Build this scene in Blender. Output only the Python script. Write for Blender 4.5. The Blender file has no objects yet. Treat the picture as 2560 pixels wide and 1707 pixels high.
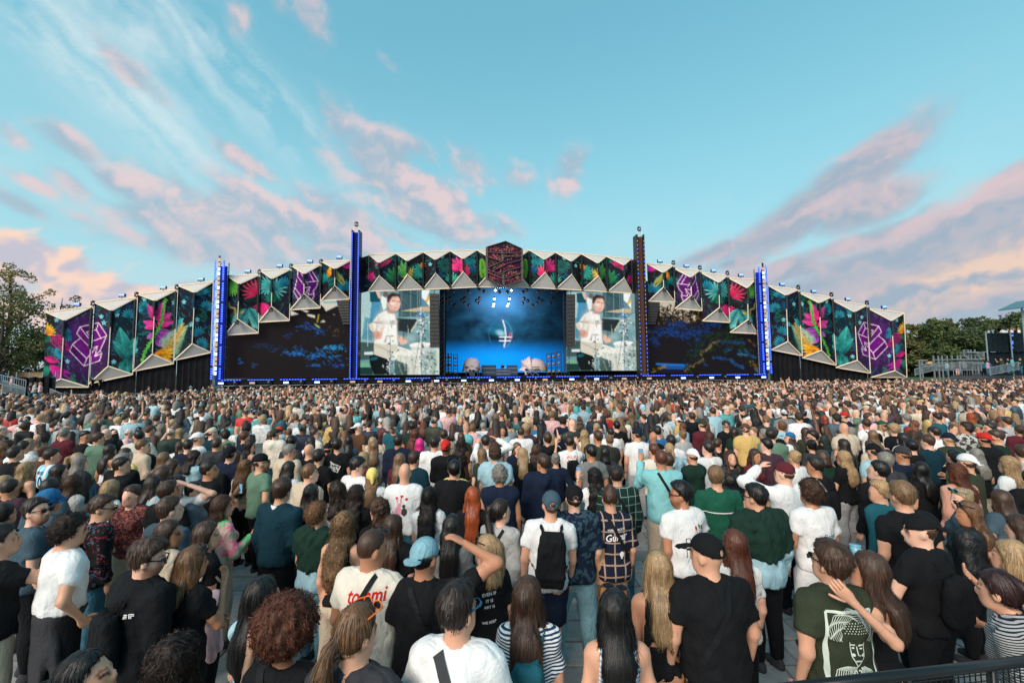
import bpy, bmesh, math, random
import numpy as np
from mathutils import Vector, Matrix, noise as mnoise
from mathutils.bvhtree import BVHTree

# ------------------------------------------------------------------ camera
SC = bpy.context.scene
COL = SC.collection
FPX, CX, CY = 1050.0, 1280.0, 853.5          # focal length and centre in photo pixels (2560 wide)
CAMH = 3.12
PITCH = math.atan(69.0 / FPX)
ROLL = math.radians(0.55)
_F = Vector((0, math.cos(PITCH), math.sin(PITCH)))
_U0 = Vector((0, -math.sin(PITCH), math.cos(PITCH)))
_R0 = Vector((1, 0, 0))
_R = _R0 * math.cos(ROLL) - _U0 * math.sin(ROLL)
_U = _U0 * math.cos(ROLL) + _R0 * math.sin(ROLL)
CAMP = Vector((0, 0, CAMH))
cam_data = bpy.data.cameras.new('camera')
cam_data.sensor_width = 36.0
cam_data.lens = 36.0 * FPX / 2560.0
cam_data.clip_start = 0.1
cam_data.clip_end = 4000
cam = bpy.data.objects.new('camera', cam_data)
COL.objects.link(cam)
cam.matrix_world = Matrix(((_R.x, _U.x, -_F.x, 0), (_R.y, _U.y, -_F.y, 0), (_R.z, _U.z, -_F.z, CAMH), (0, 0, 0, 1)))
SC.camera = cam


def ray(px, py):
    return _F + _R * ((px - CX) / FPX) + _U * ((CY - py) / FPX)


def at_z(px, py, z):
    """point of the pixel's ray at height z (things standing on known ground)"""
    d = ray(px, py)
    t = (z - CAMH) / d.z
    return CAMP + d * t


def at_y(px, py, y):
    d = ray(px, py)
    return CAMP + d * (y / d.y)


def to_px(p):
    v = Vector(p) - CAMP
    w = v.dot(_F)
    return CX + FPX * v.dot(_R) / w, CY - FPX * v.dot(_U) / w


# ------------------------------------------------------------------ colour
def lin(c):
    c = np.asarray(c, float) / 255.0
    return np.where(c <= 0.04045, c / 12.92, ((c + 0.055) / 1.055) ** 2.4)


def L3(*c):
    v = lin(c)
    return (float(v[0]), float(v[1]), float(v[2]))


# ------------------------------------------------------------------ view, world, sun
SC.view_settings.view_transform = 'Standard'
SC.view_settings.look = 'None'
SC.view_settings.exposure = 0.86
SC.view_settings.gamma = 1.0
SC.view_settings.use_curve_mapping = False
SC.render.film_transparent = False
SUN_EL, SUN_AZ = math.radians(34), math.radians(212)     # behind the camera, veiled: a wide soft sun

world = bpy.data.worlds.new('World')
SC.world = world
world.use_nodes = True
wt = world.node_tree
for n in list(wt.nodes):
    wt.nodes.remove(n)


class X:
    """tiny expression wrapper over math nodes"""
    nt = None

    def __init__(s, v):
        s.v = v

    @staticmethod
    def op(o, *a, clamp=False):
        n = X.nt.nodes.new('ShaderNodeMath')
        n.operation = o
        n.use_clamp = clamp
        for i, q in enumerate(a):
            q = q.v if isinstance(q, X) else q
            if isinstance(q, (int, float)):
                n.inputs[i].default_value = q
            else:
                X.nt.links.new(q, n.inputs[i])
        return X(n.outputs[0])

    def __add__(s, o): return X.op('ADD', s, o)
    def __radd__(s, o): return X.op('ADD', o, s)
    def __sub__(s, o): return X.op('SUBTRACT', s, o)
    def __rsub__(s, o): return X.op('SUBTRACT', o, s)
    def __mul__(s, o): return X.op('MULTIPLY', s, o)
    def __rmul__(s, o): return X.op('MULTIPLY', o, s)
    def __truediv__(s, o): return X.op('DIVIDE', s, o)


def smooth(x, a, b):
    n = X.nt.nodes.new('ShaderNodeMapRange')
    n.interpolation_type = 'SMOOTHSTEP'
    X.nt.links.new(x.v, n.inputs['Value'])
    n.inputs['From Min'].default_value = a
    n.inputs['From Max'].default_value = b
    return X(n.outputs['Result'])


def combine(x, y, z):
    n = X.nt.nodes.new('ShaderNodeCombineXYZ')
    for i, q in enumerate((x, y, z)):
        q = q.v if isinstance(q, X) else q
        if isinstance(q, (int, float)):
            n.inputs[i].default_value = q
        else:
            X.nt.links.new(q, n.inputs[i])
    return n.outputs[0]


def noise_tex(vec, scale, detail=5, rough=0.55, dist=0.0):
    n = X.nt.nodes.new('ShaderNodeTexNoise')
    n.inputs['Scale'].default_value = scale
    n.inputs['Detail'].default_value = detail
    n.inputs['Roughness'].default_value = rough
    n.inputs['Distortion'].default_value = dist
    if vec is not None:
        X.nt.links.new(vec, n.inputs['Vector'])
    return X(n.outputs['Fac'])


def mixc(fac, a, b, blend='MIX'):
    n = X.nt.nodes.new('ShaderNodeMix')
    n.data_type = 'RGBA'
    n.blend_type = blend
    for sock, q in ((n.inputs[0], fac), (n.inputs[6], a), (n.inputs[7], b)):
        q = q.v if isinstance(q, X) else q
        if isinstance(q, (int, float)):
            sock.default_value = q
        elif isinstance(q, tuple):
            sock.default_value = (*q, 1) if len(q) == 3 else q
        else:
            X.nt.links.new(q, sock)
    return n.outputs[2]


X.nt = wt
sky = wt.nodes.new('ShaderNodeTexSky')
sky.sky_type = 'NISHITA'
sky.sun_disc = False
sky.sun_elevation = SUN_EL
sky.sun_rotation = SUN_AZ
sky.altitude = 400
sky.air_density = 1.0
sky.dust_density = 0.6
sky.ozone_density = 2.5


SKYTINT = (0.745, 1.62, 1.62)
# clear sky: the Nishita sky through a teal grade
gam = wt.nodes.new('ShaderNodeGamma')
wt.links.new(sky.outputs[0], gam.inputs[0])
gam.inputs[1].default_value = 0.42
clear = mixc(1.0, gam.outputs[0], SKYTINT, 'MULTIPLY')
bg = wt.nodes.new('ShaderNodeBackground')
wt.links.new(clear, bg.inputs['Color'])
bg.inputs['Strength'].default_value = 0.15
wout = wt.nodes.new('ShaderNodeOutputWorld')
wt.links.new(bg.outputs[0], wout.inputs['Surface'])

sun_d = bpy.data.lights.new('sun', 'SUN')
sun_d.energy = 2.7
sun_d.angle = math.radians(35)
sun_d.color = (1.0, 0.84, 0.72)
sun = bpy.data.objects.new('sun', sun_d)
COL.objects.link(sun)
sd = Vector((math.sin(SUN_AZ) * math.cos(SUN_EL), math.cos(SUN_AZ) * math.cos(SUN_EL), math.sin(SUN_EL)))
sun.rotation_euler = sd.to_track_quat('Z', 'Y').to_euler()

SC.cycles.use_denoising = True
SC.cycles.max_bounces = 5
SC.cycles.diffuse_bounces = 3
SC.cycles.glossy_bounces = 2
SC.cycles.transmission_bounces = 4
SC.cycles.transparent_max_bounces = 6
SC.cycles.sample_clamp_indirect = 6.0
SC.cycles.caustics_reflective = False
SC.cycles.caustics_refractive = False

# ------------------------------------------------------------------ materials
MATS = {}


def new_mat(name):
    m = bpy.data.materials.new(name)
    m.use_nodes = True
    X.nt = m.node_tree
    b = m.node_tree.nodes['Principled BSDF']
    return m, m.node_tree, b


def mat_plain(name, col, rough=0.6, metal=0.0, var=0.15, scale=3.0, bump=0.0, bscale=40.0):
    if name in MATS:
        return MATS[name]
    m, nt, b = new_mat(name)
    t = nt.nodes.new('ShaderNodeTexCoord')
    f = noise_tex(t.outputs['Object'], scale, 5, 0.6)
    k = smooth(f, 0.25, 0.75)
    nt.links.new(mixc(k, tuple(q * (1 - var) for q in col), tuple(min(1, q * (1 + var)) for q in col)), b.inputs['Base Color'])
    b.inputs['Roughness'].default_value = rough
    b.inputs['Metallic'].default_value = metal
    if 'cloth' in name or 'mast' in name:
        b.inputs['Specular IOR Level'].default_value = 0.03
    if bump:
        bn = nt.nodes.new('ShaderNodeBump')
        bn.inputs['Strength'].default_value = bump
        bn.inputs['Distance'].default_value = 0.01
        nt.links.new(noise_tex(t.outputs['Object'], bscale, 4).v, bn.inputs['Height'])
        nt.links.new(bn.outputs[0], b.inputs['Normal'])
    MATS[name] = m
    return m


def mat_emit(name, col, strength, base=(0.02, 0.02, 0.02)):
    if name in MATS:
        return MATS[name]
    m, nt, b = new_mat(name)
    b.inputs['Base Color'].default_value = (*base, 1)
    b.inputs['Emission Color'].default_value = (*col, 1)
    b.inputs['Emission Strength'].default_value = strength
    b.inputs['Roughness'].default_value = 0.4
    MATS[name] = m
    return m


def mat_print(name, rough=0.75):
    """printed surface: the print is the mesh's own colour attribute"""
    m, nt, b = new_mat(name)
    a = nt.nodes.new('ShaderNodeVertexColor')
    a.layer_name = 'Col'
    nt.links.new(a.outputs[0], b.inputs['Base Color'])
    b.inputs['Roughness'].default_value = rough
    b.inputs['Specular IOR Level'].default_value = 0.08
    MATS[name] = m
    return m


def mat_display(name, strength):
    """lit display: shows the mesh's colour attribute as light"""
    m, nt, b = new_mat(name)
    a = nt.nodes.new('ShaderNodeVertexColor')
    a.layer_name = 'Col'
    b.inputs['Base Color'].default_value = (0.004, 0.004, 0.004, 1)
    b.inputs['Roughness'].default_value = 0.7
    b.inputs['Specular IOR Level'].default_value = 0.05
    nt.links.new(a.outputs[0], b.inputs['Emission Color'])
    b.inputs['Emission Strength'].default_value = strength
    MATS[name] = m
    return m


# ------------------------------------------------------------------ mesh helpers
class MB:
    """collects faces for ONE mesh object"""

    def __init__(s):
        s.v, s.f = [], []

    def add(s, verts, faces):
        o = len(s.v)
        s.v.extend([tuple(p) for p in verts])
        s.f.extend([tuple(i + o for i in q) for q in faces])
        return s

    def box(s, x0, x1, y0, y1, z0, z1, M=None):
        vs = [Vector((x, y, z)) for z in (z0, z1) for y in (y0, y1) for x in (x0, x1)]
        if M is not None:
            vs = [M @ p for p in vs]
        return s.add(vs, [(0, 2, 3, 1), (4, 5, 7, 6), (0, 1, 5, 4), (2, 6, 7, 3), (0, 4, 6, 2), (1, 3, 7, 5)])

    def bar(s, a, b, w, h=None, up=(0, 0, 1)):
        a, b = Vector(a), Vector(b)
        h = w if h is None else h
        d = (b - a).normalized()
        u = Vector(up)
        if abs(d.dot(u)) > 0.99:
            u = Vector((0, 1, 0))
        r = d.cross(u).normalized() * (w / 2)
        u = r.cross(d).normalized() * (h / 2)
        vs = [p + r * i + u * j for p in (a, b) for j in (-1, 1) for i in (-1, 1)]
        return s.add(vs, [(0, 1, 3, 2), (4, 6, 7, 5), (0, 4, 5, 1), (2, 3, 7, 6), (0, 2, 6, 4), (1, 5, 7, 3)])

    def tube(s, pts, rad, n=8, cap=True):
        pts = [Vector(p) for p in pts]
        if isinstance(rad, (int, float)):
            rad = [rad] * len(pts)
        vs, fs = [], []
        ref = None
        for i, p in enumerate(pts):
            d = (pts[min(i + 1, len(pts) - 1)] - pts[max(i - 1, 0)]).normalized()
            if ref is None:
                ref = Vector((0, 0, 1)) if abs(d.z) < 0.9 else Vector((1, 0, 0))
            a = (ref - d * ref.dot(d)).normalized()
            ref = a
            b = d.cross(a)
            for k in range(n):
                t = 2 * math.pi * k / n
                vs.append(p + (a * math.cos(t) + b * math.sin(t)) * rad[i])
        for i in range(len(pts) - 1):
            for k in range(n):
                fs.append((i * n + k, i * n + (k + 1) % n, (i + 1) * n + (k + 1) % n, (i + 1) * n + k))
        if cap:
            fs.append(tuple(range(n))[::-1])
            fs.append(tuple((len(pts) - 1) * n + k for k in range(n)))
        return s.add(vs, fs)

    def quad(s, a, b, c, d):
        return s.add([a, b, c, d], [(0, 1, 2, 3)])

    def prism(s, poly, d):
        """polygon (list of Vectors) extruded by vector d"""
        n = len(poly)
        poly = [Vector(p) for p in poly]
        vs = poly + [p + Vector(d) for p in poly]
        fs = [tuple(range(n))[::-1], tuple(range(n, 2 * n))]
        fs += [(i, (i + 1) % n, n + (i + 1) % n, n + i) for i in range(n)]
        return s.add(vs, fs)

    def mesh(s, name):
        me = bpy.data.meshes.new(name)
        me.from_pydata(s.v, [], s.f)
        me.update()
        return me

    def build(s, name, mat, parent=None, smoothed=False, world=False):
        me = s.mesh(name)
        return link_mesh(name, me, mat, parent, smoothed, world)


def link_mesh(name, me, mat, parent=None, smoothed=False, world=False):
    if mat is not None and not me.materials:
        me.materials.append(mat)
    if smoothed:
        me.polygons.foreach_set('use_smooth', [True] * len(me.polygons))
    o = bpy.data.objects.new(name, me)
    COL.objects.link(o)
    if parent is not None:
        o.parent = parent
        if world:                       # mesh is in world coordinates: undo the parent's place
            p = Matrix.Translation(parent.location) @ parent.rotation_euler.to_matrix().to_4x4()
            o.matrix_parent_inverse = p.inverted()
    return o


def np_mesh(name, V, Fq, cols=None):
    """fast mesh from numpy arrays: V (n,3), Fq (m,4) or (m,3)"""
    me = bpy.data.meshes.new(name)
    V = np.ascontiguousarray(V, dtype=np.float32)
    Fq = np.ascontiguousarray(Fq, dtype=np.int32)
    k = Fq.shape[1] if len(Fq) else 4
    me.vertices.add(len(V))
    me.vertices.foreach_set('co', V.ravel())
    me.loops.add(Fq.size)
    me.loops.foreach_set('vertex_index', Fq.ravel())
    me.polygons.add(len(Fq))
    me.polygons.foreach_set('loop_start', np.arange(0, Fq.size, k, dtype=np.int32))
    me.update(calc_edges=True)
    if cols is not None:
        ca = me.color_attributes.new('Col', 'FLOAT_COLOR', 'POINT')
        c4 = np.ones((len(V), 4), dtype=np.float32)
        c4[:, :3] = cols
        ca.data.foreach_set('color', c4.ravel())
    return me


def tag(o, label, cat, group=None, kind=None):
    o['label'] = label
    o['category'] = cat
    if group:
        o['group'] = group
    if kind:
        o['kind'] = kind
    return o


def thing(name, label, cat, loc=(0, 0, 0), rz=0.0, group=None):
    o = bpy.data.objects.new(name, None)
    o.empty_display_size = 0.3
    COL.objects.link(o)
    o.location = loc
    o.rotation_euler = (0, 0, rz)
    return tag(o, label, cat, group)


def copy_tree(src, loc, rz=None, label=None, group=None, parent=None):
    r = src.copy()
    COL.objects.link(r)
    r.location = loc
    if rz is not None:
        r.rotation_euler = (0, 0, rz)
    if label:
        r['label'] = label
    if group:
        r['group'] = group
    for ch in src.children:
        c2 = ch.copy()
        COL.objects.link(c2)
        c2.parent = r
        for g in ch.children:
            g2 = g.copy()
            COL.objects.link(g2)
            g2.parent = c2
    return r


rng = np.random.default_rng(7)
random.seed(7)


# ------------------------------------------------------------------ clouds: a far dome of cloud and thin veil, clear between
_tab = np.random.default_rng(5).normal(0, 1, (256, 256, 2))
_tab /= np.linalg.norm(_tab, axis=-1, keepdims=True)


def gnoise(x, y):
    i, j = np.floor(x).astype(int), np.floor(y).astype(int)
    fx, fy = x - i, y - j
    u, v = fx ** 3 * (fx * (fx * 6 - 15) + 10), fy ** 3 * (fy * (fy * 6 - 15) + 10)

    def g(a, b):
        t = _tab[(i + a) & 255, (j + b) & 255]
        return t[..., 0] * (fx - a) + t[..., 1] * (fy - b)
    return ((g(0, 0) * (1 - u) + g(1, 0) * u) * (1 - v) + (g(0, 1) * (1 - u) + g(1, 1) * u) * v) * 1.5


def fbm(x, y, octv=6, rough=0.55, ox=0.0, billow=False):
    s_, a, t = 0, 1.0, 0
    for k in range(octv):
        n_ = gnoise(x + 17.3 * k + ox, y - 9.1 * k + ox)
        s_ = s_ + a * (1 - 2 * np.abs(n_) if billow else n_)
        t += a
        a *= rough
        x, y = x * 2.03, y * 2.03
    return s_ / t


def sstep(a, b, x):
    t = np.clip((x - a) / (b - a), 0, 1)
    return t * t * (3 - 2 * t)


def azel(px, py):
    d = ray(px, py).normalized()
    return math.atan2(d.x, d.y), math.asin(d.z)


def build_sky():
    f = math.radians(0.235)
    az = np.concatenate([np.linspace(-math.pi, -0.96, 60)[:-1], np.arange(-0.96, 0.96, f), np.linspace(0.96, math.pi, 60)])
    el = np.concatenate([[-0.06], np.arange(-0.03, 0.80, f), np.linspace(0.80, math.pi / 2 - .02, 22)])
    A, E = np.meshgrid(az, el)

    def gauss(px, py, rx, ry, rot=0.0):
        a, e = azel(px, py)
        u, v = A - a, E - e
        c, s_ = math.cos(math.radians(rot)), math.sin(math.radians(rot))
        return np.exp(-(((u * c + v * s_) * FPX / rx) ** 2 + ((v * c - u * s_) * FPX / ry) ** 2))

    def rotc(deg, su, sv):
        c, s_ = math.cos(math.radians(deg)), math.sin(math.radians(deg))
        return (A * c + E * s_) * su, (E * c - A * s_) * sv
    wx, wy = fbm(A * 9, E * 9, 4, ox=3.1), fbm(A * 9, E * 9, 4, ox=40.7)
    # --- left and centre: pink topped altocumulus
    u, v = rotc(-20, 6.5, 12)
    n0 = fbm(u + wx * .35, v + wy * .35, 7, .60)
    n1 = fbm(u + wx * .35 + .02, v + wy * .35 + .30, 7, .60)
    m = np.zeros_like(A)
    for b in ((430, 560, 130, 30, -8, 1.05), (560, 560, 220, 60, -10, .95), (800, 590, 240, 56, -12, 1.0), (620, 640, 260, 40, -6, .85), (1080, 560, 200, 44, -16, .9), (560, 590, 160, 40, -14, 1.1), (720, 605, 170, 46, -16, 1.0), (640, 650, 120, 30, -10, .8), (650, 520, 110, 40, -30, .9), (850, 545, 130, 50, -16, .95), (470, 480, 70, 26, -28, .75),
              (860, 335, 80, 34, -46, .8), (960, 430, 150, 70, -30, 1.15), (1090, 500, 150, 56, -30, 1.05), (1180, 420, 70, 50, -40, .95), (1010, 370, 90, 30, -15, .8), (1420, 435, 60, 44, 40, .9), (1290, 440, 60, 50, 0, .5),
              (1200, 560, 120, 40, -14, .75), (1000, 590, 140, 34, -12, .7), (620, 410, 80, 24, -24, .8), (180, 460, 46, 24, -36, .9), (95, 460, 44, 16, -20, .6), (290, 460, 46, 22, -30, .7), (155, 345, 58, 24, -24, .75),
              (20, 325, 40, 18, -36, .7), (330, 180, 90, 22, -30, .75), (780, 45, 60, 34, -52, .8), (700, 20, 46, 24, -20, .5), (600, 50, 32, 40, -60, .5), (965, 155, 44, 18, -36, .5), (30, 500, 60, 16, -20, .6), (215, 545, 40, 14, -10, .5),
              (520, 715, 50, 12, 0, .6), (820, 640, 200, 24, -10, .6)):
        m = np.maximum(m, gauss(*b[:5]) * b[5])
    d1 = sstep(-.12, .72, n0 * 1.2 + m * 1.1 - .16 + .10 * sstep(.30, .12, E)) * sstep(.03, .5, m)
    lit1 = sstep(-.28, .40, n0 - n1 + .12 * n0)
    # --- right: a slanting bank
    u, v = rotc(13, 3.6, 13)
    n2 = fbm(u + wx * .6, v + wy * .6, 7, .56, 11.0)
    n3 = fbm(u + wx * .6 + .05, v + wy * .6 + .34, 7, .56, 11.0)
    m2 = np.zeros_like(A)
    for b in ((2000, 540, 210, 46, 26, .95), (2120, 450, 150, 46, 30, .9), (1870, 600, 180, 22, 14, .75), (2150, 520, 110, 50, 10, .8), (2500, 560, 240, 60, 24, 1.1), (2330, 640, 330, 56, 12, 1.1), (2560, 640, 300, 80, 16, 1.1), (2130, 610, 200, 24, 12, .7),
              (2250, 700, 360, 46, 3, 1.0), (1960, 680, 200, 26, 2, .8), (1850, 655, 60, 16, 4, .95), (1980, 662, 60, 20, 4, .9), (2470, 730, 330, 46, 0, 1.0), (2540, 430, 60, 18, 24, .8), (2320, 520, 40, 18, 10, .5), (2800, 600, 300, 140, 10, 1.0),
              (2100, 735, 380, 40, 0, 1.0), (2350, 690, 420, 60, 4, 1.1), (2400, 790, 300, 24, 0, .7)):
        m2 = np.maximum(m2, gauss(*b[:5]) * b[5])
    d2 = sstep(-.14, .66, n2 * .85 + m2 * 1.15 - .12) * sstep(.03, .5, m2)
    lit2 = sstep(-.34, .50, n2 - n3 + .2 * fbm(A * 5, E * 9, 3, ox=77))
    warm2 = gauss(2560, 640, 300, 40, 22) + gauss(2380, 700, 200, 26, 14)
    # --- low cumulus on the left horizon
    nb = fbm(A * 11 + wx * .4, E * 15 + wy * .4, 6, .5, 5.0, True)
    nb2 = fbm(A * 11 + wx * .4 - .1, E * 15 + wy * .4 + .30, 6, .5, 5.0, True)
    m3 = np.zeros_like(A)
    for b in ((40, 650, 120, 56, 0, 1.1), (130, 690, 110, 40, 0, 1.0), (-150, 660, 220, 80, 0, 1.1), (240, 720, 150, 30, 0, 1.0), (60, 760, 260, 60, 0, 1.0), (420, 735, 120, 18, 0, .7), (-400, 700, 250, 90, 0, 1.0)):
        m3 = np.maximum(m3, gauss(*b[:5]) * b[5])
    d3 = sstep(.0, .30, nb * .5 + m3 * .95 - .66)
    lit3 = sstep(-.34, .40, nb - nb2 + .25 * wx)
    low_fade = sstep(.17, .06, E)
    # --- cirrus
    u, v = rotc(-36, 2.2, 15)
    n4 = fbm(u + wx * .5, v + wy * .45, 7, .60, 21.0)
    m4 = np.zeros_like(A)
    for b in ((440, 60, 130, 20, -42, 1.0), (560, 140, 130, 26, -32, 1.0), (700, 260, 130, 36, -40, .9), (760, 320, 70, 30, -52, .9), (180, 130, 300, 50, -32, .9), (330, 60, 300, 60, -20, .6), (120, 60, 260, 60, -20, .75), (330, 260, 240, 40, -28, .5), (480, 380, 200, 50, -20, .35), (620, 220, 220, 50, -38, .7)):
        m4 = np.maximum(m4, gauss(*b[:5]) * b[5])
    d4 = np.clip(m4 * (.48 + 1.35 * n4) * 1.05, 0, .85)
    # --- thin veil, denser low
    n5 = fbm(A * 2.2 + wx * .5, E * 7 + wy * .5, 6, .6, 60.0)
    d5 = np.clip(sstep(.74, .04, E) * .68 + .20 * n5 * sstep(.5, .1, E), 0, .75)
    dl = (gauss(250, 560, 500, 170) * .5 + gauss(2200, 640, 500, 170) * .45 + gauss(1500, 620, 400, 90) * .2) * (.62 + .9 * n5)
    d5 = np.clip(d5 + np.clip(dl, 0, .5), 0, .86)
    side = sstep(.95, 1.25, np.abs(A))
    d6 = side * sstep(.0, .4, fbm(A * 3.2, E * 5, 6, .56, 90.0) - .02) * .8

    col = np.zeros(A.shape + (3,))
    al = np.zeros_like(A)

    def over(c, d):
        nonlocal col, al
        c = lin(np.asarray(c, float)) if np.ndim(c) == 1 else c
        na = d + al * (1 - d)
        col = (c * d[..., None] + col * (al * (1 - d))[..., None]) / np.maximum(na, 1e-6)[..., None]
        al = na

    def mix2(c0, c1, t):
        return lin(c0) * (1 - t[..., None]) + lin(c1) * t[..., None]
    hz = sstep(.30, .02, E)
    over(mix2((176, 222, 232), (205, 218, 226), hz), d5)
    over((230, 240, 242), d4)
    over(mix2((166, 186, 203), (232, 206, 208), np.clip(lit1 * (.55 + .5 * sstep(.12, .36, E)), 0, 1)), d1 * .86)
    c2 = mix2((158, 172, 190), (222, 194, 198), lit2 * (.55 + .45 * sstep(.14, .30, E)))
    c2 = c2 * (1 - np.clip(warm2 * lit2, 0, 1)[..., None]) + lin((240, 204, 184)) * np.clip(warm2 * lit2, 0, 1)[..., None]
    over(c2, d2 * .88)
    c3 = mix2((196, 194, 208), (252, 216, 196), np.clip(lit3, 0, 1))
    c3 = c3 * (1 - .45 * low_fade[..., None]) + lin((206, 198, 210)) * .45 * low_fade[..., None]
    over(c3, d3 * .96)
    over(mix2((172, 186, 202), (232, 200, 200), sstep(-.2, .3, n0)), d6)
    over((196, 198, 210), sstep(.045, -.02, E) * .9)

    R_ = 2200.0
    P = np.stack([R_ * np.sin(A) * np.cos(E), R_ * np.cos(A) * np.cos(E), R_ * np.sin(E)], -1).reshape(-1, 3)
    h, w_ = A.shape
    idx = np.arange(h * w_).reshape(h, w_)
    Fq = np.stack([idx[:-1, :-1], idx[:-1, 1:], idx[1:, 1:], idx[1:, :-1]], -1).reshape(-1, 4)
    me = np_mesh('sky', P, Fq, col.reshape(-1, 3))
    at = me.attributes.new('cover', 'FLOAT', 'POINT')
    at.data.foreach_set('value', al.astype(np.float32).ravel())
    m_, nt_, b_ = new_mat('cloud_cover')
    nt_.nodes.remove(b_)
    vc = nt_.nodes.new('ShaderNodeVertexColor')
    vc.layer_name = 'Col'
    ca = nt_.nodes.new('ShaderNodeAttribute')
    ca.attribute_name = 'cover'
    em = nt_.nodes.new('ShaderNodeEmission')
    em.inputs[1].default_value = 1.0 / 2 ** 0.83
    nt_.links.new(vc.outputs[0], em.inputs[0])
    tr = nt_.nodes.new('ShaderNodeBsdfTransparent')
    mx_ = nt_.nodes.new('ShaderNodeMixShader')
    nt_.links.new(ca.outputs['Fac'], mx_.inputs[0])
    nt_.links.new(tr.outputs[0], mx_.inputs[1])
    nt_.links.new(em.outputs[0], mx_.inputs[2])
    nt_.links.new(mx_.outputs[0], nt_.nodes['Material Output'].inputs['Surface'])
    m_.cycles.emission_sampling = 'NONE'
    o = link_mesh('sky', me, m_, smoothed=True)
    o['kind'] = 'structure'
    return o


build_sky()
# ------------------------------------------------------------------ flat print painter (numpy)
class Canvas:
    def __init__(s, x0, y0, x1, y1, nx, ny, bg):
        s.x0, s.y0, s.x1, s.y1, s.nx, s.ny = x0, y0, x1, y1, nx, ny
        s.sx, s.sy = (nx - 1) / (x1 - x0), (ny - 1) / (y1 - y0)
        s.xs = np.linspace(x0, x1, nx)
        s.ys = np.linspace(y0, y1, ny)
        s.im = np.empty((ny, nx, 3))
        s.im[:] = lin(bg)
        s.px = 1.0 / s.sx

    def sub(s, xa, ya, xb, yb):
        i0 = max(0, int((xa - s.x0) * s.sx) - 1)
        i1 = min(s.nx, int((xb - s.x0) * s.sx) + 3)
        j0 = max(0, int((ya - s.y0) * s.sy) - 1)
        j1 = min(s.ny, int((yb - s.y0) * s.sy) + 3)
        if i1 <= i0 or j1 <= j0:
            return None
        Xg, Yg = np.meshgrid(s.xs[i0:i1], s.ys[j0:j1])
        return (slice(j0, j1), slice(i0, i1)), Xg, Yg

    def blend(s, sl, m, col):
        m = np.clip(m, 0, 1)[..., None]
        s.im[sl] = s.im[sl] * (1 - m) + col * m

    def leaf(s, x, y, ang, Ln, W, c0, c1, alpha=1.0, bend=0.0, rib=True):
        r = Ln + W
        g = s.sub(x - r, y - r, x + r, y + r)
        if g is None:
            return
        sl, Xg, Yg = g
        a = math.radians(ang)
        u = ((Xg - x) * math.cos(a) - (Yg - y) * math.sin(a)) / Ln
        v = ((Xg - x) * math.sin(a) + (Yg - y) * math.cos(a))
        v = v - bend * Ln * u * u
        uu = np.clip(u, 0, 1)
        w = W * np.sin(np.pi * uu ** 0.75) ** 0.8
        m = np.clip((w - np.abs(v)) / s.px + 0.5, 0, 1) * ((u > 0) & (u < 1)) * alpha
        k = uu[..., None]
        col = lin(c0) * (1 - k) + lin(c1) * k
        sh = np.where(v > 0, 1.0, 0.68)
        if rib:
            sh = np.where(np.abs(v) < W * 0.09, 1.35, sh)
        s.blend(sl, m, col * sh[..., None])

    def frond(s, x, y, ang, Ln, lw, n, c0, c1, spread=55, alpha=1.0, curve=0.0, width=None):
        a = ang
        px_, py_ = x, y
        for i in range(n):
            t = i / (n - 1)
            a = ang + curve * t
            px_ = px_ + math.cos(math.radians(a)) * Ln / n
            py_ = py_ - math.sin(math.radians(a)) * Ln / n
            ll = lw * math.sin(math.pi * (0.18 + 0.80 * t)) ** 0.7
            for sg in (1, -1):
                s.leaf(px_, py_, a + sg * (spread - 25 * t), ll, width or max(0.7, lw * 0.07), c0, c1, alpha, rib=False)

    def fan(s, x, y, a0, a1, n, Ln, W, c0, c1, alpha=1.0):
        for i in range(n):
            t = i / max(1, n - 1)
            s.leaf(x, y, a0 + (a1 - a0) * t, Ln * (0.75 + 0.25 * math.sin(math.pi * t)), W, c0, c1, alpha)

    def flower(s, x, y, r, c0, c1):
        for k in range(5):
            s.leaf(x, y, 72 * k + 20, r, r * 0.3, c0, c1, rib=False)

    def ell(s, x, y, rx, ry, col, rot=0, alpha=1.0, soft=0.0):
        r = max(rx, ry) * (1 + soft)
        g = s.sub(x - r, y - r, x + r, y + r)
        if g is None:
            return
        sl, Xg, Yg = g
        a = math.radians(rot)
        u = ((Xg - x) * math.cos(a) - (Yg - y) * math.sin(a)) / rx
        v = ((Xg - x) * math.sin(a) + (Yg - y) * math.cos(a)) / ry
        q = np.sqrt(u * u + v * v)
        if soft:
            m = np.clip((1 + soft - q) / (2 * soft), 0, 1)
            m = m * m * (3 - 2 * m)
        else:
            m = np.clip((1 - q) * min(rx, ry) / s.px + 0.5, 0, 1)
        s.blend(sl, m * alpha, lin(col))

    def poly(s, pts, col, alpha=1.0):
        P = np.array(pts, float)
        g = s.sub(P[:, 0].min(), P[:, 1].min(), P[:, 0].max(), P[:, 1].max())
        if g is None:
            return
        sl, Xg, Yg = g
        ins = np.zeros(Xg.shape, bool)
        dist = np.full(Xg.shape, 1e9)
        for i in range(len(P)):
            a, b = P[i], P[(i + 1) % len(P)]
            c = ((a[1] > Yg) != (b[1] > Yg)) & (Xg < (b[0] - a[0]) * (Yg - a[1]) / ((b[1] - a[1]) or 1e-9) + a[0])
            ins ^= c
            d = b - a
            t = np.clip(((Xg - a[0]) * d[0] + (Yg - a[1]) * d[1]) / (d @ d + 1e-9), 0, 1)
            dist = np.minimum(dist, np.hypot(Xg - a[0] - t * d[0], Yg - a[1] - t * d[1]))
        sd = np.where(ins, dist, -dist)
        s.blend(sl, np.clip(sd / s.px + 0.5, 0, 1) * alpha, lin(col))

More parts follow.
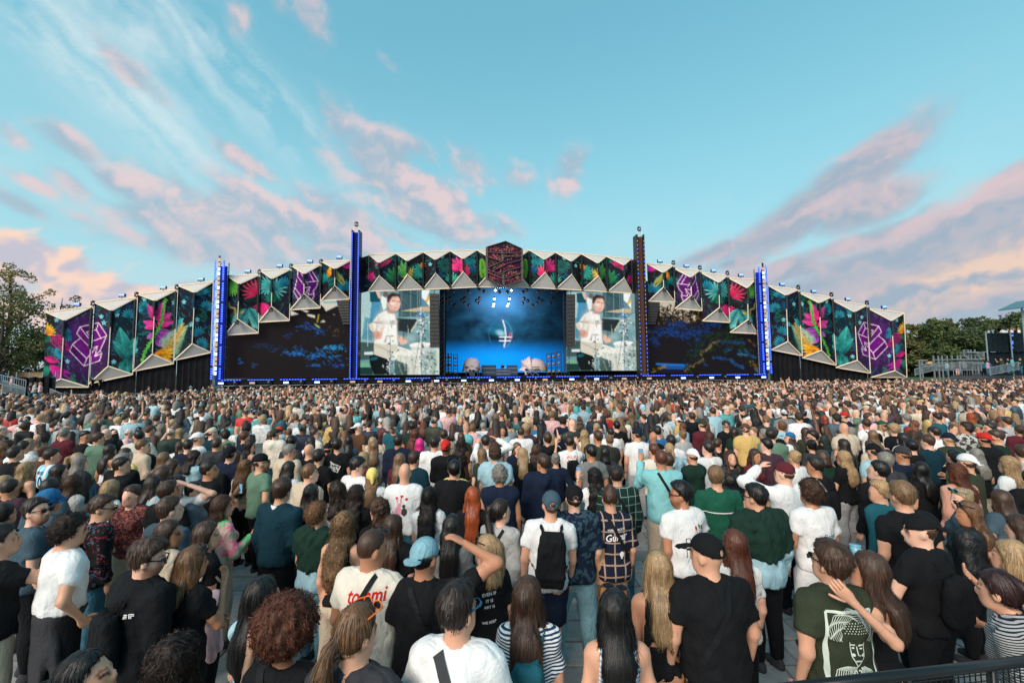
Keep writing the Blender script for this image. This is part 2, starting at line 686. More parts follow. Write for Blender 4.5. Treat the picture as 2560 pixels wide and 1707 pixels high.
    def line(s, pts, w, col, alpha=1.0):
        for a, b in zip(pts[:-1], pts[1:]):
            a, b = np.array(a, float), np.array(b, float)
            g = s.sub(min(a[0], b[0]) - w, min(a[1], b[1]) - w, max(a[0], b[0]) + w, max(a[1], b[1]) + w)
            if g is None:
                continue
            sl, Xg, Yg = g
            d = b - a
            t = np.clip(((Xg - a[0]) * d[0] + (Yg - a[1]) * d[1]) / (d @ d + 1e-9), 0, 1)
            q = np.hypot(Xg - a[0] - t * d[0], Yg - a[1] - t * d[1])
            s.blend(sl, np.clip((w / 2 - q) / s.px + 0.5, 0, 1) * alpha, lin(col))

    def sample(s, x, y):
        fx = np.clip((np.asarray(x) - s.x0) * s.sx, 0, s.nx - 1.001)
        fy = np.clip((np.asarray(y) - s.y0) * s.sy, 0, s.ny - 1.001)
        i, j = fx.astype(int), fy.astype(int)
        a, b = (fx - i)[..., None], (fy - j)[..., None]
        I = s.im
        return (I[j, i] * (1 - a) + I[j, i + 1] * a) * (1 - b) + (I[j + 1, i] * (1 - a) + I[j + 1, i + 1] * a) * b


def spline(pts, n=24):
    P = [np.array(p, float) for p in pts]
    P = [2 * P[0] - P[1]] + P + [2 * P[-1] - P[-2]]
    out = []
    for i in range(1, len(P) - 2):
        for k in range(n):
            t = k / n
            a, b, c, d = P[i - 1], P[i], P[i + 1], P[i + 2]
            out.append(0.5 * (2 * b + (c - a) * t + (2 * a - 5 * b + 4 * c - d) * t * t + (3 * b - a - 3 * c + d) * t ** 3))
    out.append(P[-2])
    return out


# ------------------------------------------------------------------ stage frame of reference
ST0 = Vector((-1.4, 68.0, 0))
SA = math.radians(4.1)
STT = Vector((math.cos(SA), math.sin(SA), 0))         # along the stage, to the right
STN = Vector((math.sin(SA), -math.cos(SA), 0))        # towards the crowd
STR = math.atan2(STT.y, STT.x)


def SP(px, py, off=0.0):
    """pixel ray meets the vertical plane 'off' metres in front of the facade"""
    d = ray(px, py)
    p0 = ST0 + STN * off
    return CAMP + d * ((p0 - CAMP).dot(STN) / d.dot(STN))


def ST(s, off, z):
    p = ST0 + STT * s + STN * off
    return Vector((p.x, p.y, z))


def S_of(p):
    return (Vector(p) - ST0).dot(STT)


def zc(i, x, y):
    """coordinates read off enlargement i of the photograph -> photo pixels"""
    ox, oy = ((0, 620), (500, 540), (1040, 560), (1500, 560), (1920, 600))[i]
    return ox + x * 640 / 2352, oy + y * 640 / 2352


M_MURAL = mat_print('printed_mural')
M_WHITE = mat_plain('white_membrane', L3(186, 180, 176), 0.75, var=0.06, scale=0.6)
M_TRIM = mat_plain('warm_white_pipe', L3(228, 208, 184), 0.5, var=0.08)
M_BLACK = mat_plain('black_cloth', (0.012, 0.012, 0.014), 0.85, var=0.25, scale=0.8)
M_BLACKMET = mat_plain('black_metal', (0.02, 0.02, 0.022), 0.45, 0.3, var=0.2)
M_STEEL = mat_plain('galvanised_steel', (0.27, 0.31, 0.33), 0.5, 0.5, var=0.2)
M_SPEAKER = mat_plain('speaker_grille', (0.03, 0.026, 0.024), 0.6, var=0.25, scale=8)
M_BLUE = mat_emit('blue_led', (0.03, 0.09, 1.0), 2.2)
M_BLUEW = mat_emit('white_blue_led', (0.35, 0.52, 1.0), 1.7)
M_WARM = mat_emit('warm_led', (1.0, 0.66, 0.44), 0.38)
M_SPOT = mat_emit('bright_spot', (0.75, 0.88, 1.0), 6.0)
M_LENS = mat_plain('lamp_glass', (0.25, 0.28, 0.32), 0.15, 0.2)

# modules: top left, top right, ridge top, ridge foot, bottom left, bottom right
MODS = {
    'outer_left': [(0, (430, 590), (860, 535), (600, 665), (565, 1200), (392, 1275), (820, 1277)),
                   (0, (870, 500), (1260, 455), (1030, 575), (1000, 1085), (825, 1245), (1225, 1160)),
                   (0, (1268, 425), (1630, 385), (1430, 485), (1405, 975), (1230, 1130), (1600, 1060)),
                   (0, (1638, 345), (1965, 310), (1795, 410), (1770, 880), (1605, 1030), (1940, 960))],
    'inner_left': [(1, (253, 550), (550, 540), (365, 625), (350, 948), (232, 1095), (540, 1075)),
                   (1, (555, 500), (840, 488), (665, 578), (660, 832), (542, 975), (825, 960)),
                   (1, (845, 460), (1115, 445), (960, 533), (958, 715), (832, 862), (1108, 845)),
                   (1, (1118, 420), (1385, 410), (1243, 487), (1240, 643), (1112, 780), (1375, 765))],
    'centre': [(1, (1552, 355), (1803, 345), (1645, 432), (1648, 552), (1548, 690), (1800, 685)),
               (1, (1805, 345), (2055, 332), (1905, 415), (1908, 540), (1800, 685), (2050, 673)),
               (2, (68, 258), (315, 248), (178, 330), (180, 455), (65, 603), (313, 592)),
               (2, (315, 248), (562, 240), (435, 322), (433, 443), (313, 592), (560, 580)),
               (2, (562, 240), (805, 236), (690, 318), (690, 440), (560, 580), (805, 583)),
               (2, (805, 236), (1040, 240), (930, 320), (928, 440), (805, 583), (1045, 585)),
               (2, (1042, 240), (1282, 262), (1182, 328), (1187, 447), (1047, 585), (1287, 597)),
               (2, (1282, 262), (1518, 275), (1428, 345), (1430, 465), (1287, 597), (1523, 610)),
               (2, (1518, 275), (1748, 298), (1672, 362), (1674, 480), (1523, 610), (1757, 625)),
               (2, (1748, 298), (1978, 320), (1910, 380), (1910, 498), (1757, 625), (1987, 637))],
    'inner_right': [(3, (430, 365), (672, 380), (580, 448), (582, 580), (445, 710), (685, 718)),
                    (3, (678, 408), (915, 425), (832, 490), (838, 655), (690, 775), (935, 797)),
                    (3, (925, 448), (1168, 475), (1090, 538), (1095, 768), (940, 890), (1190, 905)),
                    (3, (1175, 495), (1425, 512), (1350, 588), (1358, 878), (1193, 995), (1448, 1008))],
    'outer_right': [(3, (1545, 568), (1818, 605), (1705, 655), (1722, 1080), (1572, 1155), (1855, 1210)),
                    (3, (1822, 630), (2122, 672), (2010, 725), (2030, 1160), (1858, 1228), (2165, 1297)),
                    (4, (580, 550), (905, 600), (790, 660), (815, 1105), (622, 1170), (935, 1222)),
                    (4, (912, 627), (1245, 672), (1130, 742), (1160, 1200), (945, 1260), (1270, 1262))],
}
MIRROR = {'outer_right': 'outer_left', 'inner_right': 'inner_left'}

# ------------------------------------------------------------------ the jungle mural (left half; the right half is its mirror)
cv = Canvas(95, 590, 1290, 985, 2390, 790, (30, 26, 34))
_g = np.random.default_rng(3)
# brown and blue patches, then a thicket of dark leaves
for _ in range(160):
    cv.ell(_g.uniform(95, 1290), _g.uniform(590, 985), _g.uniform(15, 50), _g.uniform(12, 40),
           [(62, 40, 44), (14, 44, 62), (12, 52, 54), (24, 22, 54), (50, 34, 44)][_g.integers(5)], _g.uniform(0, 180), 0.5, 0.6)
DARK = [((8, 60, 66), (22, 140, 138)), ((10, 44, 84), (26, 100, 150)), ((8, 66, 52), (26, 136, 104)), ((14, 40, 60), (40, 160, 170)), ((16, 34, 40), (30, 92, 90))]
for _ in range(2600):
    x, y = _g.uniform(95, 1290), _g.uniform(590, 985)
    c0, c1 = DARK[_g.integers(5)]
    cv.leaf(x, y, _g.uniform(0, 360), _g.uniform(8, 24), _g.uniform(1.2, 3.2), c0, c1, _g.uniform(0.3, 0.8), _g.uniform(-.3, .3))
for _ in range(150):
    x, y = _g.uniform(95, 1290), _g.uniform(590, 985)
    c0, c1 = DARK[_g.integers(4)]
    a = _g.uniform(0, 360)
    cv.frond(x, y, a, _g.uniform(18, 38), _g.uniform(8, 16), 9, c0, c1, curve=_g.uniform(-50, 50), alpha=0.85)
for _ in range(24):
    x, y = _g.uniform(95, 1290), _g.uniform(590, 985)
    c0, c1 = DARK[_g.integers(4)]
    a = _g.uniform(0, 360)
    cv.fan(x, y, a, a + 170, 8, _g.uniform(14, 26), 2.6, c0, c1, 0.9)


def Z0(x, y): return zc(0, x, y)
def Z1(x, y): return zc(1, x, y)
def Z2(x, y): return zc(2, x, y)


# outer wing motifs
x, y = Z0(760, 880)
cv.ell(x, y, 62, 72, (84, 28, 108), 0, 0.85, 0.55)
logo = [(705, 785), (735, 725), (905, 685), (980, 800), (958, 855), (920, 940), (935, 968), (915, 1035), (770, 1083), (640, 945), (665, 885), (740, 825)]
cv.poly([Z0(*p) for p in logo], (112, 18, 124))
cv.poly([Z0(*p) for p in [(735, 725), (905, 685), (885, 750), (795, 770), (830, 825), (838, 905)]], (66, 10, 84), 0.8)
cv.poly([Z0(*p) for p in [(665, 885), (640, 945), (770, 1083), (797, 1015)]], (70, 10, 92), 0.8)
for seg in (logo + logo[:1], [(735, 725), (838, 860)], [(665, 885), (797, 1015), (770, 1083)], [(740, 825), (838, 925), (897, 900)],
            [(797, 1015), (897, 900)], [(897, 900), (872, 995), (935, 968)], [(872, 995), (920, 940)], [(905, 685), (885, 750), (930, 832)],
            [(885, 750), (795, 770), (830, 828)], [(838, 860), (980, 808)]):
    cv.line([Z0(*p) for p in seg], 1.8, (255, 222, 240))
for a, l in ((100, 32), (82, 30), (64, 27), (48, 26), (30, 25), (12, 26), (-6, 24)):
    x, y = Z0(425, 790)
    cv.leaf(x, y, a, l, 3.6, (226, 92, 16), (255, 214, 60))
for x, y, a, l in ((450, 800, -25, 48), (455, 830, -42, 52), (520, 860, -30, 40), (470, 810, -8, 34)):
    x, y = Z0(x, y)
    cv.frond(x, y, a, l, 12, 11, (150, 16, 90), (240, 60, 140), 48)
x, y = Z0(412, 1010)
cv.leaf(x, y, -14, 38, 8, (232, 40, 120), (180, 30, 120))
for a, l, w in ((-20, 60, 6), (-32, 66, 5), (-45, 60, 5), (-60, 46, 4)):
    x, y = Z0(455, 1080)
    cv.leaf(x, y, a, l, w, (236, 40, 150), (130, 40, 150), 0.95)
x, y = Z0(420, 1180)
cv.fan(x, y, 60, 130, 8, 30, 3, (10, 70, 60), (50, 150, 120))
for k, (x, y, a, l, w) in enumerate(((1150, 1010, 100, 78, 20), (1150, 1000, 60, 60, 13), (1160, 1000, 130, 52, 12), (1165, 1010, -85, 38, 14), (1150, 1040, -120, 30, 10), (1180, 960, 20, 26, 10))):
    x, y = Z0(x, y)
    cv.leaf(x, y, a, l, w, (10, 92, 96), (64, 178, 168), 0.95)
for x, y, a, l, w, c in ((1455, 660, 75, 48, 11, 0), (1450, 700, 40, 44, 11, 0), (1440, 660, 120, 44, 11, 0), (1450, 690, 5, 40, 11, 0), (1440, 720, 160, 36, 10, 0),
                         (1430, 700, 200, 30, 9, 0), (1455, 770, -5, 36, 9, 1), (1440, 800, -25, 32, 9, 1), (1430, 830, -50, 30, 9, 1), (1420, 790, 210, 22, 8, 1)):
    x, y = Z0(x, y)
    cv.leaf(x, y, a, l, w, ((236, 40, 128), (120, 40, 140))[c], ((200, 70, 150), (205, 110, 200))[c])
x, y = Z0(1520, 960)
for i in range(30):
    t = i / 29
    bx, by = x + t * 42, y - t * 62
    for sg in (1, -1):
        cv.leaf(bx, by, 56 + sg * (62 - 30 * t), 36 * (1 - 0.5 * t), 1.6, (206, 150, 40), (150, 226, 210) if sg > 0 else (110, 190, 160), rib=False)
cv.line([Z0(1520, 960), Z0(1690, 690)], 1.5, (236, 190, 80))
for a in (8, -4, -16, -30, 22):
    x, y = Z0(1425, 965)
    cv.leaf(x, y, a - 8, 48, 6, (240, 140, 20), (255, 190, 50))
vine = spline([Z0(*p) for p in ((1305, 1040), (1345, 930), (1420, 800), (1480, 690), (1495, 570), (1525, 470))])
cv.line(vine, 5.0, (74, 170, 60))
for p in vine[::3]:
    for _ in range(2):
        cv.leaf(p[0], p[1], _g.uniform(0, 360), 6, 1.8, (60, 160, 50), (120, 210, 80))
for x, y in ((1075, 615), (1325, 470), (1690, 495), (620, 1040), (1045, 1045), (1812, 655), (955, 685), (930, 630), (520, 660), (1760, 700), (1600, 500)):
    cv.flower(*Z0(x, y), 6.5, (60, 190, 210), (180, 240, 240))
for x, y, a in ((1860, 430, 30), (1830, 800, 40), (1890, 560, -10), (1840, 900, -20), (650, 790, 120), (1110, 560, 80), (1180, 640, 10), (1330, 560, 60), (560, 950, 150)):
    x, y = Z0(x, y)
    cv.fan(x, y, a, a + 150, 9, 24, 2.6, (12, 66, 96), (50, 160, 176))
x, y = Z0(1580, 720)
cv.leaf(x, y, 35, 36, 7, (12, 120, 130), (60, 180, 180))
# inner wing motifs
for x, y, a0, a1, l, c0, c1 in ((300, 590, 230, 310, 42, (20, 90, 30), (110, 190, 70)), (520, 720, 60, 200, 44, (200, 20, 80), (240, 70, 110)), (590, 800, 200, 320, 40, (220, 30, 110), (236, 50, 130)),
                                (680, 670, -60, 120, 36, (20, 110, 116), (120, 214, 204)), (640, 640, 110, 260, 34, (20, 110, 116), (90, 190, 186)), (1350, 480, 30, 150, 30, (190, 30, 140), (226, 60, 180)),
                                (780, 640, 30, 190, 24, (14, 80, 110), (40, 160, 180)), (1150, 600, 60, 200, 24, (14, 90, 96), (40, 160, 150)), (1330, 680, 20, 180, 30, (14, 80, 120), (40, 150, 170))):
    x, y = Z1(x, y)
    cv.fan(x, y, a0, a1, 9, l, 3.2, c0, c1)
x, y = Z1(445, 830)
cv.frond(x, y, -62, 52, 34, 16, (16, 120, 130), (130, 224, 214), 40, width=1.5)
x, y = Z1(440, 840)
cv.frond(x, y, 240, 46, 34, 14, (16, 110, 124), (110, 210, 204), 46, width=1.5)
cv.line(spline([Z1(*p) for p in ((262, 790), (275, 835), (320, 850), (325, 900), (345, 940))]), 4.5, (150, 140, 70))
cv.leaf(*Z1(360, 890), 20, 14, 3.5, (170, 150, 40), (230, 200, 60))
x, y = Z1(965, 640)
cv.ell(x, y, 34, 40, (80, 26, 104), 0, 0.9, 0.4)
l2 = [(900, 500), (1030, 505), (1085, 595), (1070, 650), (1040, 690), (1050, 720), (1030, 780), (905, 770), (862, 695), (890, 590)]
cv.poly([Z1(*p) for p in l2], (96, 18, 112))
for seg in (l2 + l2[:1], [(900, 560), (960, 640), (958, 700)], [(870, 655), (930, 740)], [(930, 530), (990, 630)], [(965, 610), (1085, 597)], [(958, 660), (1010, 650), (958, 730)], [(1000, 515), (1050, 605)], [(1010, 650), (992, 725), (1045, 715)]):
    cv.line([Z1(*p) for p in seg], 1.4, (255, 222, 240))
for x, y, a, l, w, c0, c1 in ((1180, 560, 80, 26, 6, (226, 110, 20), (255, 180, 50)), (1300, 590, 120, 32, 3, (200, 160, 60), (150, 200, 110))):
    cv.leaf(*Z1(x, y), a, l, w, c0, c1)
cv.frond(*Z1(1330, 640), 125, 40, 15, 13, (196, 160, 50), (120, 190, 130), 46)
# centre arch motifs (left half)
for x, y, a0, a1, n, l, w, c0, c1 in ((1700, 450, 40, 200, 9, 30, 2.6, (150, 24, 80), (230, 70, 120)), (1780, 610, 70, 130, 4, 40, 7, (14, 70, 50), (50, 140, 90)), (1930, 570, 20, 170, 12, 30, 1.8, (226, 120, 20), (250, 220, 110)),
                                      (1580, 600, 70, 140, 6, 26, 2.6, (150, 20, 90), (220, 40, 120)), (2010, 560, 40, 190, 8, 28, 3, (14, 80, 60), (50, 150, 110)), (1860, 560, 60, 110, 4, 42, 6, (30, 110, 60), (100, 170, 90))):
    cv.fan(*Z1(x, y), a0, a1, n, l, w, c0, c1)
for x, y, a0, a1, n, l, w, c0, c1 in ((60, 430, 100, 260, 8, 26, 3, (14, 90, 90), (60, 180, 160)), (270, 380, 20, 340, 14, 22, 2.2, (16, 60, 60), (60, 130, 120)), (400, 420, 60, 170, 6, 34, 6, (200, 24, 100), (250, 80, 150)),
                                      (460, 470, 50, 140, 6, 28, 5, (210, 40, 110), (250, 90, 120)), (500, 310, 200, 330, 9, 26, 2.4, (16, 90, 110), (60, 180, 180)), (520, 450, 70, 110, 3, 26, 6, (20, 70, 120), (50, 130, 170)),
                                      (330, 540, 30, 150, 8, 28, 3, (14, 100, 90), (80, 190, 160)), (660, 480, 70, 140, 7, 26, 2.4, (40, 130, 40), (150, 210, 70)), (40, 400, 20, 70, 3, 18, 4, (230, 120, 20), (250, 180, 50))):
    cv.fan(*Z2(x, y), a0, a1, n, l, w, c0, c1)
cv.frond(*Z2(620, 510), 95, 50, 16, 14, (40, 130, 40), (150, 216, 60), 50)
for x, y in ((130, 370), (240, 300), (560, 560)):
    cv.flower(*Z2(x, y), 5, (60, 190, 210), (180, 240, 240))


for _i in range(1500):
    x, y = _g.uniform(95, 1290), _g.uniform(590, 985)
    c0, c1 = DARK[_g.integers(5)]
    if _i % 2:
        c0, c1 = tuple(q // 2 for q in c0), c0
    cv.leaf(x, y, _g.uniform(0, 360), _g.uniform(5, 14), _g.uniform(.7, 1.6), c0, c1, _g.uniform(0.3, 0.7), _g.uniform(-.3, .3))
_gx, _gy = np.meshgrid(cv.xs, cv.ys)
cv.im *= (0.80 + 0.55 * fbm(_gx / 22, _gy / 22, 5, .65, 33.0))[..., None].clip(.35, 1.25)


def grid_patch(a, b, c_, d, nu, nv):
    """bilinear patch a(top left) b(top right) c(bottom right) d(bottom left)"""
    u = np.linspace(0, 1, nu)[None, :, None]
    v = np.linspace(0, 1, nv)[:, None, None]
    a, b, c_, d = (np.array(q)[None, None, :] for q in (a, b, c_, d))
    P = (a * (1 - u) + b * u) * (1 - v) + (d * (1 - u) + c_ * u) * v
    idx = np.arange(nu * nv).reshape(nv, nu)
    Fq = np.stack([idx[:-1, :-1], idx[1:, :-1], idx[1:, 1:], idx[:-1, 1:]], -1).reshape(-1, 4)
    return P.reshape(-1, 3), Fq


CAMN = np.array(CAMP)
RN, UN, FN = np.array(_R), np.array(_U), np.array(_F)


def proj_np(P):
    v = P - CAMN
    w = v @ FN
    return CX + FPX * (v @ RN) / w, CY - FPX * (v @ UN) / w


RIDGE = 1.1


def corrugated_tube(top, length, r=0.20):
    """black ribbed hose hanging along a fold"""
    mb = MB()
    n = max(4, int(length / 0.26))
    pts, rad = [], []
    for i in range(n):
        z = -length * i / n
        for dz, k in ((0, .6), (-.02, 1), (-length / n * .7, 1), (-length / n * .72, .6)):
            pts.append(Vector(top) + Vector((0, 0, z + dz)))
            rad.append(r * k)
    mb.tube(pts, rad, 7)
    return mb


COLSTORE = {}
WING_LABEL = {
    'outer_left': 'outermost left wing of zigzag jungle mural panels with purple line emblem',
    'inner_left': 'left mural wing stepping down above the dark screen between the blue towers',
    'centre': 'curved zigzag mural canopy with white triangles across the main stage opening',
    'inner_right': 'right mural wing stepping down above the blue palm leaf screen',
    'outer_right': 'outermost right wing of zigzag jungle mural panels beside the trees',
}
WINGS = {}
for wname in ('outer_left', 'inner_left', 'centre', 'inner_right', 'outer_right'):
    mods = MODS[wname]
    base = SP(*zc(mods[0][0], *mods[0][5]))
    w = thing('mural_wing' if wname != 'centre' else 'mural_canopy', WING_LABEL[wname], 'stage facade', (base.x, base.y, 0), 0,
              'mural wings of the stage')
    WINGS[wname] = w
    nm = len(mods)
    for mi, (zi, tl, tr, rt, rb, bl, br) in enumerate(mods):
        TL, TR = SP(*zc(zi, *tl)), SP(*zc(zi, *tr))
        RT, RB = SP(*zc(zi, *rt), RIDGE), SP(*zc(zi, *rb), RIDGE)
        BL, BR = SP(*zc(zi, *bl)), SP(*zc(zi, *br))
        for side, quad in enumerate(((TL, RT, RB, BL), (RT, TR, BR, RB))):
            key = (wname, mi, side)
            if wname == 'centre' and mi >= 5:
                src = ('centre', 9 - mi, 1 - side)
            elif wname in MIRROR:
                src = (MIRROR[wname], nm - 1 - mi, 1 - side)
            else:
                src = None
            if src is None:
                xs = [to_px(q) for q in quad]
                nu = max(5, int(abs(xs[1][0] - xs[0][0]) / 1.9))
                nv = max(8, int(max(abs(xs[3][1] - xs[0][1]), abs(xs[2][1] - xs[1][1])) / 1.9))
            else:
                nu, nv = COLSTORE[src][1:]
            P, Fq = grid_patch(*quad, nu, nv)
            if src is None:
                cols = cv.sample(*proj_np(P))
                COLSTORE[key] = (cols.reshape(nv, nu, 3), nu, nv)
            else:
                cols = COLSTORE[src][0][:, ::-1].reshape(-1, 3)
            link_mesh('mural_panel', np_mesh('mural_panel', P, Fq, cols), M_MURAL, w, world=True)
        up = Vector((0, 0, 0.02))
        link_mesh('roof_triangle', MB().prism([TL, RT, TR], -STN * 0.12 + Vector((0, 0, 0.06))).mesh('roof_triangle'), M_WHITE, w, world=True)
        link_mesh('lower_triangle', MB().prism([BL, BR, RB], -STN * 0.12 - Vector((0, 0, 0.03))).mesh('lower_triangle'), M_WHITE, w, world=True)
        ins = STN * 0.05
        for a, b in ((TL, RT), (RT, TR), (TL, TR), (BL, RB), (RB, BR), (BL, BR)):
            MB().bar(a + ins, b + ins, 0.17 if wname != 'centre' else 0.13).build('edge_trim', M_TRIM, w, world=True)
        MB().tube([RT + ins * 2, RB + ins * 2], 0.07, 6).build('ridge_pole', M_TRIM, w, world=True)
        hl = (RT - RB).z
        corrugated_tube(RT + STN * 0.2, hl * (0.92 if wname == 'centre' else 0.30 if 'outer' in wname else 0.5), 0.17 if wname == 'centre' else 0.2).build('corrugated_tube', M_BLACKMET, w, world=True)
        if mi < nm - 1 or wname == 'centre':
            hl = (TR - BR).z
            corrugated_tube(TR + STN * 0.3 + Vector((0, 0, -0.4)), hl * (0.93 if wname == 'centre' else 0.5 if 'outer' in wname else 0.62), 0.2).build('corrugated_tube', M_BLACKMET, w, world=True)
        if 'inner' in wname or 'outer' in wname:
            MB().tube([BR + STN * 0.12, TR + STN * 0.12], 0.06, 6).build('fold_pole', M_TRIM, w, world=True)
# flat strips closing the canopy at the masts
for pts, wn in (((1, (1472, 385), (1551, 362), (1548, 690), (1468, 712)), 'centre'), ((2, (1980, 324), (2052, 345), (2062, 652), (1989, 637)), 'centre')):
    q = [SP(*zc(pts[0], *p), 0.0) for p in pts[1:]]
    P, Fq = grid_patch(*q, 16, 56)
    link_mesh('mural_panel', np_mesh('mural_panel', P, Fq, cv.sample(*[c + (0 if i else (0 if pts[0] == 1 else -700)) for i, c in enumerate(proj_np(P))])), M_MURAL, WINGS[wn], world=True)

# black cloth under the outer wings, hanging in folds
def curtain(p0, p1, ztop0, ztop1, name, parent, off, nfold):
    n = nfold * 4
    mb_v, mb_f = [], []
    for i in range(n + 1):
        t = i / n
        wv = 0.10 * math.sin(i * math.pi / 2) + 0.04 * math.sin(i * 1.7)
        p = p0.lerp(p1, t) + STN * (off + wv)
        zt = ztop0 + (ztop1 - ztop0) * t
        mb_v += [(p.x, p.y, 0), (p.x, p.y, zt)]
    for i in range(n):
        mb_f.append((2 * i, 2 * i + 2, 2 * i + 3, 2 * i + 1))
    link_mesh(name, MB().add(mb_v, mb_f).mesh(name), M_BLACK, parent, world=True)


for wname in ('outer_left', 'outer_right'):
    for zi, tl, tr, rt, rb, bl, br in MODS[wname]:
        BL, BR = SP(*zc(zi, *bl)), SP(*zc(zi, *br))
        curtain(BL, BR, BL.z + 0.6, BR.z + 0.6, 'black_drape', WINGS[wname], -0.5, 6)

# ------------------------------------------------------------------ displays
DRUM = Canvas(100, 165, 1322, 1392, 230, 230, (120, 160, 165))
d = DRUM
for _ in range(70):
    d.ell(_g.uniform(100, 1320), _g.uniform(165, 1392), _g.uniform(30, 160), _g.uniform(20, 120), [(70, 110, 118), (150, 190, 190), (50, 84, 92), (186, 214, 212)][_g.integers(4)], 0, 0.35, 0.5)
d.poly([(100, 200), (420, 165), (330, 650), (100, 880)], (178, 208, 208), 0.8)
for k in range(9):
    d.line([(110, 210 + 40 * k), (330, 180 + 90 * k)], 5, (208, 226, 224), 0.5)
d.poly([(260, 190), (400, 180), (420, 340), (270, 340)], (20, 78, 92))
d.poly([(290, 340), (400, 345), (425, 470), (330, 700), (260, 640)], (50, 140, 180), 0.9)
d.poly([(190, 560), (330, 590), (300, 900), (150, 880)], (70, 140, 160), 0.8)
d.poly([(350, 180), (410, 180), (420, 250), (500, 290), (490, 320), (390, 280)], (228, 186, 168))
d.poly([(440, 250), (520, 290), (510, 420), (470, 470), (430, 330)], (232, 240, 238))
d.ell(500, 225, 38, 40, (120, 96, 88))
d.poly([(700, 165), (1040, 165), (1040, 420), (980, 560), (700, 560)], (44, 74, 82), 0.85)
for x in (740, 880, 985, 1020):
    d.line([(x, 170), (x, 560)], 9, (130, 164, 168), 0.8)
d.line([(740, 170), (960, 260)], 7, (12, 20, 24))
d.line([(720, 310), (825, 405)], 7, (16, 24, 28))
d.poly([(1050, 165), (1172, 165), (1110, 330), (1050, 280)], (240, 246, 244))
d.poly([(1100, 320), (1172, 240), (1172, 300), (1120, 345)], (226, 180, 60))
d.poly([(1120, 350), (1172, 300), (1172, 410)], (244, 246, 244))
d.line([(1040, 310), (1045, 380)], 14, (40, 110, 230))
# drum stool, boxes, cases
d.poly([(100, 920), (330, 930), (330, 1170), (110, 1180)], (64, 88, 88))
d.poly([(185, 1065), (320, 1060), (320, 1105), (185, 1105)], (216, 226, 222))
d.poly([(100, 1280), (300, 1285), (320, 1392), (100, 1392)], (30, 56, 56))
d.poly([(145, 1220), (260, 1225), (255, 1280), (140, 1275)], (110, 176, 130))
d.poly([(262, 1125), (340, 1100), (560, 1160), (560, 1392), (330, 1392), (270, 1230)], (12, 20, 22))
d.ell(330, 1160, 60, 24, (20, 90, 104), 10)
# drums
d.poly([(870, 960), (1180, 940), (1180, 1110), (900, 1060)], (206, 214, 208))
d.ell(1030, 962, 165, 36, (246, 246, 240), 3)
d.poly([(660, 1090), (1080, 1080), (1060, 1392), (830, 1392), (680, 1180)], (214, 216, 204))
d.ell(880, 1082, 215, 40, (240, 238, 228), 2)
d.poly([(640, 1180), (830, 1240), (835, 1392), (640, 1392)], (70, 100, 96))
d.poly([(1150, 1020), (1322, 1015), (1322, 1392), (1120, 1392)], (206, 220, 208))
d.poly([(1220, 1060), (1270, 1050), (1260, 1392), (1205, 1392)], (160, 190, 172))
# drummer
d.poly([(370, 1110), (480, 950), (690, 980), (880, 1040), (760, 1090), (640, 1180), (560, 1175)], (236, 234, 220))
d.poly([(330, 930), (440, 900), (690, 960), (680, 1000), (560, 1170), (330, 1100)], (214, 208, 190))
d.poly([(300, 640), (390, 520), (500, 465), (640, 520), (665, 650), (690, 960), (450, 950), (335, 930), (340, 800)], (244, 242, 232))
d.poly([(250, 670), (310, 630), (330, 790), (270, 740)], (226, 206, 188))
d.poly([(310, 770), (400, 760), (455, 830), (420, 880), (350, 880)], (222, 160, 140))
d.line([(420, 860), (480, 640)], 44, (234, 188, 168))
d.line([(510, 470), (530, 300)], 9, (230, 206, 180))
d.poly([(560, 450), (630, 480), (625, 520), (520, 500)], (200, 138, 120))
d.ell(625, 350, 98, 128, (236, 192, 172), 8)
d.poly([(520, 330), (530, 250), (600, 205), (700, 225), (730, 300), (690, 262), (600, 262), (565, 330), (545, 360)], (46, 34, 32))
d.poly([(570, 345), (648, 355), (640, 382), (572, 374)], (246, 250, 250))
d.line([(606, 322), (656, 326)], 14, (60, 36, 34))
d.line([(678, 332), (712, 338)], 14, (60, 36, 34))
d.line([(630, 424), (672, 428)], 8, (150, 84, 80))
d.poly([(664, 350), (682, 400), (660, 402)], (240, 186, 164))
d.poly([(690, 815), (740, 840), (835, 910), (820, 945), (740, 965), (700, 900)], (236, 184, 160))
d.line([(712, 820), (704, 870)], 9, (220, 60, 50))
# cymbals, pads, stands
d.ell(610, 640, 300, 30, (150, 140, 124), -1)
d.ell(620, 632, 280, 16, (206, 194, 172), -1)
d.poly([(565, 610), (640, 610), (600, 690), (595, 760)], (20, 24, 26))
d.poly([(680, 580), (985, 590), (890, 790), (680, 760)], (34, 46, 50))
d.poly([(990, 595), (975, 640), (885, 790), (880, 760)], (226, 208, 170))
d.poly([(740, 470), (1050, 415), (1172, 410), (1172, 480), (1040, 490)], (200, 180, 140))
for x, y0, y1, w in ((570, 830, 1392, 26), (1040, 420, 1392, 26), (845, 740, 930, 14), (1075, 560, 720, 20), (235, 640, 980, 8), (1180, 1000, 1392, 16)):
    d.line([(x, y0), (x, y1)], w, (206, 218, 216))
    d.line([(x + w * .3, y0), (x + w * .3, y1)], w * .3, (50, 62, 64))
d.line([(1020, 830), (930, 1392)], 7, (10, 14, 14))
d.line([(520, 840), (500, 920)], 16, (12, 14, 14))
d.line([(510, 835), (610, 835)], 20, (14, 16, 16))
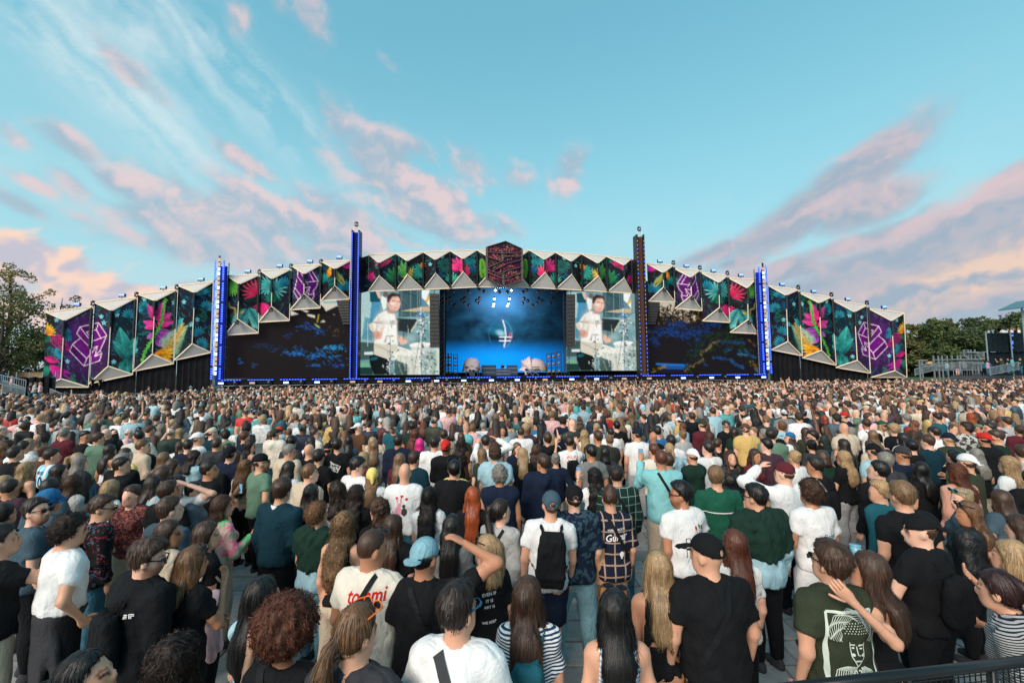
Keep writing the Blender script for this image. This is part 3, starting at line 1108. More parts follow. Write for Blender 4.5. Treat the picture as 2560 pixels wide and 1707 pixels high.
for _ in range(190):
    cx, cy = [(575, 1100), (1050, 760), (1060, 1260), (1200, 1250), (560, 1330), (1060, 620), (1150, 1100)][_g.integers(7)]
    d.ell(cx + _g.normal(0, 45), cy + _g.normal(0, 75), _g.uniform(6, 24), _g.uniform(5, 18), [(236, 242, 240), (40, 52, 54), (20, 26, 28), (180, 196, 194), (120, 150, 150)][_g.integers(5)], _g.uniform(0, 180), 0.9)
for pts_, w_, c_ in (([(400, 560), (360, 760), (350, 900)], 34, (196, 190, 176)), ([(560, 560), (540, 760), (480, 930)], 26, (206, 202, 190)), ([(650, 560), (670, 760), (680, 940)], 22, (206, 202, 192)), ([(340, 960), (520, 1040), (600, 1120)], 26, (178, 172, 156)),
                     ([(480, 960), (640, 1010), (820, 1040)], 18, (206, 204, 192)), ([(700, 1240), (760, 1392)], 30, (170, 172, 158)), ([(900, 1120), (930, 1392)], 40, (186, 190, 178)), ([(1000, 1100), (1010, 1392)], 24, (240, 240, 232)), ([(760, 1120), (800, 1300)], 20, (236, 236, 228))):
    for k in range(6):
        d.line(spline(pts_, 6), w_ * (1 - k * .14), c_, .16)
for x, y, rx, ry, c_, a_ in ((560, 380, 34, 90, (180, 124, 106), .3), (660, 340, 50, 80, (244, 196, 176), .4), (600, 480, 60, 34, (140, 92, 78), .4), (430, 620, 90, 150, (214, 210, 198), .4), (560, 700, 100, 190, (255, 255, 250), .5), (370, 820, 70, 60, (196, 130, 112), .4), (620, 240, 90, 44, (70, 52, 46), .4), (1180, 1200, 100, 150, (120, 146, 136), .35), (760, 1330, 90, 90, (40, 60, 58), .5)):
    d.ell(x, y, rx, ry, c_, 0, a_, .6)
for _ in range(150):
    x, y = _g.uniform(640, 1322), _g.uniform(480, 1392)
    a_ = _g.uniform(0, 6.28)
    d.line([(x, y), (x + math.cos(a_) * _g.uniform(15, 70), y + math.sin(a_) * _g.uniform(15, 70))], _g.uniform(3, 8), [(228, 236, 232), (60, 80, 82), (26, 34, 36), (150, 170, 168)][_g.integers(4)], .55)
d.im *= (1 + .10 * _g.normal(0, 1, d.im.shape[:2] + (1,))).clip(.7, 1.3)
for _ in range(12):
    d.ell(_g.uniform(940, 1160), _g.uniform(480, 560), 16, 12, (40, 110, 190), 0, 0.8)

LEDL = Canvas(165, -20, 2270, 1265, 290, 180, (30, 24, 27))
d = LEDL
for pts in ([(1700, 80), (2060, 80), (2060, 150), (1790, 250), (1770, 200), (1700, 140)], [(1210, 230), (1340, 290), (1215, 310)], [(1370, 215), (1520, 245), (1470, 265)],
            [(1480, 290), (1620, 310), (1610, 350), (1500, 320)], [(1870, 290), (1960, 280), (1940, 310)], [(1700, 420), (1760, 385), (1790, 415)]):
    d.poly(pts, (236, 232, 216))
d.poly([(1720, 90), (2060, 90), (2060, 130), (1760, 130)], (120, 196, 200), 0.7)
d.poly([(1780, 255), (1980, 165), (1990, 300), (1830, 310)], (26, 24, 22))
d.line([(1680, 300), (1655, 415)], 14, (226, 200, 50))
d.line([(1620, 450), (1690, 495)], 22, (190, 210, 90))
for cx, cy, sx, sy, n, c in ((1450, 480, 60, 22, 26, (20, 110, 220)), (1640, 545, 60, 30, 26, (20, 110, 220)), (1150, 620, 40, 25, 12, (14, 70, 150)), (740, 770, 110, 16, 30, (14, 60, 110)), (960, 830, 90, 24, 20, (14, 70, 120)),
                          (1330, 890, 120, 20, 60, (24, 140, 240)), (1560, 940, 60, 30, 24, (24, 140, 240)), (1700, 900, 60, 18, 26, (24, 140, 240)), (1930, 810, 110, 22, 70, (40, 170, 255)), (1880, 950, 70, 34, 24, (30, 150, 250)),
                          (1610, 1070, 50, 16, 14, (24, 140, 240)), (2020, 1070, 110, 30, 30, (20, 110, 210)), (1300, 790, 60, 18, 14, (20, 110, 190)), (380, 1010, 40, 30, 8, (24, 120, 200)), (620, 1050, 20, 20, 4, (24, 120, 200)),
                          (1930, 570, 60, 40, 14, (110, 90, 50)), (1600, 600, 160, 60, 20, (16, 34, 60)), (1800, 1080, 200, 80, 24, (12, 46, 90))):
    for _ in range(n):
        d.leaf(_g.normal(cx, sx), _g.normal(cy, sy), _g.uniform(-40, 30), _g.uniform(20, 70), _g.uniform(2.5, 6), c, tuple(min(255, q + 20) for q in c), _g.uniform(.5, 1), rib=False)
LEDR = Canvas(20, 20, 2045, 1265, 290, 180, (26, 22, 28))
d = LEDR
d.poly([(340, 100), (620, 110), (960, 300), (960, 400), (800, 440), (640, 340), (340, 330)], (226, 214, 192))
for _ in range(260):
    d.leaf(_g.uniform(320, 1050), _g.uniform(170, 480), _g.uniform(0, 360), _g.uniform(30, 110), _g.uniform(6, 16), (34, 26, 22), (54, 42, 30), 1.0, rib=False)
for k in (720, 640, 860):
    d.line([(k, 500), (k + 20, 250)], 26, (30, 24, 22))
for _ in range(50):
    d.leaf(_g.uniform(320, 1050), _g.uniform(200, 460), _g.uniform(0, 360), _g.uniform(20, 60), _g.uniform(3, 8), (170, 120, 50), (226, 180, 90), 0.8, rib=False)
for cx, cy, sx, sy, n in ((610, 470, 110, 40, 90), (330, 590, 110, 30, 60), (560, 620, 160, 40, 80), (930, 590, 120, 30, 60), (1200, 480, 130, 30, 50), (760, 660, 110, 30, 40), (230, 750, 40, 50, 26), (1000, 720, 100, 60, 20), (900, 900, 60, 60, 14)):
    for _ in range(n):
        d.leaf(_g.normal(cx, sx), _g.normal(cy, sy), _g.uniform(-30, 40), _g.uniform(25, 75), _g.uniform(5, 11), (12, 46, 104), (26, 96, 190), _g.uniform(.3, .9), rib=False)
d.poly([(260, 1100), (820, 1110), (760, 1200), (420, 1190)], (24, 90, 170))
d.line([(270, 1110), (780, 1135)], 26, (40, 130, 220))
for _ in range(120):
    t = _g.uniform(0, 1)
    x, y = 720 + 1300 * t, 1240 - 640 * math.sin(math.pi * (0.08 + 0.84 * t)) ** 0.8 + _g.normal(0, 30) + _g.uniform(0, 260)
    d.leaf(x, min(y, 1230), _g.uniform(-60, 60), _g.uniform(60, 150), _g.uniform(10, 24), (14, 34, 20), (36, 66, 30), 0.9)
for a, b, n, c in (((720, 1230), (1060, 1060), 26, (230, 180, 100)), ((980, 1010), (1210, 820), 24, (236, 200, 140)), ((1180, 1150), (1040, 1070), 8, (40, 120, 220)), ((180, 1220), (420, 1150), 26, (220, 190, 90)),
                   ((1880, 1040), (2040, 1200), 22, (240, 180, 90)), ((1840, 700), (1960, 780), 8, (230, 170, 70)), ((1240, 760), (1340, 740), 8, (240, 200, 190)),
                   ((1330, 740), (1760, 770), 40, (40, 120, 220)), ((1220, 1000), (1560, 1040), 34, (40, 130, 230)), ((1520, 1040), (1740, 1160), 30, (40, 140, 240)), ((1440, 900), (1560, 890), 12, (40, 150, 250)),
                   ((1640, 950), (1860, 960), 24, (90, 190, 250)), ((1800, 890), (1980, 1000), 20, (40, 140, 250)), ((1700, 870), (1740, 900), 5, (60, 170, 255)), ((1960, 1150), (2040, 1210), 10, (60, 140, 240))):
    for _ in range(n):
        t = _g.uniform(0, 1)
        ang = -math.degrees(math.atan2(b[1] - a[1], b[0] - a[0])) + _g.normal(0, 14)
        d.leaf(a[0] + (b[0] - a[0]) * t + _g.normal(0, 12), a[1] + (b[1] - a[1]) * t + _g.normal(0, 14), ang, _g.uniform(30, 80), _g.uniform(3, 7), tuple(int(q * .5) for q in c), tuple(int(q * .9) for q in c), _g.uniform(.4, .95), rib=False)

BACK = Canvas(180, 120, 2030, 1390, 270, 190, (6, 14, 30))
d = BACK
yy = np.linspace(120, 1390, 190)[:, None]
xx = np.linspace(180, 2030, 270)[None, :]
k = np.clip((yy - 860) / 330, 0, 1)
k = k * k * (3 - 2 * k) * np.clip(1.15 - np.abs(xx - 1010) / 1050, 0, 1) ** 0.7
top = np.exp(-((xx - 1050) / 330) ** 2 - ((yy - 330) / 210) ** 2)  # glow of lamp-lit haze, painted into the screen's emission
mid_haze = np.exp(-((xx - 1050) / 620) ** 2 - ((yy - 620) / 420) ** 2)  # misty stage haze, likewise painted into the screen picture
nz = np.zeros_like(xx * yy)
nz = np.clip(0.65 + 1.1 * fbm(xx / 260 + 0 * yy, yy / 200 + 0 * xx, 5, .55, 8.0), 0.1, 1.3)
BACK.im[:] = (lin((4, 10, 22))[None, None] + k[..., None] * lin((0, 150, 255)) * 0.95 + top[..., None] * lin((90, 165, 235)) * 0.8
              + (mid_haze * nz)[..., None] * lin((40, 110, 150)) * 0.75)
d.ell(1010, 800, 60, 36, (190, 232, 240), -20, 0.9, 0.7)
d.ell(960, 780, 120, 60, (30, 130, 160), -10, 0.5, 0.8)
arc = [(1012 + 172 * math.sin(t), 820 - 216 * math.cos(t)) for t in np.linspace(0.25, 2.9, 40)]
d.line(arc, 5, (90, 170, 200), 0.9)
arc = [(1012 - 172 * math.sin(t), 820 - 216 * math.cos(t)) for t in np.linspace(0.6, 2.2, 30)]
d.line(arc, 4, (60, 140, 200), 0.8)
d.ell(1160, 850, 26, 60, (190, 90, 130), 0, 0.6, 0.4)
d.line(spline([(1045, 608), (1078, 720), (1090, 830), (1080, 940), (1063, 1010)]), 11, (240, 246, 250))
d.line([(1000, 864), (1178, 864)], 12, (244, 248, 250))
d.line([(1000, 918), (1160, 918)], 12, (244, 248, 250))

M_SCREEN = mat_display('video_display', 0.55)
M_LEDW = mat_display('led_wall_display', 0.42)
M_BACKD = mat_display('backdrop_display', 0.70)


def display(name, part, label, cat, canvas, quad, mat, off, frame=0.12, group=None):
    q = [SP(*p, off) for p in quad]
    base = (q[2] + q[3]) / 2
    t = thing(name, label, cat, (base.x, base.y, base.z), 0, group)
    P, Fq = grid_patch(*q, int(canvas.nx / 2.1), int(canvas.ny / 2.1))
    im = canvas.im
    u, v = np.meshgrid(np.linspace(canvas.x0, canvas.x1, int(canvas.nx / 2.1)), np.linspace(canvas.y0, canvas.y1, int(canvas.ny / 2.1)))
    link_mesh(part, np_mesh(part, P, Fq, canvas.sample(u, v).reshape(-1, 3)), mat, t, world=True)
    fr = MB()
    fr.prism([p - STN * 0.02 for p in q], -STN * 0.5)
    fr.build('cabinet', M_BLACKMET, t, world=True)
    return t


def r1(x, y): return 880 + x * 250 / 1508, 700 + y * 260 / 1568
def r2(x, y): return 1080 + x * 350 / 2111, 700 + y * 260 / 1568
def r3(x, y): return 540 + x * 360 / 2352, 740 + y * 220 / 1437
def r4(x, y): return 1600 + x * 340 / 2352, 740 + y * 220 / 1522


display('video_screen', 'display', 'bright video screen with a drummer left of the stage opening', 'video screen', DRUM,
        [r1(104, 150), r1(1322, 150), r1(1322, 1425), r1(96, 1430)], M_SCREEN, -1.0, group='video screens beside the stage opening')
display('video_screen', 'display', 'bright video screen with a drummer right of the stage opening', 'video screen', DRUM,
        [zc(2, 1385, 615), zc(2, 2056, 640), zc(2, 2072, 1345), zc(2, 1380, 1348)], M_SCREEN, -1.0, group='video screens beside the stage opening')
display('led_wall', 'display', 'dark screen with blue leaf glints under the left mural wing', 'led screen', LEDL,
        [r3(165, -20), r3(2270, -40), r3(2230, 1330), r3(150, 1350)], M_LEDW, -1.0, group='side screens of the stage')
display('led_wall', 'display', 'dark screen with blue foliage and golden palm leaf at right', 'led screen', LEDR,
        [r4(20, 20), r4(2020, 20), r4(2045, 1340), r4(40, 1340)], M_LEDW, -1.0, group='side screens of the stage')
# ------------------------------------------------------------------ stage deck, house, towers
S_L, S_R = S_of(SP(552, 945, 2.5)), S_of(SP(1915, 931, 2.5))
DECK = 1.95
b0 = ST((S_L + S_R) / 2, 0, 0)
deck = thing('stage_deck', 'long black stage deck with blue light line facing the crowd', 'stage', (b0.x, b0.y, 0), 0)
MR = Matrix.Translation(ST0) @ Matrix.Rotation(STR, 4, 'Z')      # local x along stage, y away from crowd


def sbox(mb, s0, s1, o0, o1, z0, z1):
    """box in stage coordinates (along, towards crowd, up)"""
    return mb.box(s0, s1, -o1, -o0, z0, z1, MR)


sbox(MB(), S_L, S_R, -16, 2.5, DECK - 0.25, DECK).build('deck_floor', M_BLACK, deck, world=True)
sbox(MB(), S_L + 0.1, S_R - 0.1, 2.1, 2.42, 0, DECK - 0.252).build('fascia', M_BLACK, deck, world=True)
mb = MB()
n = int((S_R - S_L) / 0.42)
for i in range(n):
    s = S_L + (i + .5) * (S_R - S_L) / n
    if (i * 7919) % 11 not in (3, 4):
        sbox(mb, s - .13, s + .13, 2.51, 2.57, DECK - .12, DECK - .02)
mb.build('led_line', M_BLUE, deck, world=True)['kind'] = 'stuff'
mb = MB().bar(ST(S_L, 2.75, 1.05), ST(S_R, 2.75, 1.05), .06)
for i in range(30):
    s = S_L + (i + .5) * (S_R - S_L) / 30
    mb.bar(ST(s, 2.75, 1.05), ST(s, 2.42, 1.05), .05)
mb.build('lamp_rail', M_STEEL, deck, world=True)


# --- lamps (one of each kind, then copies)
def flood(label, lit, group):
    t = thing('flood_light', label, 'flood light', (0, 0, 0), 0, group)
    MB().box(-.42, .42, -.12, .22, .16, .52).box(-.46, -.40, -.05, .08, 0, .4).box(.40, .46, -.05, .08, 0, .4).box(-.46, .46, -.05, .08, -.04, .03).build('housing', M_BLACKMET, t)
    MB().box(-.37, .37, -.15, -.115, .2, .48).build('lens', lit, t)
    return t


def moving_head(label, group):
    t = thing('moving_head_light', label, 'stage light', (0, 0, 0), 0, group)
    MB().box(-.24, .24, -.2, .2, 0, .16).build('base', M_BLACKMET, t)
    MB().box(-.28, -.2, -.09, .09, .14, .6).box(.2, .28, -.09, .09, .14, .6).build('yoke', M_BLACKMET, t)
    MB().tube([(0, .24, .62), (0, .1, .60), (0, -.16, .54), (0, -.3, .52)], [.12, .19, .19, .16], 10).build('head', M_BLACKMET, t, True)
    MB().tube([(0, -.3, .52), (0, -.315, .517)], [.135, .13], 10).build('lens', M_LENS, t)
    return t


def put(src, used, p, rz, label, group=None):
    if not used:
        used.append(1)
        src.location = p
        src.rotation_euler = (0, 0, rz)
        src['label'] = label
        return src
    return copy_tree(src, p, rz, label, group)


M_FLOODB = mat_emit('flood_glass_blue', (0.12, 0.25, 1.0), 2.2)
fl_lit, u1 = flood('x', M_BLUEW, 'lit blue lamps along the stage lip'), []
fl_off, u2 = flood('x', M_WARM, 'unlit lamps along the stage lip'), []
mh, u3 = moving_head('x', 'moving lights'), []
WN = ['the left tower', 'the dark left screen', 'the left video screen', 'the stage opening', 'the right video screen', 'the blue right screen']


def near_what(px):
    return 'dark left screen' if px < 885 else 'left video screen' if px < 1095 else 'stage opening' if px < 1415 else 'right video screen' if px < 1610 else 'blue palm screen'


ords = ['first', 'second', 'third', 'fourth', 'fifth', 'sixth', 'seventh', 'eighth']


def row_label(kind, what, i):
    return f'{kind} below the {what}, {ords[i]} from left'


cnt = {}
for zi, x in ((1, 198), (1, 795), (1, 1080), (1, 1915), (1, 2175), (2, 190), (2, 440), (2, 693), (2, 930), (2, 1430), (2, 1658), (3, 763), (3, 1022), (3, 1262), (3, 1500)):
    px = zc(zi, x, 0)[0]
    p = SP(px, 945, 2.75)
    k = ('lit', near_what(px))
    cnt[k] = cnt.get(k, -1) + 1
    put(fl_lit, u1, (p.x, p.y, 1.1), STR, row_label('glowing blue lamp on the stage lip', k[1], cnt[k]))
for zi, x in ((1, 485), (1, 1405), (1, 1655), (3, 220), (3, 450), (2, 1185)):
    px = zc(zi, x, 0)[0]
    p = SP(px, 945, 2.75)
    k = ('off', near_what(px))
    cnt[k] = cnt.get(k, -1) + 1
    put(fl_off, u2, (p.x, p.y, 1.1), STR, row_label('dim white lamp on the stage lip', k[1], cnt[k]))
for zi, x in ((1, 330), (1, 640), (1, 935), (1, 1215), (1, 1525), (1, 1785), (1, 2045), (2, 285), (2, 575), (2, 820), (2, 1100), (2, 1550), (2, 1790), (3, 95), (3, 340), (3, 890), (3, 1145)):
    px = zc(zi, x, 0)[0]
    p = SP(px, 945, 2.75)
    k = ('mh', near_what(px))
    cnt[k] = cnt.get(k, -1) + 1
    put(mh, u3, (p.x, p.y, 1.08), STR, row_label('black moving light on the stage lip', k[1], cnt[k]), 'moving lights on the stage lip')

# lamps along the wing tops (photo: heads on the folds, floods on the roof edges) and heads on the lower triangles
fl_top = flood('x', M_FLOODB, 'flood lights on the wing tops')
u4 = []
WDESC = {'outer_left': 'outermost left wing', 'inner_left': 'inner left wing', 'inner_right': 'inner right wing', 'outer_right': 'outermost right wing'}
for wname in ('outer_left', 'inner_left', 'inner_right', 'outer_right'):
    for mi, (zi, tl, tr, rt, rb, bl, br) in enumerate(MODS[wname]):
        TL, TR = SP(*zc(zi, *tl)), SP(*zc(zi, *tr))
        which = f'{ords[mi]} fold of the {WDESC[wname]}'
        m = TL.lerp(TR, 0.56) - STN * 0.6
        put(fl_top, u4, (m.x, m.y, m.z + .5), STR, 'flood light above the ' + which)
        post = MB().bar(m + Vector((0, 0, -1.0)), m + Vector((0, 0, .55)), .08)
        post.build('lamp_post', M_BLACKMET, WINGS[wname], world=True)
        if (wname.endswith('left') and mi < 3) or (wname.endswith('right') and mi < 3):
            p = TR + STN * 0.1
            put(mh, u3, (p.x, p.y, p.z + .10), STR, 'moving light at the top corner of the ' + which, 'moving lights on the wing tops')
        if wname.startswith('inner'):
            RB = SP(*zc(zi, *rb), RIDGE)
            put(mh, u3, (RB.x + STN.x * .35, RB.y + STN.y * .35, RB.z - .85), STR, 'moving light on the lower triangle of the ' + which, 'moving lights on the lower triangles')

# --- tall masts
M_MAST_SUNSET = mat_plain('mast_cloth', L3(84, 58, 52), 0.8, var=0.12)  # brown carries the sunset light, put into the base colour
M_MAST_LEDLIT = mat_plain('mast_cloth_led_tint', L3(24, 34, 92), 0.8, var=0.12)  # blue of the LED strips' light painted into the cloth colour


def mast(label, top, bot, wpx, cloth, mixwarm):
    off = 1.9
    B = SP(*bot, off)
    T = SP(*top, off)
    s = S_of(B)
    hw = wpx * 0.5 / FPX * B.y
    t = thing('light_mast', label, 'mast', (B.x, B.y, 0), 0, 'tall masts flanking the stage opening')
    H_ = T.z
    sbox(MB(), s - hw * .62, s + hw * .62, off - 1.5, off - .35, 0, H_).build('column', cloth, t, world=True)
    fl = MB()
    sbox(fl, s - hw, s - hw * .66, off - 1.6, off, 0, H_ + .3)
    sbox(fl, s + hw * .66, s + hw, off - 1.6, off, 0, H_ + .3)
    fl.build('side_fin', M_BLACKMET, t, world=True)
    for sg in (-1, 1):
        mb, mw = MB(), MB()
        nn = int((H_ - DECK) / .34)
        for i in range(nn):
            z = DECK + (i + .5) * .34
            q = mw if (mixwarm and z > 8 and i % 3) else mb
            if mixwarm and i % 2:
                continue
            sbox(q, s + sg * hw * .8 - .05, s + sg * hw * .8 + .05, off + .003, off + .06, z - .08, z + .08)
        mb.build('led_strip', M_BLUE, t, world=True)['kind'] = 'stuff'
        if mw.v:
            mw.build('led_strip', M_WARM, t, world=True)['kind'] = 'stuff'
    cg = MB()
    for a in (-1, 1):
        cg.bar(ST(s + a * .4, off - .5, H_), ST(s + a * .4, off - .5, H_ + 1.0), .1)
    cg.bar(ST(s - .45, off - .5, H_ + 1.0), ST(s + .45, off - .5, H_ + 1.0), .1)
    cg.build('top_cradle', M_TRIM, t, world=True)
    p = ST(s, off - .5, H_ + 1.05)
    put(mh, u3, p, STR, 'moving light on top of the ' + ('left' if s < 0 else 'right') + ' tall mast', 'moving lights on the masts')
    return t


mast('tall left mast with blue light strips between dark and bright screens', zc(1, 1437, 145), zc(1, 1408, 1428), 20, M_MAST_LEDLIT, False)
mast('tall brown right mast with light strips right of the video screen', zc(3, 377, 112), zc(3, 408, 1335), 21, M_MAST_SUNSET, True)  # brown here carries the sunset light painted into the cloth colour


# --- lower truss towers
def tower(label, l_t, c_t, r_t, bot):
    off = 1.6
    pts = [SP(*q, off) for q in (l_t, c_t, r_t)]
    B = SP(*bot, off)
    s0 = S_of(SP(*bot, off))
    hw = (S_of(pts[2]) - S_of(pts[0])) / 2
    H_ = pts[1].z
    t = thing('truss_tower', label, 'light tower', (B.x, B.y, 0), 0, 'truss light towers')
    mb = MB()
    for a in (-1, 1):
        for o in (off, off - 1.2):
            mb.bar(ST(s0 + a * hw, o, 0), ST(s0 + a * hw, o, H_ - .6), .09)
    for i in range(int(H_ / 1.5)):
        z = .6 + i * 1.5
        mb.bar(ST(s0 - hw, off, z), ST(s0 + hw, off, z), .06)
        mb.bar(ST(s0 - hw, off, z), ST(s0 + hw, off, z + 1.5), .05)
        mb.bar(ST(s0 - hw, off - 1.2, z), ST(s0 + hw, off - 1.2, z), .06)
    mb.build('truss', M_BLACKMET, t, world=True)
    sbox(MB(), s0 - hw * .9, s0 + hw * .9, off - 1.0, off - .8, 1, H_ - 1.2).build('backing', mat_plain('led_tinted_cloth', (0.012, 0.03, 0.30), .8), t, world=True)  # backing colour has the LEDs' blue light painted in
    sbox(MB(), s0 - .13, s0 + .13, off + .05, off + .15, DECK, H_ + .2).build('bar_housing', M_BLACKMET, t, world=True)
    mbl, mw = MB(), MB()
    nn = int((H_ - DECK - .6) / .72)
    for i in range(nn):
        z = DECK + .6 + (i + .5) * .72
        q = mbl if (i * 37) % 7 < 3 else mw
        sbox(q, s0 - .17, s0 + .17, off + .153, off + .2, z - .26, z + .26)
    mbl.build('led_bar', M_BLUEW, t, world=True)['kind'] = 'stuff'
    mw.build('led_bar', M_WARM, t, world=True)['kind'] = 'stuff'
    for a in (-1, 1):
        mb = MB()
        nn = int((H_ - DECK) / .36)
        for i in range(nn):
            z = DECK + (i + .5) * .36
            if (i * 53) % 9 != 4:
                sbox(mb, s0 + a * hw * .92 - .11, s0 + a * hw * .92 + .11, off + .06, off + .12, z - .1, z + .1)
        mb.build('led_strip', M_BLUE, t, world=True)['kind'] = 'stuff'
    return t


tower('blue lit truss tower beside the outermost left mural wing', zc(0, 1985, 90), zc(0, 2025, 85), zc(0, 2067, 95), zc(0, 1984, 1130))
tower('blue lit truss tower beside the outermost right mural wing', zc(3, 1452, 375), zc(3, 1490, 370), zc(3, 1522, 370), zc(3, 1536, 1305))

# white poles beside the towers
for zi, a, b, l in ((0, (2088, 255), (2066, 1150), 'pale scaffold pole at the left edge of the dark left screen'), (3, (1428, 515), (1462, 1320), 'pale scaffold pole at the right edge of the palm leaf screen')):
    B = SP(*zc(zi, *b), .3)
    T = SP(*zc(zi, *a), .3)
    pl = thing('scaffold_pole', l, 'pole', (B.x, B.y, 0))
    MB().tube([(B.x, B.y, 0), (B.x, B.y, T.z)], .13, 8).build('pole', M_STEEL, pl, world=True)
    mbc = MB()
    for k in range(8):
        mbc.tube([(B.x, B.y, 2 + k * 1.6), (B.x, B.y, 2.15 + k * 1.6)], .19, 8)
    mbc.build('coupler', M_STEEL, pl, world=True)

# --- stage house behind the opening
hs = ST(0, -6, 0)
house = thing('stage_house', 'black stage box behind the opening, hung with dark drapes', 'stage house', (hs.x, hs.y, DECK))
sl, sr_ = S_of(SP(*r2(112, 700), -1.2)), S_of(SP(*r2(2032, 700), -1.2))
zt = SP(*r2(1050, 118), -1.2).z
bq = [SP(*r2(*q), -13) for q in ((182, 118), (2050, 118), (2050, 1392), (182, 1392))]
bl_, br_ = S_of(bq[0]), S_of(bq[1])
def sidewall(sa, oa, sb, ob, z0, z1, name):
    a, b = ST(sa, oa, 0), ST(sb, ob, 0)
    n = 25
    vs, fs = [], []
    for i in range(n):
        t = i / (n - 1)
        p = a.lerp(b, t) + STT * (.12 * math.sin(i * 1.57))
        vs += [(p.x, p.y, z0), (p.x, p.y, z1)]
    fs = [(2 * i, 2 * i + 2, 2 * i + 3, 2 * i + 1) for i in range(n - 1)]
    link_mesh(name, MB().add(vs, fs).mesh(name), M_BLACK, house, world=True)
sidewall(sl, -1.2, min(sl, bl_) + .4, -13.2, DECK, zt + 5, 'side_drape')
sidewall(sr_, -1.2, max(sr_, br_) - .1, -13.2, DECK, zt + 5, 'side_drape')
sbox(MB(), sl - 3, sr_ + 3, -16, -1.3, zt + 4.6, zt + 4.8).build('roof', M_BLACK, house, world=True)
sbox(MB(), S_L, S_R, -16.5, -16.2, 0, zt + 4.5).build('rear_wall', M_BLACK, house, world=True)
tm = MB()
for o in (-3, -6, -9):
    zz_ = zt + 0.9 + (-o) * .06
    for dz_ in (0, .5):
        tm.bar(ST(sl + .5, o, zz_ + dz_), ST(sr_ - .5, o, zz_ + dz_), .07)
    for i in range(28):
        s = sl + .5 + (sr_ - sl - 1) * i / 28
        tm.bar(ST(s, o, zz_), ST(s + .45, o, zz_ + .5), .05)
tm.build('roof_truss', M_BLACKMET, house, world=True)
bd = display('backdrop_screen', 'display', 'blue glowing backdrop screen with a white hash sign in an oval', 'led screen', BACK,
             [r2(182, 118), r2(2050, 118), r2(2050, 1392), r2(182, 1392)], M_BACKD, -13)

# lit and unlit lamps in the roof
def can(label, lens, group, scale):
    t = thing('stage_lamp', label, 'stage lamp', (0, 0, 0), 0, group)
    MB().tube([(0, .2, .3), (0, .1, .22), (0, -.12, 0), (0, -.2, -.08)], [.1 * scale, .2 * scale, .22 * scale, .2 * scale], 8).build('housing', M_BLACKMET, t, True)
    MB().tube([(0, -.2, -.08), (0, -.26, -.15)], [.19 * scale, .14 * scale], 8).build('lens', lens, t)
    return t
M_AMBER = mat_plain('amber_brass', L3(150, 110, 86), 0.5, .2)
cl, u5 = can('x', M_SPOT, 'dazzling white lamps in the stage roof', 1.05), []
for i, (x, y, o) in enumerate(((955, 152, -3), (1195, 152, -3), (940, 282, -6), (1168, 282, -6), (932, 355, -9), (1150, 355, -9), (922, 390, -10), (1133, 388, -10))):
    p = SP(*r2(x, y), o)
    put(cl, u5, p, STR, f'dazzling white lamp in the stage roof, {"left" if i % 2 == 0 else "right"} column, {ords[i // 2]} from the top')
ca, u6 = can('x', M_AMBER, 'unlit lamps in the stage roof', 1.3), []
for x, y, o in ((245, 150, -3), (478, 150, -3), (715, 150, -3), (1430, 155, -3), (1665, 160, -3), (1890, 160, -3), (270, 280, -6), (490, 280, -6), (715, 283, -6), (1390, 287, -6), (1610, 287, -6), (1828, 290, -6),
             (280, 350, -9), (490, 352, -9), (710, 355, -9), (1368, 357, -9), (1580, 357, -9), (1790, 357, -9), (315, 180, -3), (550, 180, -3), (785, 180, -3), (1018, 185, -3), (1138, 185, -3), (1375, 185, -3), (1605, 185, -3), (1830, 190, -3),
             (220, 310, -6), (445, 310, -6), (670, 318, -6), (1445, 320, -6), (1665, 320, -6), (345, 385, -9), (560, 385, -9), (1520, 390, -9)):
    put(ca, u6, SP(*r2(x, y), o), STR, 'small unlit amber lamp hanging in the dark stage roof')
spot = bpy.data.lights.new('stage_glow', 'POINT')
spot.energy = 1500
spot.color = (0.35, 0.6, 1.0)
spot.shadow_soft_size = .6
so = bpy.data.objects.new('stage_glow', spot)
so.location = SP(*r2(1045, 270), -6)
COL.objects.link(so)

# --- loudspeakers
def array(label, quad, off, n, curve=0.0):
    a, b, c_, d_ = [SP(*q, off) for q in quad]
    t = thing('line_array', label, 'loudspeaker', (d_.x, d_.y, d_.z), 0, 'hanging loudspeaker columns')
    for i in range(n):
        z1 = a.z + (d_.z - a.z) * i / n
        z0 = a.z + (d_.z - a.z) * (i + 1) / n + .05
        o = off - curve * (i / n) ** 2
        s0_ = S_of(a) + (S_of(d_) - S_of(a)) * i / n
        s1_ = S_of(b) + (S_of(c_) - S_of(b)) * i / n
        mb = MB()
        sbox(mb, s0_, s1_, o - .9, o, z0, z1)
        sbox(mb, s0_ + .1, (s0_ + s1_) / 2 - .06, o + .003, o + .04, z0 + .06, z1 - .06)
        sbox(mb, (s0_ + s1_) / 2 + .06, s1_ - .1, o + .003, o + .04, z0 + .06, z1 - .06)
        mb.build('speaker_cabinet', M_SPEAKER, t, world=True)
    m = (a + b) / 2
    MB().bar(m - STN * .4, m - STN * .4 + Vector((0, 0, 1.6)), .1).build('hoist_chain', M_BLACKMET, t, world=True)


array('brown black loudspeaker column hanging left of the stage opening', [r1(1170, 205), r1(1305, 205), r1(1318, 1015), r1(1178, 1015)], .3, 14)
array('brown black loudspeaker column hanging right of the stage opening', [zc(2, 1390, 645), zc(2, 1463, 645), zc(2, 1461, 1125), zc(2, 1386, 1125)], .3, 14)
array('curved loudspeaker column hanging against the left tall mast', [r3(1970, 68), r3(2180, 62), r3(2175, 460), r3(2060, 460)], .35, 9, .8)
array('curved loudspeaker column hanging against the right tall mast', [r4(150, 110), r4(340, 110), r4(290, 485), r4(158, 485)], .35, 9, .8)
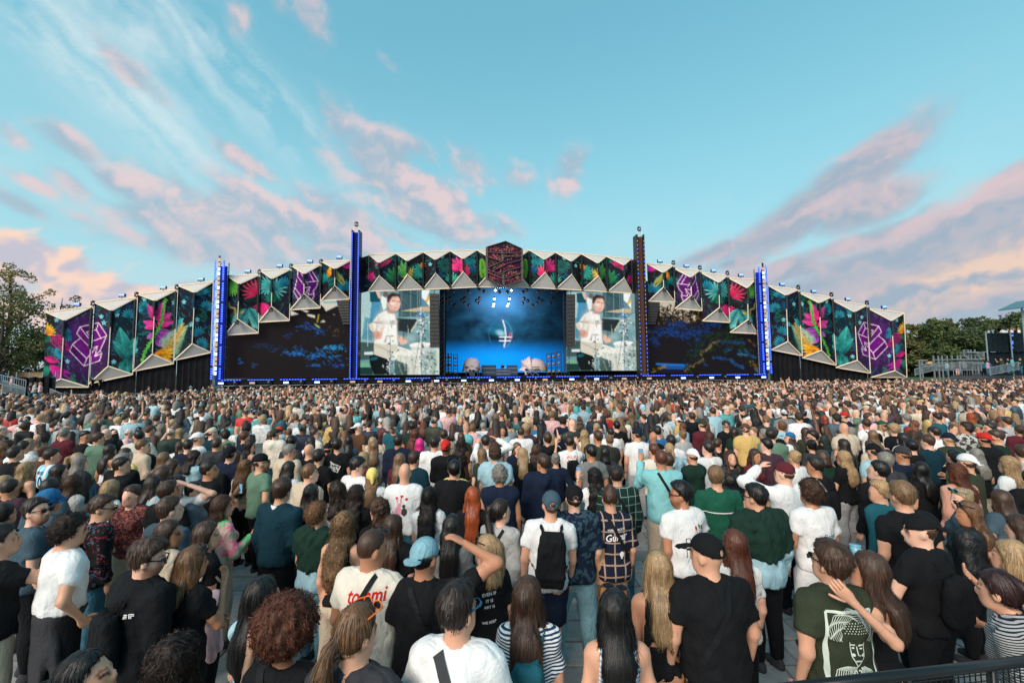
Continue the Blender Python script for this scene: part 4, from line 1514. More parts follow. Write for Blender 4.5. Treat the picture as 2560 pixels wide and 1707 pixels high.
# truss legs beside the opening
for x0_, x1_, y0_, l in ((1320, 1392, 560, 'dark truss leg between left loudspeaker column and the opening'), (2095, 2150, 560, None)):
    if l is None:
        a = SP(*r2(1990, 600), -.9)
        l = 'dark truss leg at the right edge of the stage opening'
        s0_ = S_of(a)
        H_ = SP(*r2(1990, 150), -.9).z
    else:
        a = SP(*r1(x0_, 1390), -.9)
        s0_ = S_of(a)
        H_ = SP(*r1(1320, 170), -.9).z
    t = thing('truss_column', l, 'truss', (a.x, a.y, DECK))
    mb = MB()
    for i in (0, .75):
        for o in (-.9, -1.6):
            mb.bar(ST(s0_ + i, o, DECK), ST(s0_ + i, o, H_), .08)
    for k in range(int((H_ - DECK) / .75)):
        z = DECK + k * .75
        mb.bar(ST(s0_, -.9, z), ST(s0_ + .75, -.9, z + .75), .05)
    mb.build('truss', M_BLACKMET, t, world=True)

# light racks on deck
for i, (x0_, x1_, y0_) in enumerate(((190, 240, 1105), (248, 292, 1105), (325, 385, 1118), (1735, 1800, 1108), (1806, 1862, 1100), (1885, 1950, 1075))):
    a, b = SP(*r2(x0_, 1370), -5), SP(*r2(x1_, 1370), -5)
    H_ = SP(*r2(x0_, y0_), -5).z
    side = 'left' if i < 3 else 'right'
    t = thing('light_rack', f'upright rack of three lamps at the {side} of the stage opening, {ords[i % 3]} from the left', 'light rack', (a.x, a.y, DECK), 0, 'upright lamp racks')
    s0_, s1_ = S_of(a), S_of(b)
    mb = MB()
    for s in (s0_, s1_):
        mb.bar(ST(s, -5, DECK), ST(s, -5, H_), .12)
    for k in range(4):
        z = DECK + .05 + (H_ - DECK - .1) * k / 3
        mb.bar(ST(s0_, -5, z), ST(s1_, -5, z), .1)
    mb.build('frame', M_BLACKMET, t, world=True)
    for k in range(3):
        z = DECK + (H_ - DECK) * (k + .5) / 3
        c0 = ST((s0_ + s1_) / 2, -5, z)
        MB().tube([c0 - STN * .3, c0 + STN * .05, c0 + STN * .2], [.15, .26, .2], 8).build('lamp', M_AMBER, t, True, world=True)

# --- emblem
EMB = Canvas(640, 150, 985, 585, 190, 240, (58, 48, 50))
d = EMB
zpoly = [[(655, 225), (820, 175), (965, 240), (965, 330), (820, 400), (790, 430), (960, 390), (960, 505), (805, 560), (660, 495), (660, 420), (780, 350), (800, 330), (660, 345)]]
d.poly([(662, 230), (820, 180), (960, 240), (960, 300), (830, 340), (665, 300)], (66, 22, 60), .8)
d.poly([(665, 420), (800, 340), (960, 300), (960, 500), (805, 555), (665, 490)], (60, 20, 56), .8)
FC = [(214, 40, 70), (236, 84, 60), (230, 60, 130), (240, 150, 70), (150, 60, 150), (70, 150, 110), (190, 210, 150), (200, 30, 50)]
for cx, cy, sx, sy, n in ((720, 235, 45, 14, 34), (860, 225, 30, 20, 40), (700, 280, 24, 20, 30), (760, 310, 30, 16, 36), (850, 300, 34, 16, 36), (915, 285, 24, 16, 26), (740, 380, 40, 16, 46), (850, 390, 50, 12, 40),
                          (690, 440, 20, 20, 30), (760, 470, 44, 18, 40), (870, 440, 50, 14, 50), (740, 500, 40, 12, 34), (850, 515, 46, 12, 44), (930, 480, 18, 14, 20), (940, 280, 12, 14, 14)):
    for _ in range(n):
        d.leaf(_g.normal(cx, sx), _g.normal(cy, sy), _g.uniform(0, 360), _g.uniform(6, 16), _g.uniform(2, 5), FC[_g.integers(8)], FC[_g.integers(8)], .9, rib=False)
LAT = [(650, 213), (823, 160), (972, 228), (975, 520), (800, 575), (650, 500)]
hexo = [SP(*zc(2, *p), 2.4) for p in LAT]
cen = sum(hexo, Vector()) / 6
emb = thing('emblem_sign', 'hexagonal lattice emblem with red flowers above the stage opening', 'sign', (cen.x, cen.y, min(p.z for p in hexo)))
MB().prism(hexo, -STN * 1.0).build('body', mat_plain('emblem_frame', L3(74, 64, 62), .6), emb, world=True)
P, Fq = [], []
nu, nv = 110, 130
us, vs_ = np.meshgrid(np.linspace(645, 980, nu), np.linspace(155, 580, nv))
from_hex = np.ones(us.shape, bool)
hp = np.array(LAT, float)
for i in range(6):
    a, b = hp[i], hp[(i + 1) % 6]
    from_hex &= ((b[0] - a[0]) * (vs_ - a[1]) - (b[1] - a[1]) * (us - a[0])) > 4 * np.hypot(*(b - a))
p00, p10, p01 = (np.array(SP(*zc(2, *q), 2.42)) for q in ((645, 155), (980, 155), (645, 580)))
PX = p00 + (us[..., None] - 645) / 335 * (p10 - p00) + (vs_[..., None] - 155) / 425 * (p01 - p00)
idx = np.arange(nu * nv).reshape(nv, nu)
ok = from_hex[:-1, :-1] & from_hex[1:, :-1] & from_hex[1:, 1:] & from_hex[:-1, 1:]
Fq = np.stack([idx[:-1, :-1], idx[1:, :-1], idx[1:, 1:], idx[:-1, 1:]], -1)[ok]
link_mesh('flower_print', np_mesh('flower_print', PX.reshape(-1, 3), Fq, EMB.sample(us, vs_).reshape(-1, 3) * .75), M_MURAL, emb, world=True)
mb = MB()
EP = lambda x, y: SP(*zc(2, x, y), 2.5)
for seg in (LAT + LAT[:1], [(650, 300), (790, 345), (815, 300), (972, 300)], [(790, 345), (665, 400)], [(972, 395), (830, 430), (780, 465), (665, 425)], [(972, 330), (840, 365), (720, 425)], [(790, 250), (800, 345)],
            [(655, 260), (800, 270), (970, 262)], [(800, 460), (805, 560)], [(660, 450), (800, 505), (970, 455)]):
    for a, b in zip(seg[:-1], seg[1:]):
        mb.bar(EP(*a), EP(*b), .34, .1)
mb.build('lattice', mat_plain('emblem_frame', L3(74, 64, 62), .6), emb, world=True)


# --- stage props: a giant head in two pieces
def inflate(outline, off, depth, name, mat, parent, layers=7):
    P = [SP(*r2(*q), off) for q in outline]
    c0 = sum(P, Vector()) / len(P)
    zb = min(p.z for p in P)
    vs, fs = [], []
    n = len(P)
    rings = []
    for k in range(-layers, layers + 1):
        t = math.sin(k / layers * math.pi / 2)
        sc = math.sqrt(max(0.0004, 1 - t * t)) ** 0.8
        rings.append([Vector(((p.x - c0.x) * (.25 + .75 * sc) + c0.x, (p.y - c0.y) + c0.y, zb + (p.z - zb) * sc)) - STN * (t * depth) for p in P])
    for r in rings:
        vs += r
    for k in range(2 * layers):
        for i in range(n):
            fs.append((k * n + i, k * n + (i + 1) % n, (k + 1) * n + (i + 1) % n, (k + 1) * n + i))
    fs.append(tuple(range(n)))
    fs.append(tuple(2 * layers * n + i for i in range(n))[::-1])
    me = MB().add(vs, fs).mesh(name)
    return link_mesh(name, me, mat, parent, True, world=True)


M_PROP = mat_plain('pale_plaster', L3(206, 180, 176), .7, var=.08, scale=.7)
o1 = [tuple(p) for p in spline([(450, 1378), (470, 1290), (490, 1225), (535, 1180), (600, 1168), (670, 1185), (712, 1230), (732, 1300), (738, 1378)], 4)]
o2 = [tuple(p) for p in spline([(1300, 1362), (1330, 1335), (1356, 1305), (1342, 1235), (1350, 1205), (1384, 1212), (1396, 1188), (1412, 1202), (1430, 1172), (1456, 1150), (1476, 1162), (1500, 1196), (1545, 1180), (1620, 1190), (1680, 1228), (1722, 1292), (1742, 1372)], 3)]
a = SP(*r2(590, 1375), -9)
pr = thing('skull_prop', 'pale dome shaped stage prop behind the drum kit', 'stage prop', (a.x, a.y, DECK), 0, 'giant plaster props')
inflate(o1, -9, 2.2, 'dome', M_PROP, pr)
a = SP(*r2(1520, 1375), -9)
pr = thing('face_prop', 'giant pale plaster face lying on its back on stage', 'stage prop', (a.x, a.y, DECK), 0, 'giant plaster props')
inflate(o2, -9, 2.4, 'face', M_PROP, pr)

# risers
M_RISER = mat_plain('riser_blue_grey', (0.03, 0.05, 0.09), .5)
for x0_, x1_, y0_, o, l in ((745, 968, 1282, -9.5, 'low dark riser between the dome prop and the guitarist'), (1130, 1292, 1282, -9.5, 'low dark riser between the guitarist and the face prop'), (960, 1185, 1338, -6.5, 'low platform under the guitarist')):
    a, b = SP(*r2(x0_, y0_), o), SP(*r2(x1_, y0_), o)
    t = thing('riser', l, 'riser', ((a.x + b.x) / 2, (a.y + b.y) / 2, DECK))
    mb = MB()
    zt_ = max(a.z, DECK + .3)
    sbox(mb, S_of(a), S_of(b), o - 1.2, o, DECK + .001, zt_)
    mb.build('body', M_RISER, t, world=True)
    mb = MB()
    for f in (.3, .7):
        z = DECK + (zt_ - DECK) * f
        sbox(mb, S_of(a) + .1, S_of(b) - .1, o + .003, o + .03, z - .05, z + .05)
    mb.build('trim', M_STEEL, t, world=True)

# drum kit
c0 = SP(*r2(610, 1372), -6.5)
c0.z = DECK
dk = thing('drum_kit', 'small drum kit with cymbals in front of the dome prop', 'drum kit', c0, STR)
M_DRUM = mat_plain('drum_shell', (.05, .05, .055), .35)
M_CYM = mat_plain('cymbal_brass', (.35, .27, .14), .35, .8)
MB().tube([(-.15, -.5, .45), (-.15, 0, .45)], .44, 16).build('bass_drum', M_DRUM, dk)
for x, y, z, r, h in ((-.45, .25, .9, .22, .25), (.15, .25, .9, .22, .25), (.75, .3, .55, .3, .4), (-.9, .4, .6, .25, .2)):
    MB().tube([(x, y, z), (x, y, z + h)], r, 12).build('drum', M_DRUM, dk)
for x, y, z in ((-1.1, .2, 1.7), (.9, .1, 1.6), (-.2, .7, 1.8), (1.2, .6, 1.4)):
    MB().tube([(x, y, z), (x, y, z + .03)], [.42, .05], 14).build('cymbal', M_CYM, dk)
    MB().tube([(x, y, 0), (x, y, z)], .025, 6).build('stand', M_STEEL, dk)
# keyboards
for i, (x, l) in enumerate(((1470, 'left keyboard on a stand before the face prop'), (1560, 'right keyboard on a stand before the face prop'))):
    c0 = SP(*r2(x, 1372), -6)
    c0.z = DECK
    kb = thing('keyboard', l, 'keyboard', c0, STR, 'keyboards')
    MB().box(-.8, .8, -.2, .2, 1.0, 1.15).build('body', M_BLACKMET, kb)
    MB().bar((-.6, 0, 0), (.5, 0, 1), .06).bar((.6, 0, 0), (-.5, 0, 1), .06).build('stand', M_STEEL, kb)
    if i:
        MB().box(-.7, .7, -.1, .25, 1.4, 1.52).bar((-.5, .2, 1.1), (-.5, .2, 1.4), .05).bar((.5, .2, 1.1), (.5, .2, 1.4), .05).build('upper_keyboard', M_BLACKMET, kb)

# ------------------------------------------------------------------ ground
m, nt, b = new_mat('stone_ground')
t = nt.nodes.new('ShaderNodeTexCoord')
br_n = nt.nodes.new('ShaderNodeTexBrick')
nt.links.new(t.outputs['Object'], br_n.inputs['Vector'])
br_n.inputs['Scale'].default_value = 1.0
br_n.inputs['Brick Width'].default_value = .8
br_n.inputs['Row Height'].default_value = .4
br_n.inputs['Mortar Size'].default_value = .012
br_n.inputs['Color1'].default_value = (.27, .27, .265, 1)
br_n.inputs['Color2'].default_value = (.34, .335, .32, 1)
br_n.inputs['Mortar'].default_value = (.12, .12, .12, 1)
nt.links.new(mixc(smooth(noise_tex(t.outputs['Object'], 5, 6), .3, .8), br_n.outputs[0], (.18, .18, .18)), b.inputs['Base Color'])
b.inputs['Roughness'].default_value = .85
G = MB().quad((-700, -60, 0), (700, -60, 0), (700, 900, 0), (-700, 900, 0)).build('ground', m)
G['kind'] = 'structure'
# paving slabs near the camera, each its own piece
m, nt, b = new_mat('paving_slab')
oi = nt.nodes.new('ShaderNodeObjectInfo')
t = nt.nodes.new('ShaderNodeTexCoord')
geo = nt.nodes.new('ShaderNodeNewGeometry')
n1 = noise_tex(geo.outputs['Position'], 9, 6, .65)
n2 = noise_tex(geo.outputs['Position'], 1.3, 4, .6)
base = mixc(X(oi.outputs['Random']), (.25, .25, .245), (.37, .36, .345))
base = mixc(smooth(n1, .35, .75) * 0.6, base, (.17, .17, .17))
base = mixc(smooth(n2, .45, .7) * 0.5, base, (.20, .195, .19))
nt.links.new(base, b.inputs['Base Color'])
b.inputs['Roughness'].default_value = .9
bn = nt.nodes.new('ShaderNodeBump')
bn.inputs['Strength'].default_value = .5
bn.inputs['Distance'].default_value = .01
nt.links.new(noise_tex(geo.outputs['Position'], 60, 4).v, bn.inputs['Height'])
nt.links.new(bn.outputs[0], b.inputs['Normal'])
M_SLAB = m
SLABM = []
for wd, dp in ((.76, .376), (.36, .376), (.56, .376)):
    bm = bmesh.new()
    bmesh.ops.create_cube(bm, size=1)
    for v in bm.verts:
        v.co = Vector((v.co.x * wd, v.co.y * dp, v.co.z * .06 + .005))
    bmesh.ops.bevel(bm, geom=[e for e in bm.edges if all(v.co.z > 0 for v in e.verts)], offset=.008, segments=1, affect='EDGES')
    me = bpy.data.meshes.new('paving_slab')
    bm.to_mesh(me)
    me.materials.append(M_SLAB)
    SLABM.append((me, wd + .02))
slabs = 0
yrow = 1.2
row = 0
while yrow < 13 and slabs < 300:
    w_ = min(2.2 + yrow * .42, 5.0)
    x = -0.6 - w_ * .8 + random.uniform(0, .4)
    while x < .9 + w_ and slabs < 300:
        k = random.choice((0, 0, 1, 2))
        me, wd = SLABM[k]
        o = bpy.data.objects.new('paving_slab', me)
        COL.objects.link(o)
        o.parent = G
        o.location = (x + wd / 2, yrow, random.uniform(-.012, .002))
        o.rotation_euler = (random.uniform(-.008, .008), random.uniform(-.008, .008), random.uniform(-.006, .006))
        x += wd
        slabs += 1
    yrow += .398
    row += 1

# grass beyond the stage
m = mat_plain('grass_soil', (.045, .075, .025), .9, var=.3, scale=1.5)
gr = MB().quad((-300, 78, .004), (300, 78, .004), (300, 600, .004), (-300, 600, .004)).build('field', m)
gr['kind'] = 'structure'

# ------------------------------------------------------------------ trees
m, nt, b = new_mat('leaves')
a_ = nt.nodes.new('ShaderNodeVertexColor')
a_.layer_name = 'Col'
nt.links.new(a_.outputs[0], b.inputs['Base Color'])
b.inputs['Roughness'].default_value = .6
tl_n = nt.nodes.new('ShaderNodeBsdfTranslucent')
nt.links.new(a_.outputs[0], tl_n.inputs[0])
mx = nt.nodes.new('ShaderNodeMixShader')
mx.inputs[0].default_value = .3
nt.links.new(b.outputs[0], mx.inputs[1])
nt.links.new(tl_n.outputs[0], mx.inputs[2])
nt.links.new(mx.outputs[0], nt.nodes['Material Output'].inputs['Surface'])
M_LEAF = m
M_BARK = mat_plain('bark', (.06, .045, .035), .9, var=.35, scale=6)


def tree(name, label, px, py_top, Y, wpx, seed, cols, clumps=46, per=90, low=0.22, leaf=.34, sparse=1.0, cat='tree', group='trees behind the stage', conic=0.0):
    g = np.random.default_rng(seed)
    top = at_y(px, py_top, Y)
    H_ = top.z
    R_ = wpx * .5 / FPX * Y
    t = thing(name, label, cat, (top.x, Y, 0), 0, group)
    pts = [(0, 0, 0), (g.normal(0, .1), 0, H_ * .3), (g.normal(0, .3), 0, H_ * .6), (0, 0, H_ * .92)]
    mb = MB().tube(pts, [H_ * .022, H_ * .017, H_ * .011, .04], 8)
    cc = []
    for i in range(clumps):
        while True:
            q = g.uniform(-1, 1, 3)
            if .25 < q @ q < 1:
                break
        z = H_ * (low + (1 - low) * (q[2] * .5 + .5)) - .4
        k = (z / H_ - low) / (1 - low)
        rr = R_ * (1 - conic * k) * (0.85 + .3 * math.sin(i * 2.4))
        c_ = np.array([q[0] * rr, q[1] * rr, z])
        cc.append(c_)
        if i % 3 == 0:
            h0 = max(H_ * .2, z - abs(q[0]) * rr * .9 - .5)
            mb.tube([(0, 0, h0), tuple(c_ * [.5, .5, 0] + np.array([0, 0, (h0 + z) / 2 + .2])), tuple(c_)], [H_ * .008, H_ * .005, .03], 5)
    mb.build('trunk', M_BARK, t, True)
    cc = np.array(cc)
    n = len(cc) * per
    ci = g.integers(0, len(cc), n)
    cr = R_ * g.uniform(.20, .36, len(cc)) * sparse
    dirs = g.normal(0, 1, (n, 3))
    dirs /= np.linalg.norm(dirs, axis=1)[:, None]
    P = cc[ci] + dirs * (cr[ci] * g.uniform(.35, 1, n) ** .6)[:, None] * [1, 1, .72]
    P[:, 2] = np.minimum(P[:, 2], H_ + .2)
    a = g.normal(0, 1, (n, 3))
    a /= np.linalg.norm(a, axis=1)[:, None]
    b2 = np.cross(a, g.normal(0, 1, (n, 3)))
    b2 /= np.linalg.norm(b2, axis=1)[:, None] + 1e-9
    s_ = leaf * g.uniform(.6, 1.3, n)[:, None]
    V = np.stack([P - a * s_, P + b2 * s_ * .6, P + a * s_, P - b2 * s_ * .6], 1).reshape(-1, 3)
    Fq = np.arange(4 * n).reshape(n, 4)
    base = np.array(cols)[g.integers(0, len(cols), len(cc))][ci] * g.uniform(.7, 1.3, (n, 1))
    link_mesh('crown', np_mesh('crown', V, Fq, np.repeat(base, 4, 0)), M_LEAF, t)
    return t


GREEN = [(.07, .11, .04), (.10, .14, .046), (.06, .09, .036)]
OLIVE = [(.15, .15, .05), (.12, .13, .042), (.09, .11, .036)]
WARMG = [(.30, .23, .07), (.22, .20, .06), (.16, .16, .05)]
tree('tall_tree', 'tall airy tree rising at the left edge of the photo', 30, 655, 78, 150, 11, WARMG, 60, 80, .45, .19, .62, group='trees left of the stage')
tree('round_tree', 'leafy round tree beneath the tall airy tree at left', 10, 725, 74, 190, 12, OLIVE, 70, 100, .05, .22, .9, group='trees left of the stage')
tree('birch_tree', 'slender yellow green tree peeking over the left mural wing', 158, 726, 84, 140, 13, OLIVE, 64, 90, .1, .2, .8, group='trees left of the stage')
tree('dark_tree', 'dark dense tree filling the gap beside the left mural wing', 95, 815, 80, 130, 14, GREEN, 60, 90, .02, .32, 1.0, group='trees left of the stage')
for i, (px, py, Y, wpx, lab) in enumerate(((2275, 812, 112, 80, 'rounded green tree touching the edge of the right mural wing'), (2310, 818, 118, 80, 'low rounded tree second from the right mural wing'),
                                         (2333, 796, 108, 60, 'pointed tree with a narrow tip right of the mural wing'), (2368, 804, 120, 70, 'pale pointed tree in the middle of the right treeline'),
                                         (2405, 797, 106, 95, 'broad dark tree above the scaffold stand'), (2438, 790, 114, 90, 'broad green tree above the grandstand steps'),
                                         (2470, 797, 122, 90, 'green tree just left of the black platform'), (2500, 786, 118, 80, 'green tree behind the people on the black platform'),
                                         (2535, 786, 110, 90, 'green tree behind the canopy pole'), (2590, 790, 112, 110, 'green tree at the right edge of the photo'), (2240, 830, 120, 90, 'low tree half hidden by the right mural wing'))):
    tree('woodland_tree', lab, px, py - 10, Y, wpx * 1.3, 30 + i, GREEN if i % 3 else OLIVE, 60, 80, .02, .42, 1.0, group='treeline right of the stage', conic=.55)
for i in range(9):
    tree('distant_tree', f'dark filler tree low behind the right treeline, {["first","second","third","fourth","fifth","sixth","seventh","eighth","ninth"][i]} from the left', 2250 + i * 45, 850, 132, 110, 60 + i, GREEN, 34, 60, .0, .6, 1.0, group='dim trees behind the right treeline')

# ------------------------------------------------------------------ left side: fence, barriers, platform
fb0 = at_y(40, 940, 76)
fence = thing('wooden_fence', 'light wooden plank fence below the trees at far left', 'fence', (fb0.x, 76, 0))
M_WOOD = mat_plain('fence_wood', L3(196, 158, 118), .8, var=.25, scale=2.0)
pm = []
for wv in range(3):
    bm = bmesh.new()
    bmesh.ops.create_cube(bm, size=1)
    for v in bm.verts:
        v.co = Vector((v.co.x * .25, v.co.y * .03, (v.co.z + .5) * (3.35 + wv * .04)))
    me = bpy.data.meshes.new('plank')
    bm.to_mesh(me)
    me.materials.append(M_WOOD)
    pm.append(me)
for i in range(56):
    o = bpy.data.objects.new('plank', random.choice(pm))
    COL.objects.link(o)
    o.parent = fence
    o.location = (-6.5 + i * .262, random.uniform(-.015, .015), 0)
MB().box(-6.7, 8.3, .03, .1, .6, .8).box(-6.7, 8.3, .03, .1, 2.6, 2.8).build('rail', M_WOOD, fence)


def barrier(name, label, p0, p1, h=1.1, group='steel crowd barriers', bars=0.16):
    p0, p1 = Vector(p0), Vector(p1)
    t = thing(name, label, 'barrier', p0, 0, group)
    up = Vector((0, 0, h))
    d_ = p1 - p0
    Ln = d_.length
    mb = MB().tube([p0, p0 + up], .035, 6).tube([p1, p1 + up], .035, 6)
    mb.tube([p0 + up, p1 + up], .035, 6).tube([p0 + up * .12, p1 + up * .12], .03, 6)
    mb.build('frame', M_STEEL, t, world=True)
    n = max(2, int(Ln / bars))
    for i in range(1, n):
        q = p0 + d_ * (i / n)
        MB().bar(q + up * .12, q + up, .03).build('bar', M_STEEL, t, world=True)
    return t


PL = MB().prism([(-62, 34, 0), (-37.6, 34, 0), (-51, 46, 0), (-62, 46, 0)], (0, 0, .62)).build('side_platform', mat_plain('platform_dark', (.05, .05, .055), .8))
PL['kind'] = 'structure'


def r5(x, y): return x * 320 / 2352, 900 + y * 160 / 1176
def r6(x, y): return 2260 + x * 300 / 2138, 740 + y * 220 / 1568


def on(px, Y, z):
    p = at_y(px, 950, Y)
    return Vector((p.x, Y, z))


barrier('ramp_railing', 'sloping steel railing at the far left platform', on(r5(60, 0)[0], 38.5, 1.3), on(r5(475, 0)[0], 37.2, .62), 1.25, bars=.2)
barrier('ramp_railing', 'steel railing higher up behind the far left platform', on(r5(-60, 0)[0], 41, 2.1), on(r5(480, 0)[0], 40, 1.5), 1.0, bars=.3)
barrier('crowd_barrier', 'low steel barrier beside the white triangle at far left', on(r5(935, 0)[0], 40, .62), on(r5(1240, 0)[0], 38, .1), 1.05, bars=.2)
t = thing('black_tarp', 'black tarp sheet hanging behind the people at far left', 'tarp', on(60, 44, 0))
vs, fs = [], []
for i in range(33):
    p = on(r5(60 + i * 30, 0)[0], 44 + .12 * math.sin(i * 1.3), 0)
    vs += [(p.x, p.y, .0), (p.x, p.y, 2.75 - .06 * math.sin(i * .9))]
fs = [(2 * i, 2 * i + 2, 2 * i + 3, 2 * i + 1) for i in range(32)]
link_mesh('sheet', MB().add(vs, fs).mesh('sheet'), M_BLACK, t, world=True)
mb = MB()
for i in range(0, 33, 8):
    p = on(r5(60 + i * 30, 0)[0], 44.2, 0)
    mb.bar((p.x, p.y, 0), (p.x, p.y, 3.3), .07)
mb.build('post', M_STEEL, t, world=True)
# dark drooping banner
t = thing('drooping_banner', 'black drooping banner on a leaning pole before the fence', 'banner', on(30, 60, 0))
a, b_ = at_y(*r5(165, 200), 60), at_y(*r5(520, 385), 60)
MB().tube([(a.x - .3, 60, 0), (a.x, 60, a.z)], .06, 6).build('pole', M_STEEL, t, world=True)
vs, fs = [], []
for i in range(13):
    u = i / 12
    p = a.lerp(b_, u) - Vector((0, 0, .55 * math.sin(math.pi * u)))
    w_ = .12 + .75 * math.sin(math.pi * min(1, u * 1.1)) ** .8
    vs += [(p.x, 60 + .1 * math.sin(u * 9), p.z + .05), (p.x - .1, 60.05, p.z - w_)]
fs = [(2 * i, 2 * i + 2, 2 * i + 3, 2 * i + 1) for i in range(12)]
link_mesh('cloth', MB().add(vs, fs).mesh('cloth'), M_BLACK, t, world=True)

# ------------------------------------------------------------------ right side: platforms, stand, barriers
M_DKCLOTH = mat_plain('dark_teal_cloth', (.012, .02, .026), .85, var=.25)
YR = 48.0
xl = on(r6(1540, 0)[0], YR, 0).x
t = thing('viewing_platform', 'tall black draped viewing platform at the right edge', 'platform', (xl + 4, YR, 0))
ztop = at_y(*r6(1700, 655), YR).z
zmid = at_y(*r6(1700, 990), YR).z
for z0, z1, o, nf in ((zmid, ztop, 0, 20), (0, zmid - .05, .35, 10)):
    vs, fs = [], []
    n = nf * 4
    for i in range(n + 1):
        u = i / n
        x = xl + u * 12
        vs += [(x, YR + o + .08 * math.sin(i * math.pi / 2), z0), (x, YR + o + .08 * math.sin(i * math.pi / 2), z1)]
    fs = [(2 * i, 2 * i + 2, 2 * i + 3, 2 * i + 1) for i in range(n)]
    link_mesh('drape', MB().add(vs, fs).mesh('drape'), M_DKCLOTH, t, world=True)
MB().prism([(xl + .05, YR + .12, ztop - 1.25), (xl + 12, YR + .12, ztop - 1.25), (xl + 16, YR + 5, ztop - 1.25), (xl * (YR + 5) / YR + .3, YR + 5, ztop - 1.25)], (0, 0, .15)).build('floor', M_BLACK, t, world=True)
xb = xl * (YR + 5) / YR + .3
vs = [(xl, YR + .05 + .0, 0), (xb, YR + 5, 0), (xb, YR + 5, ztop), (xl, YR + .05, ztop)]
MB().quad(*vs).build('side_drape', M_DKCLOTH, t, world=True)
for px in (1525, 1965):
    x = on(r6(px, 0)[0], YR - .3, 0).x
    MB().tube([(x, YR - .3, 0), (x, YR - .3, ztop + .15)], .07, 8).build('post', M_STEEL, t, world=True)
for y_ in (703, 815, 846, 918):
    p = at_y(*r6(1912, y_), YR - .2)
    bl2 = thing('warning_lamp', f'small blue lamp on the black platform, {["top","second","third","lowest"][[703,815,846,918].index(y_)]} of four', 'lamp', p, 0, 'blue lamps on the platform')
    MB().tube([(0, .12, 0), (0, -.05, 0), (0, -.1, 0)], [.1, .14, .1], 8).build('housing', M_BLACKMET, bl2)
    MB().tube([(0, -.1, 0), (0, -.15, 0)], [.11, .06], 8).build('lens', M_BLUE, bl2)
# canopy pole
p = at_y(*r6(2100, 210), 44)
t = thing('canopy_mast', 'steel mast with a slanted teal roof at the right edge', 'canopy', (p.x, 44, 0))
MB().tube([(p.x, 44, 0), (p.x, 44, p.z)], .09, 8).build('pole', M_STEEL, t, world=True)
a, b_ = at_y(*r6(1970, 212), 44), at_y(*r6(2300, 60), 44)
MB().prism([a + Vector((0, -1.5, 0)), b_ + Vector((0, -1.5, 0)), b_ + Vector((0, 1.5, 0)), a + Vector((0, 1.5, 0))], (0, 0, -.12)).build('roof', mat_plain('teal_roof', L3(78, 118, 128), .7), t, world=True)
# raised terrace with barriers
TER = MB().prism([(48.6, 46.8, 0), (90, 46.8, 0), (90, 60, 0), (63.5, 60, 0)], (0, 0, 1.85)).build('terrace', mat_plain('platform_dark', (.05, .05, .055), .8))
TER['kind'] = 'structure'
YB = 46.6
def rr(x, y, Y=YB):
    return at_y(*r6(x, y), Y)
barrier('ramp_railing', 'long sloping steel railing right of the mural wing', rr(200, 1420), rr(575, 1330), .75, bars=.12)
barrier('crowd_barrier', 'steel barrier behind the pink skirted group at right', rr(580, 1340), rr(1000, 1340), .95, bars=.12)
barrier('crowd_barrier', 'steel barrier between the terrace group and the platform', rr(1010, 1340), rr(1385, 1340), 1.05, bars=.12)
barrier('ramp_railing', 'sloping steel railing in front of the black platform', rr(1540, 1420, 44), rr(2050, 1320, 44), .85, bars=.14)
# scaffold grandstand
Yg = 66
t = thing('scaffold_stand', 'bare scaffold grandstand with grey steps before the treeline', 'grandstand', on(2400, Yg, 0))
mb = MB()
def g6(x, y): return at_y(*r6(x, y), Yg)
for x, y0, y1 in ((520, 1060, 1215), (605, 1060, 1215), (672, 1060, 1215), (762, 1060, 1215), (850, 1055, 1130), (948, 1060, 1130), (1005, 1055, 1130), (1062, 955, 1050), (1135, 955, 1000), (1185, 955, 1000), (1257, 950, 1000), (1300, 990, 1130), (270, 1145, 1230), (315, 1150, 1230), (1110, 1050, 1180), (1270, 1130, 1190)):
    a = g6(x, y0)
    mb.bar((a.x, Yg, .0), (a.x, Yg, a.z), .14)
for x0, x1, y in ((520, 762, 1140), (1062, 1280, 1010), (1062, 1300, 1045), (270, 420, 1145), (270, 500, 1210)):
    mb.bar(g6(x0, y), g6(x1, y), .1)
mb.build('scaffold', M_STEEL, t, world=True)
M_ALU = mat_plain('aluminium_plank', L3(130, 142, 144), .6, .2)
for x0, x1, y in ((790, 1320, 1128), (480, 1000, 1240), (1060, 1270, 1005), (1330, 1560, 1000), (1330, 1565, 1022), (1330, 1568, 1044), (1330, 1570, 1066), (1330, 1572, 1100), (1330, 1574, 1122), (1150, 1400, 1200), (290, 500, 1240)):
    a, b_ = g6(x0, y), g6(x1, y)
    MB().bar(a, b_, 1.2, .14).build('bench_plank', M_ALU, t, world=True)
MB().bar(g6(1020, 1060), g6(1120, 1125), .8, .12).build('stair', M_ALU, t, world=True)
MB().bar(g6(1270, 1060), g6(1330, 1125), .8, .12).build('stair', M_ALU, t, world=True)
for x0, y0, x1, y1 in ((435, 1165, 505, 1210), (275, 1135, 420, 1150)):
    a, b_ = g6(x0, y1), g6(x1, y0)
    MB().box(a.x, b_.x, Yg, Yg + .5, a.z, b_.z).build('crate', M_WOOD, t, world=True)

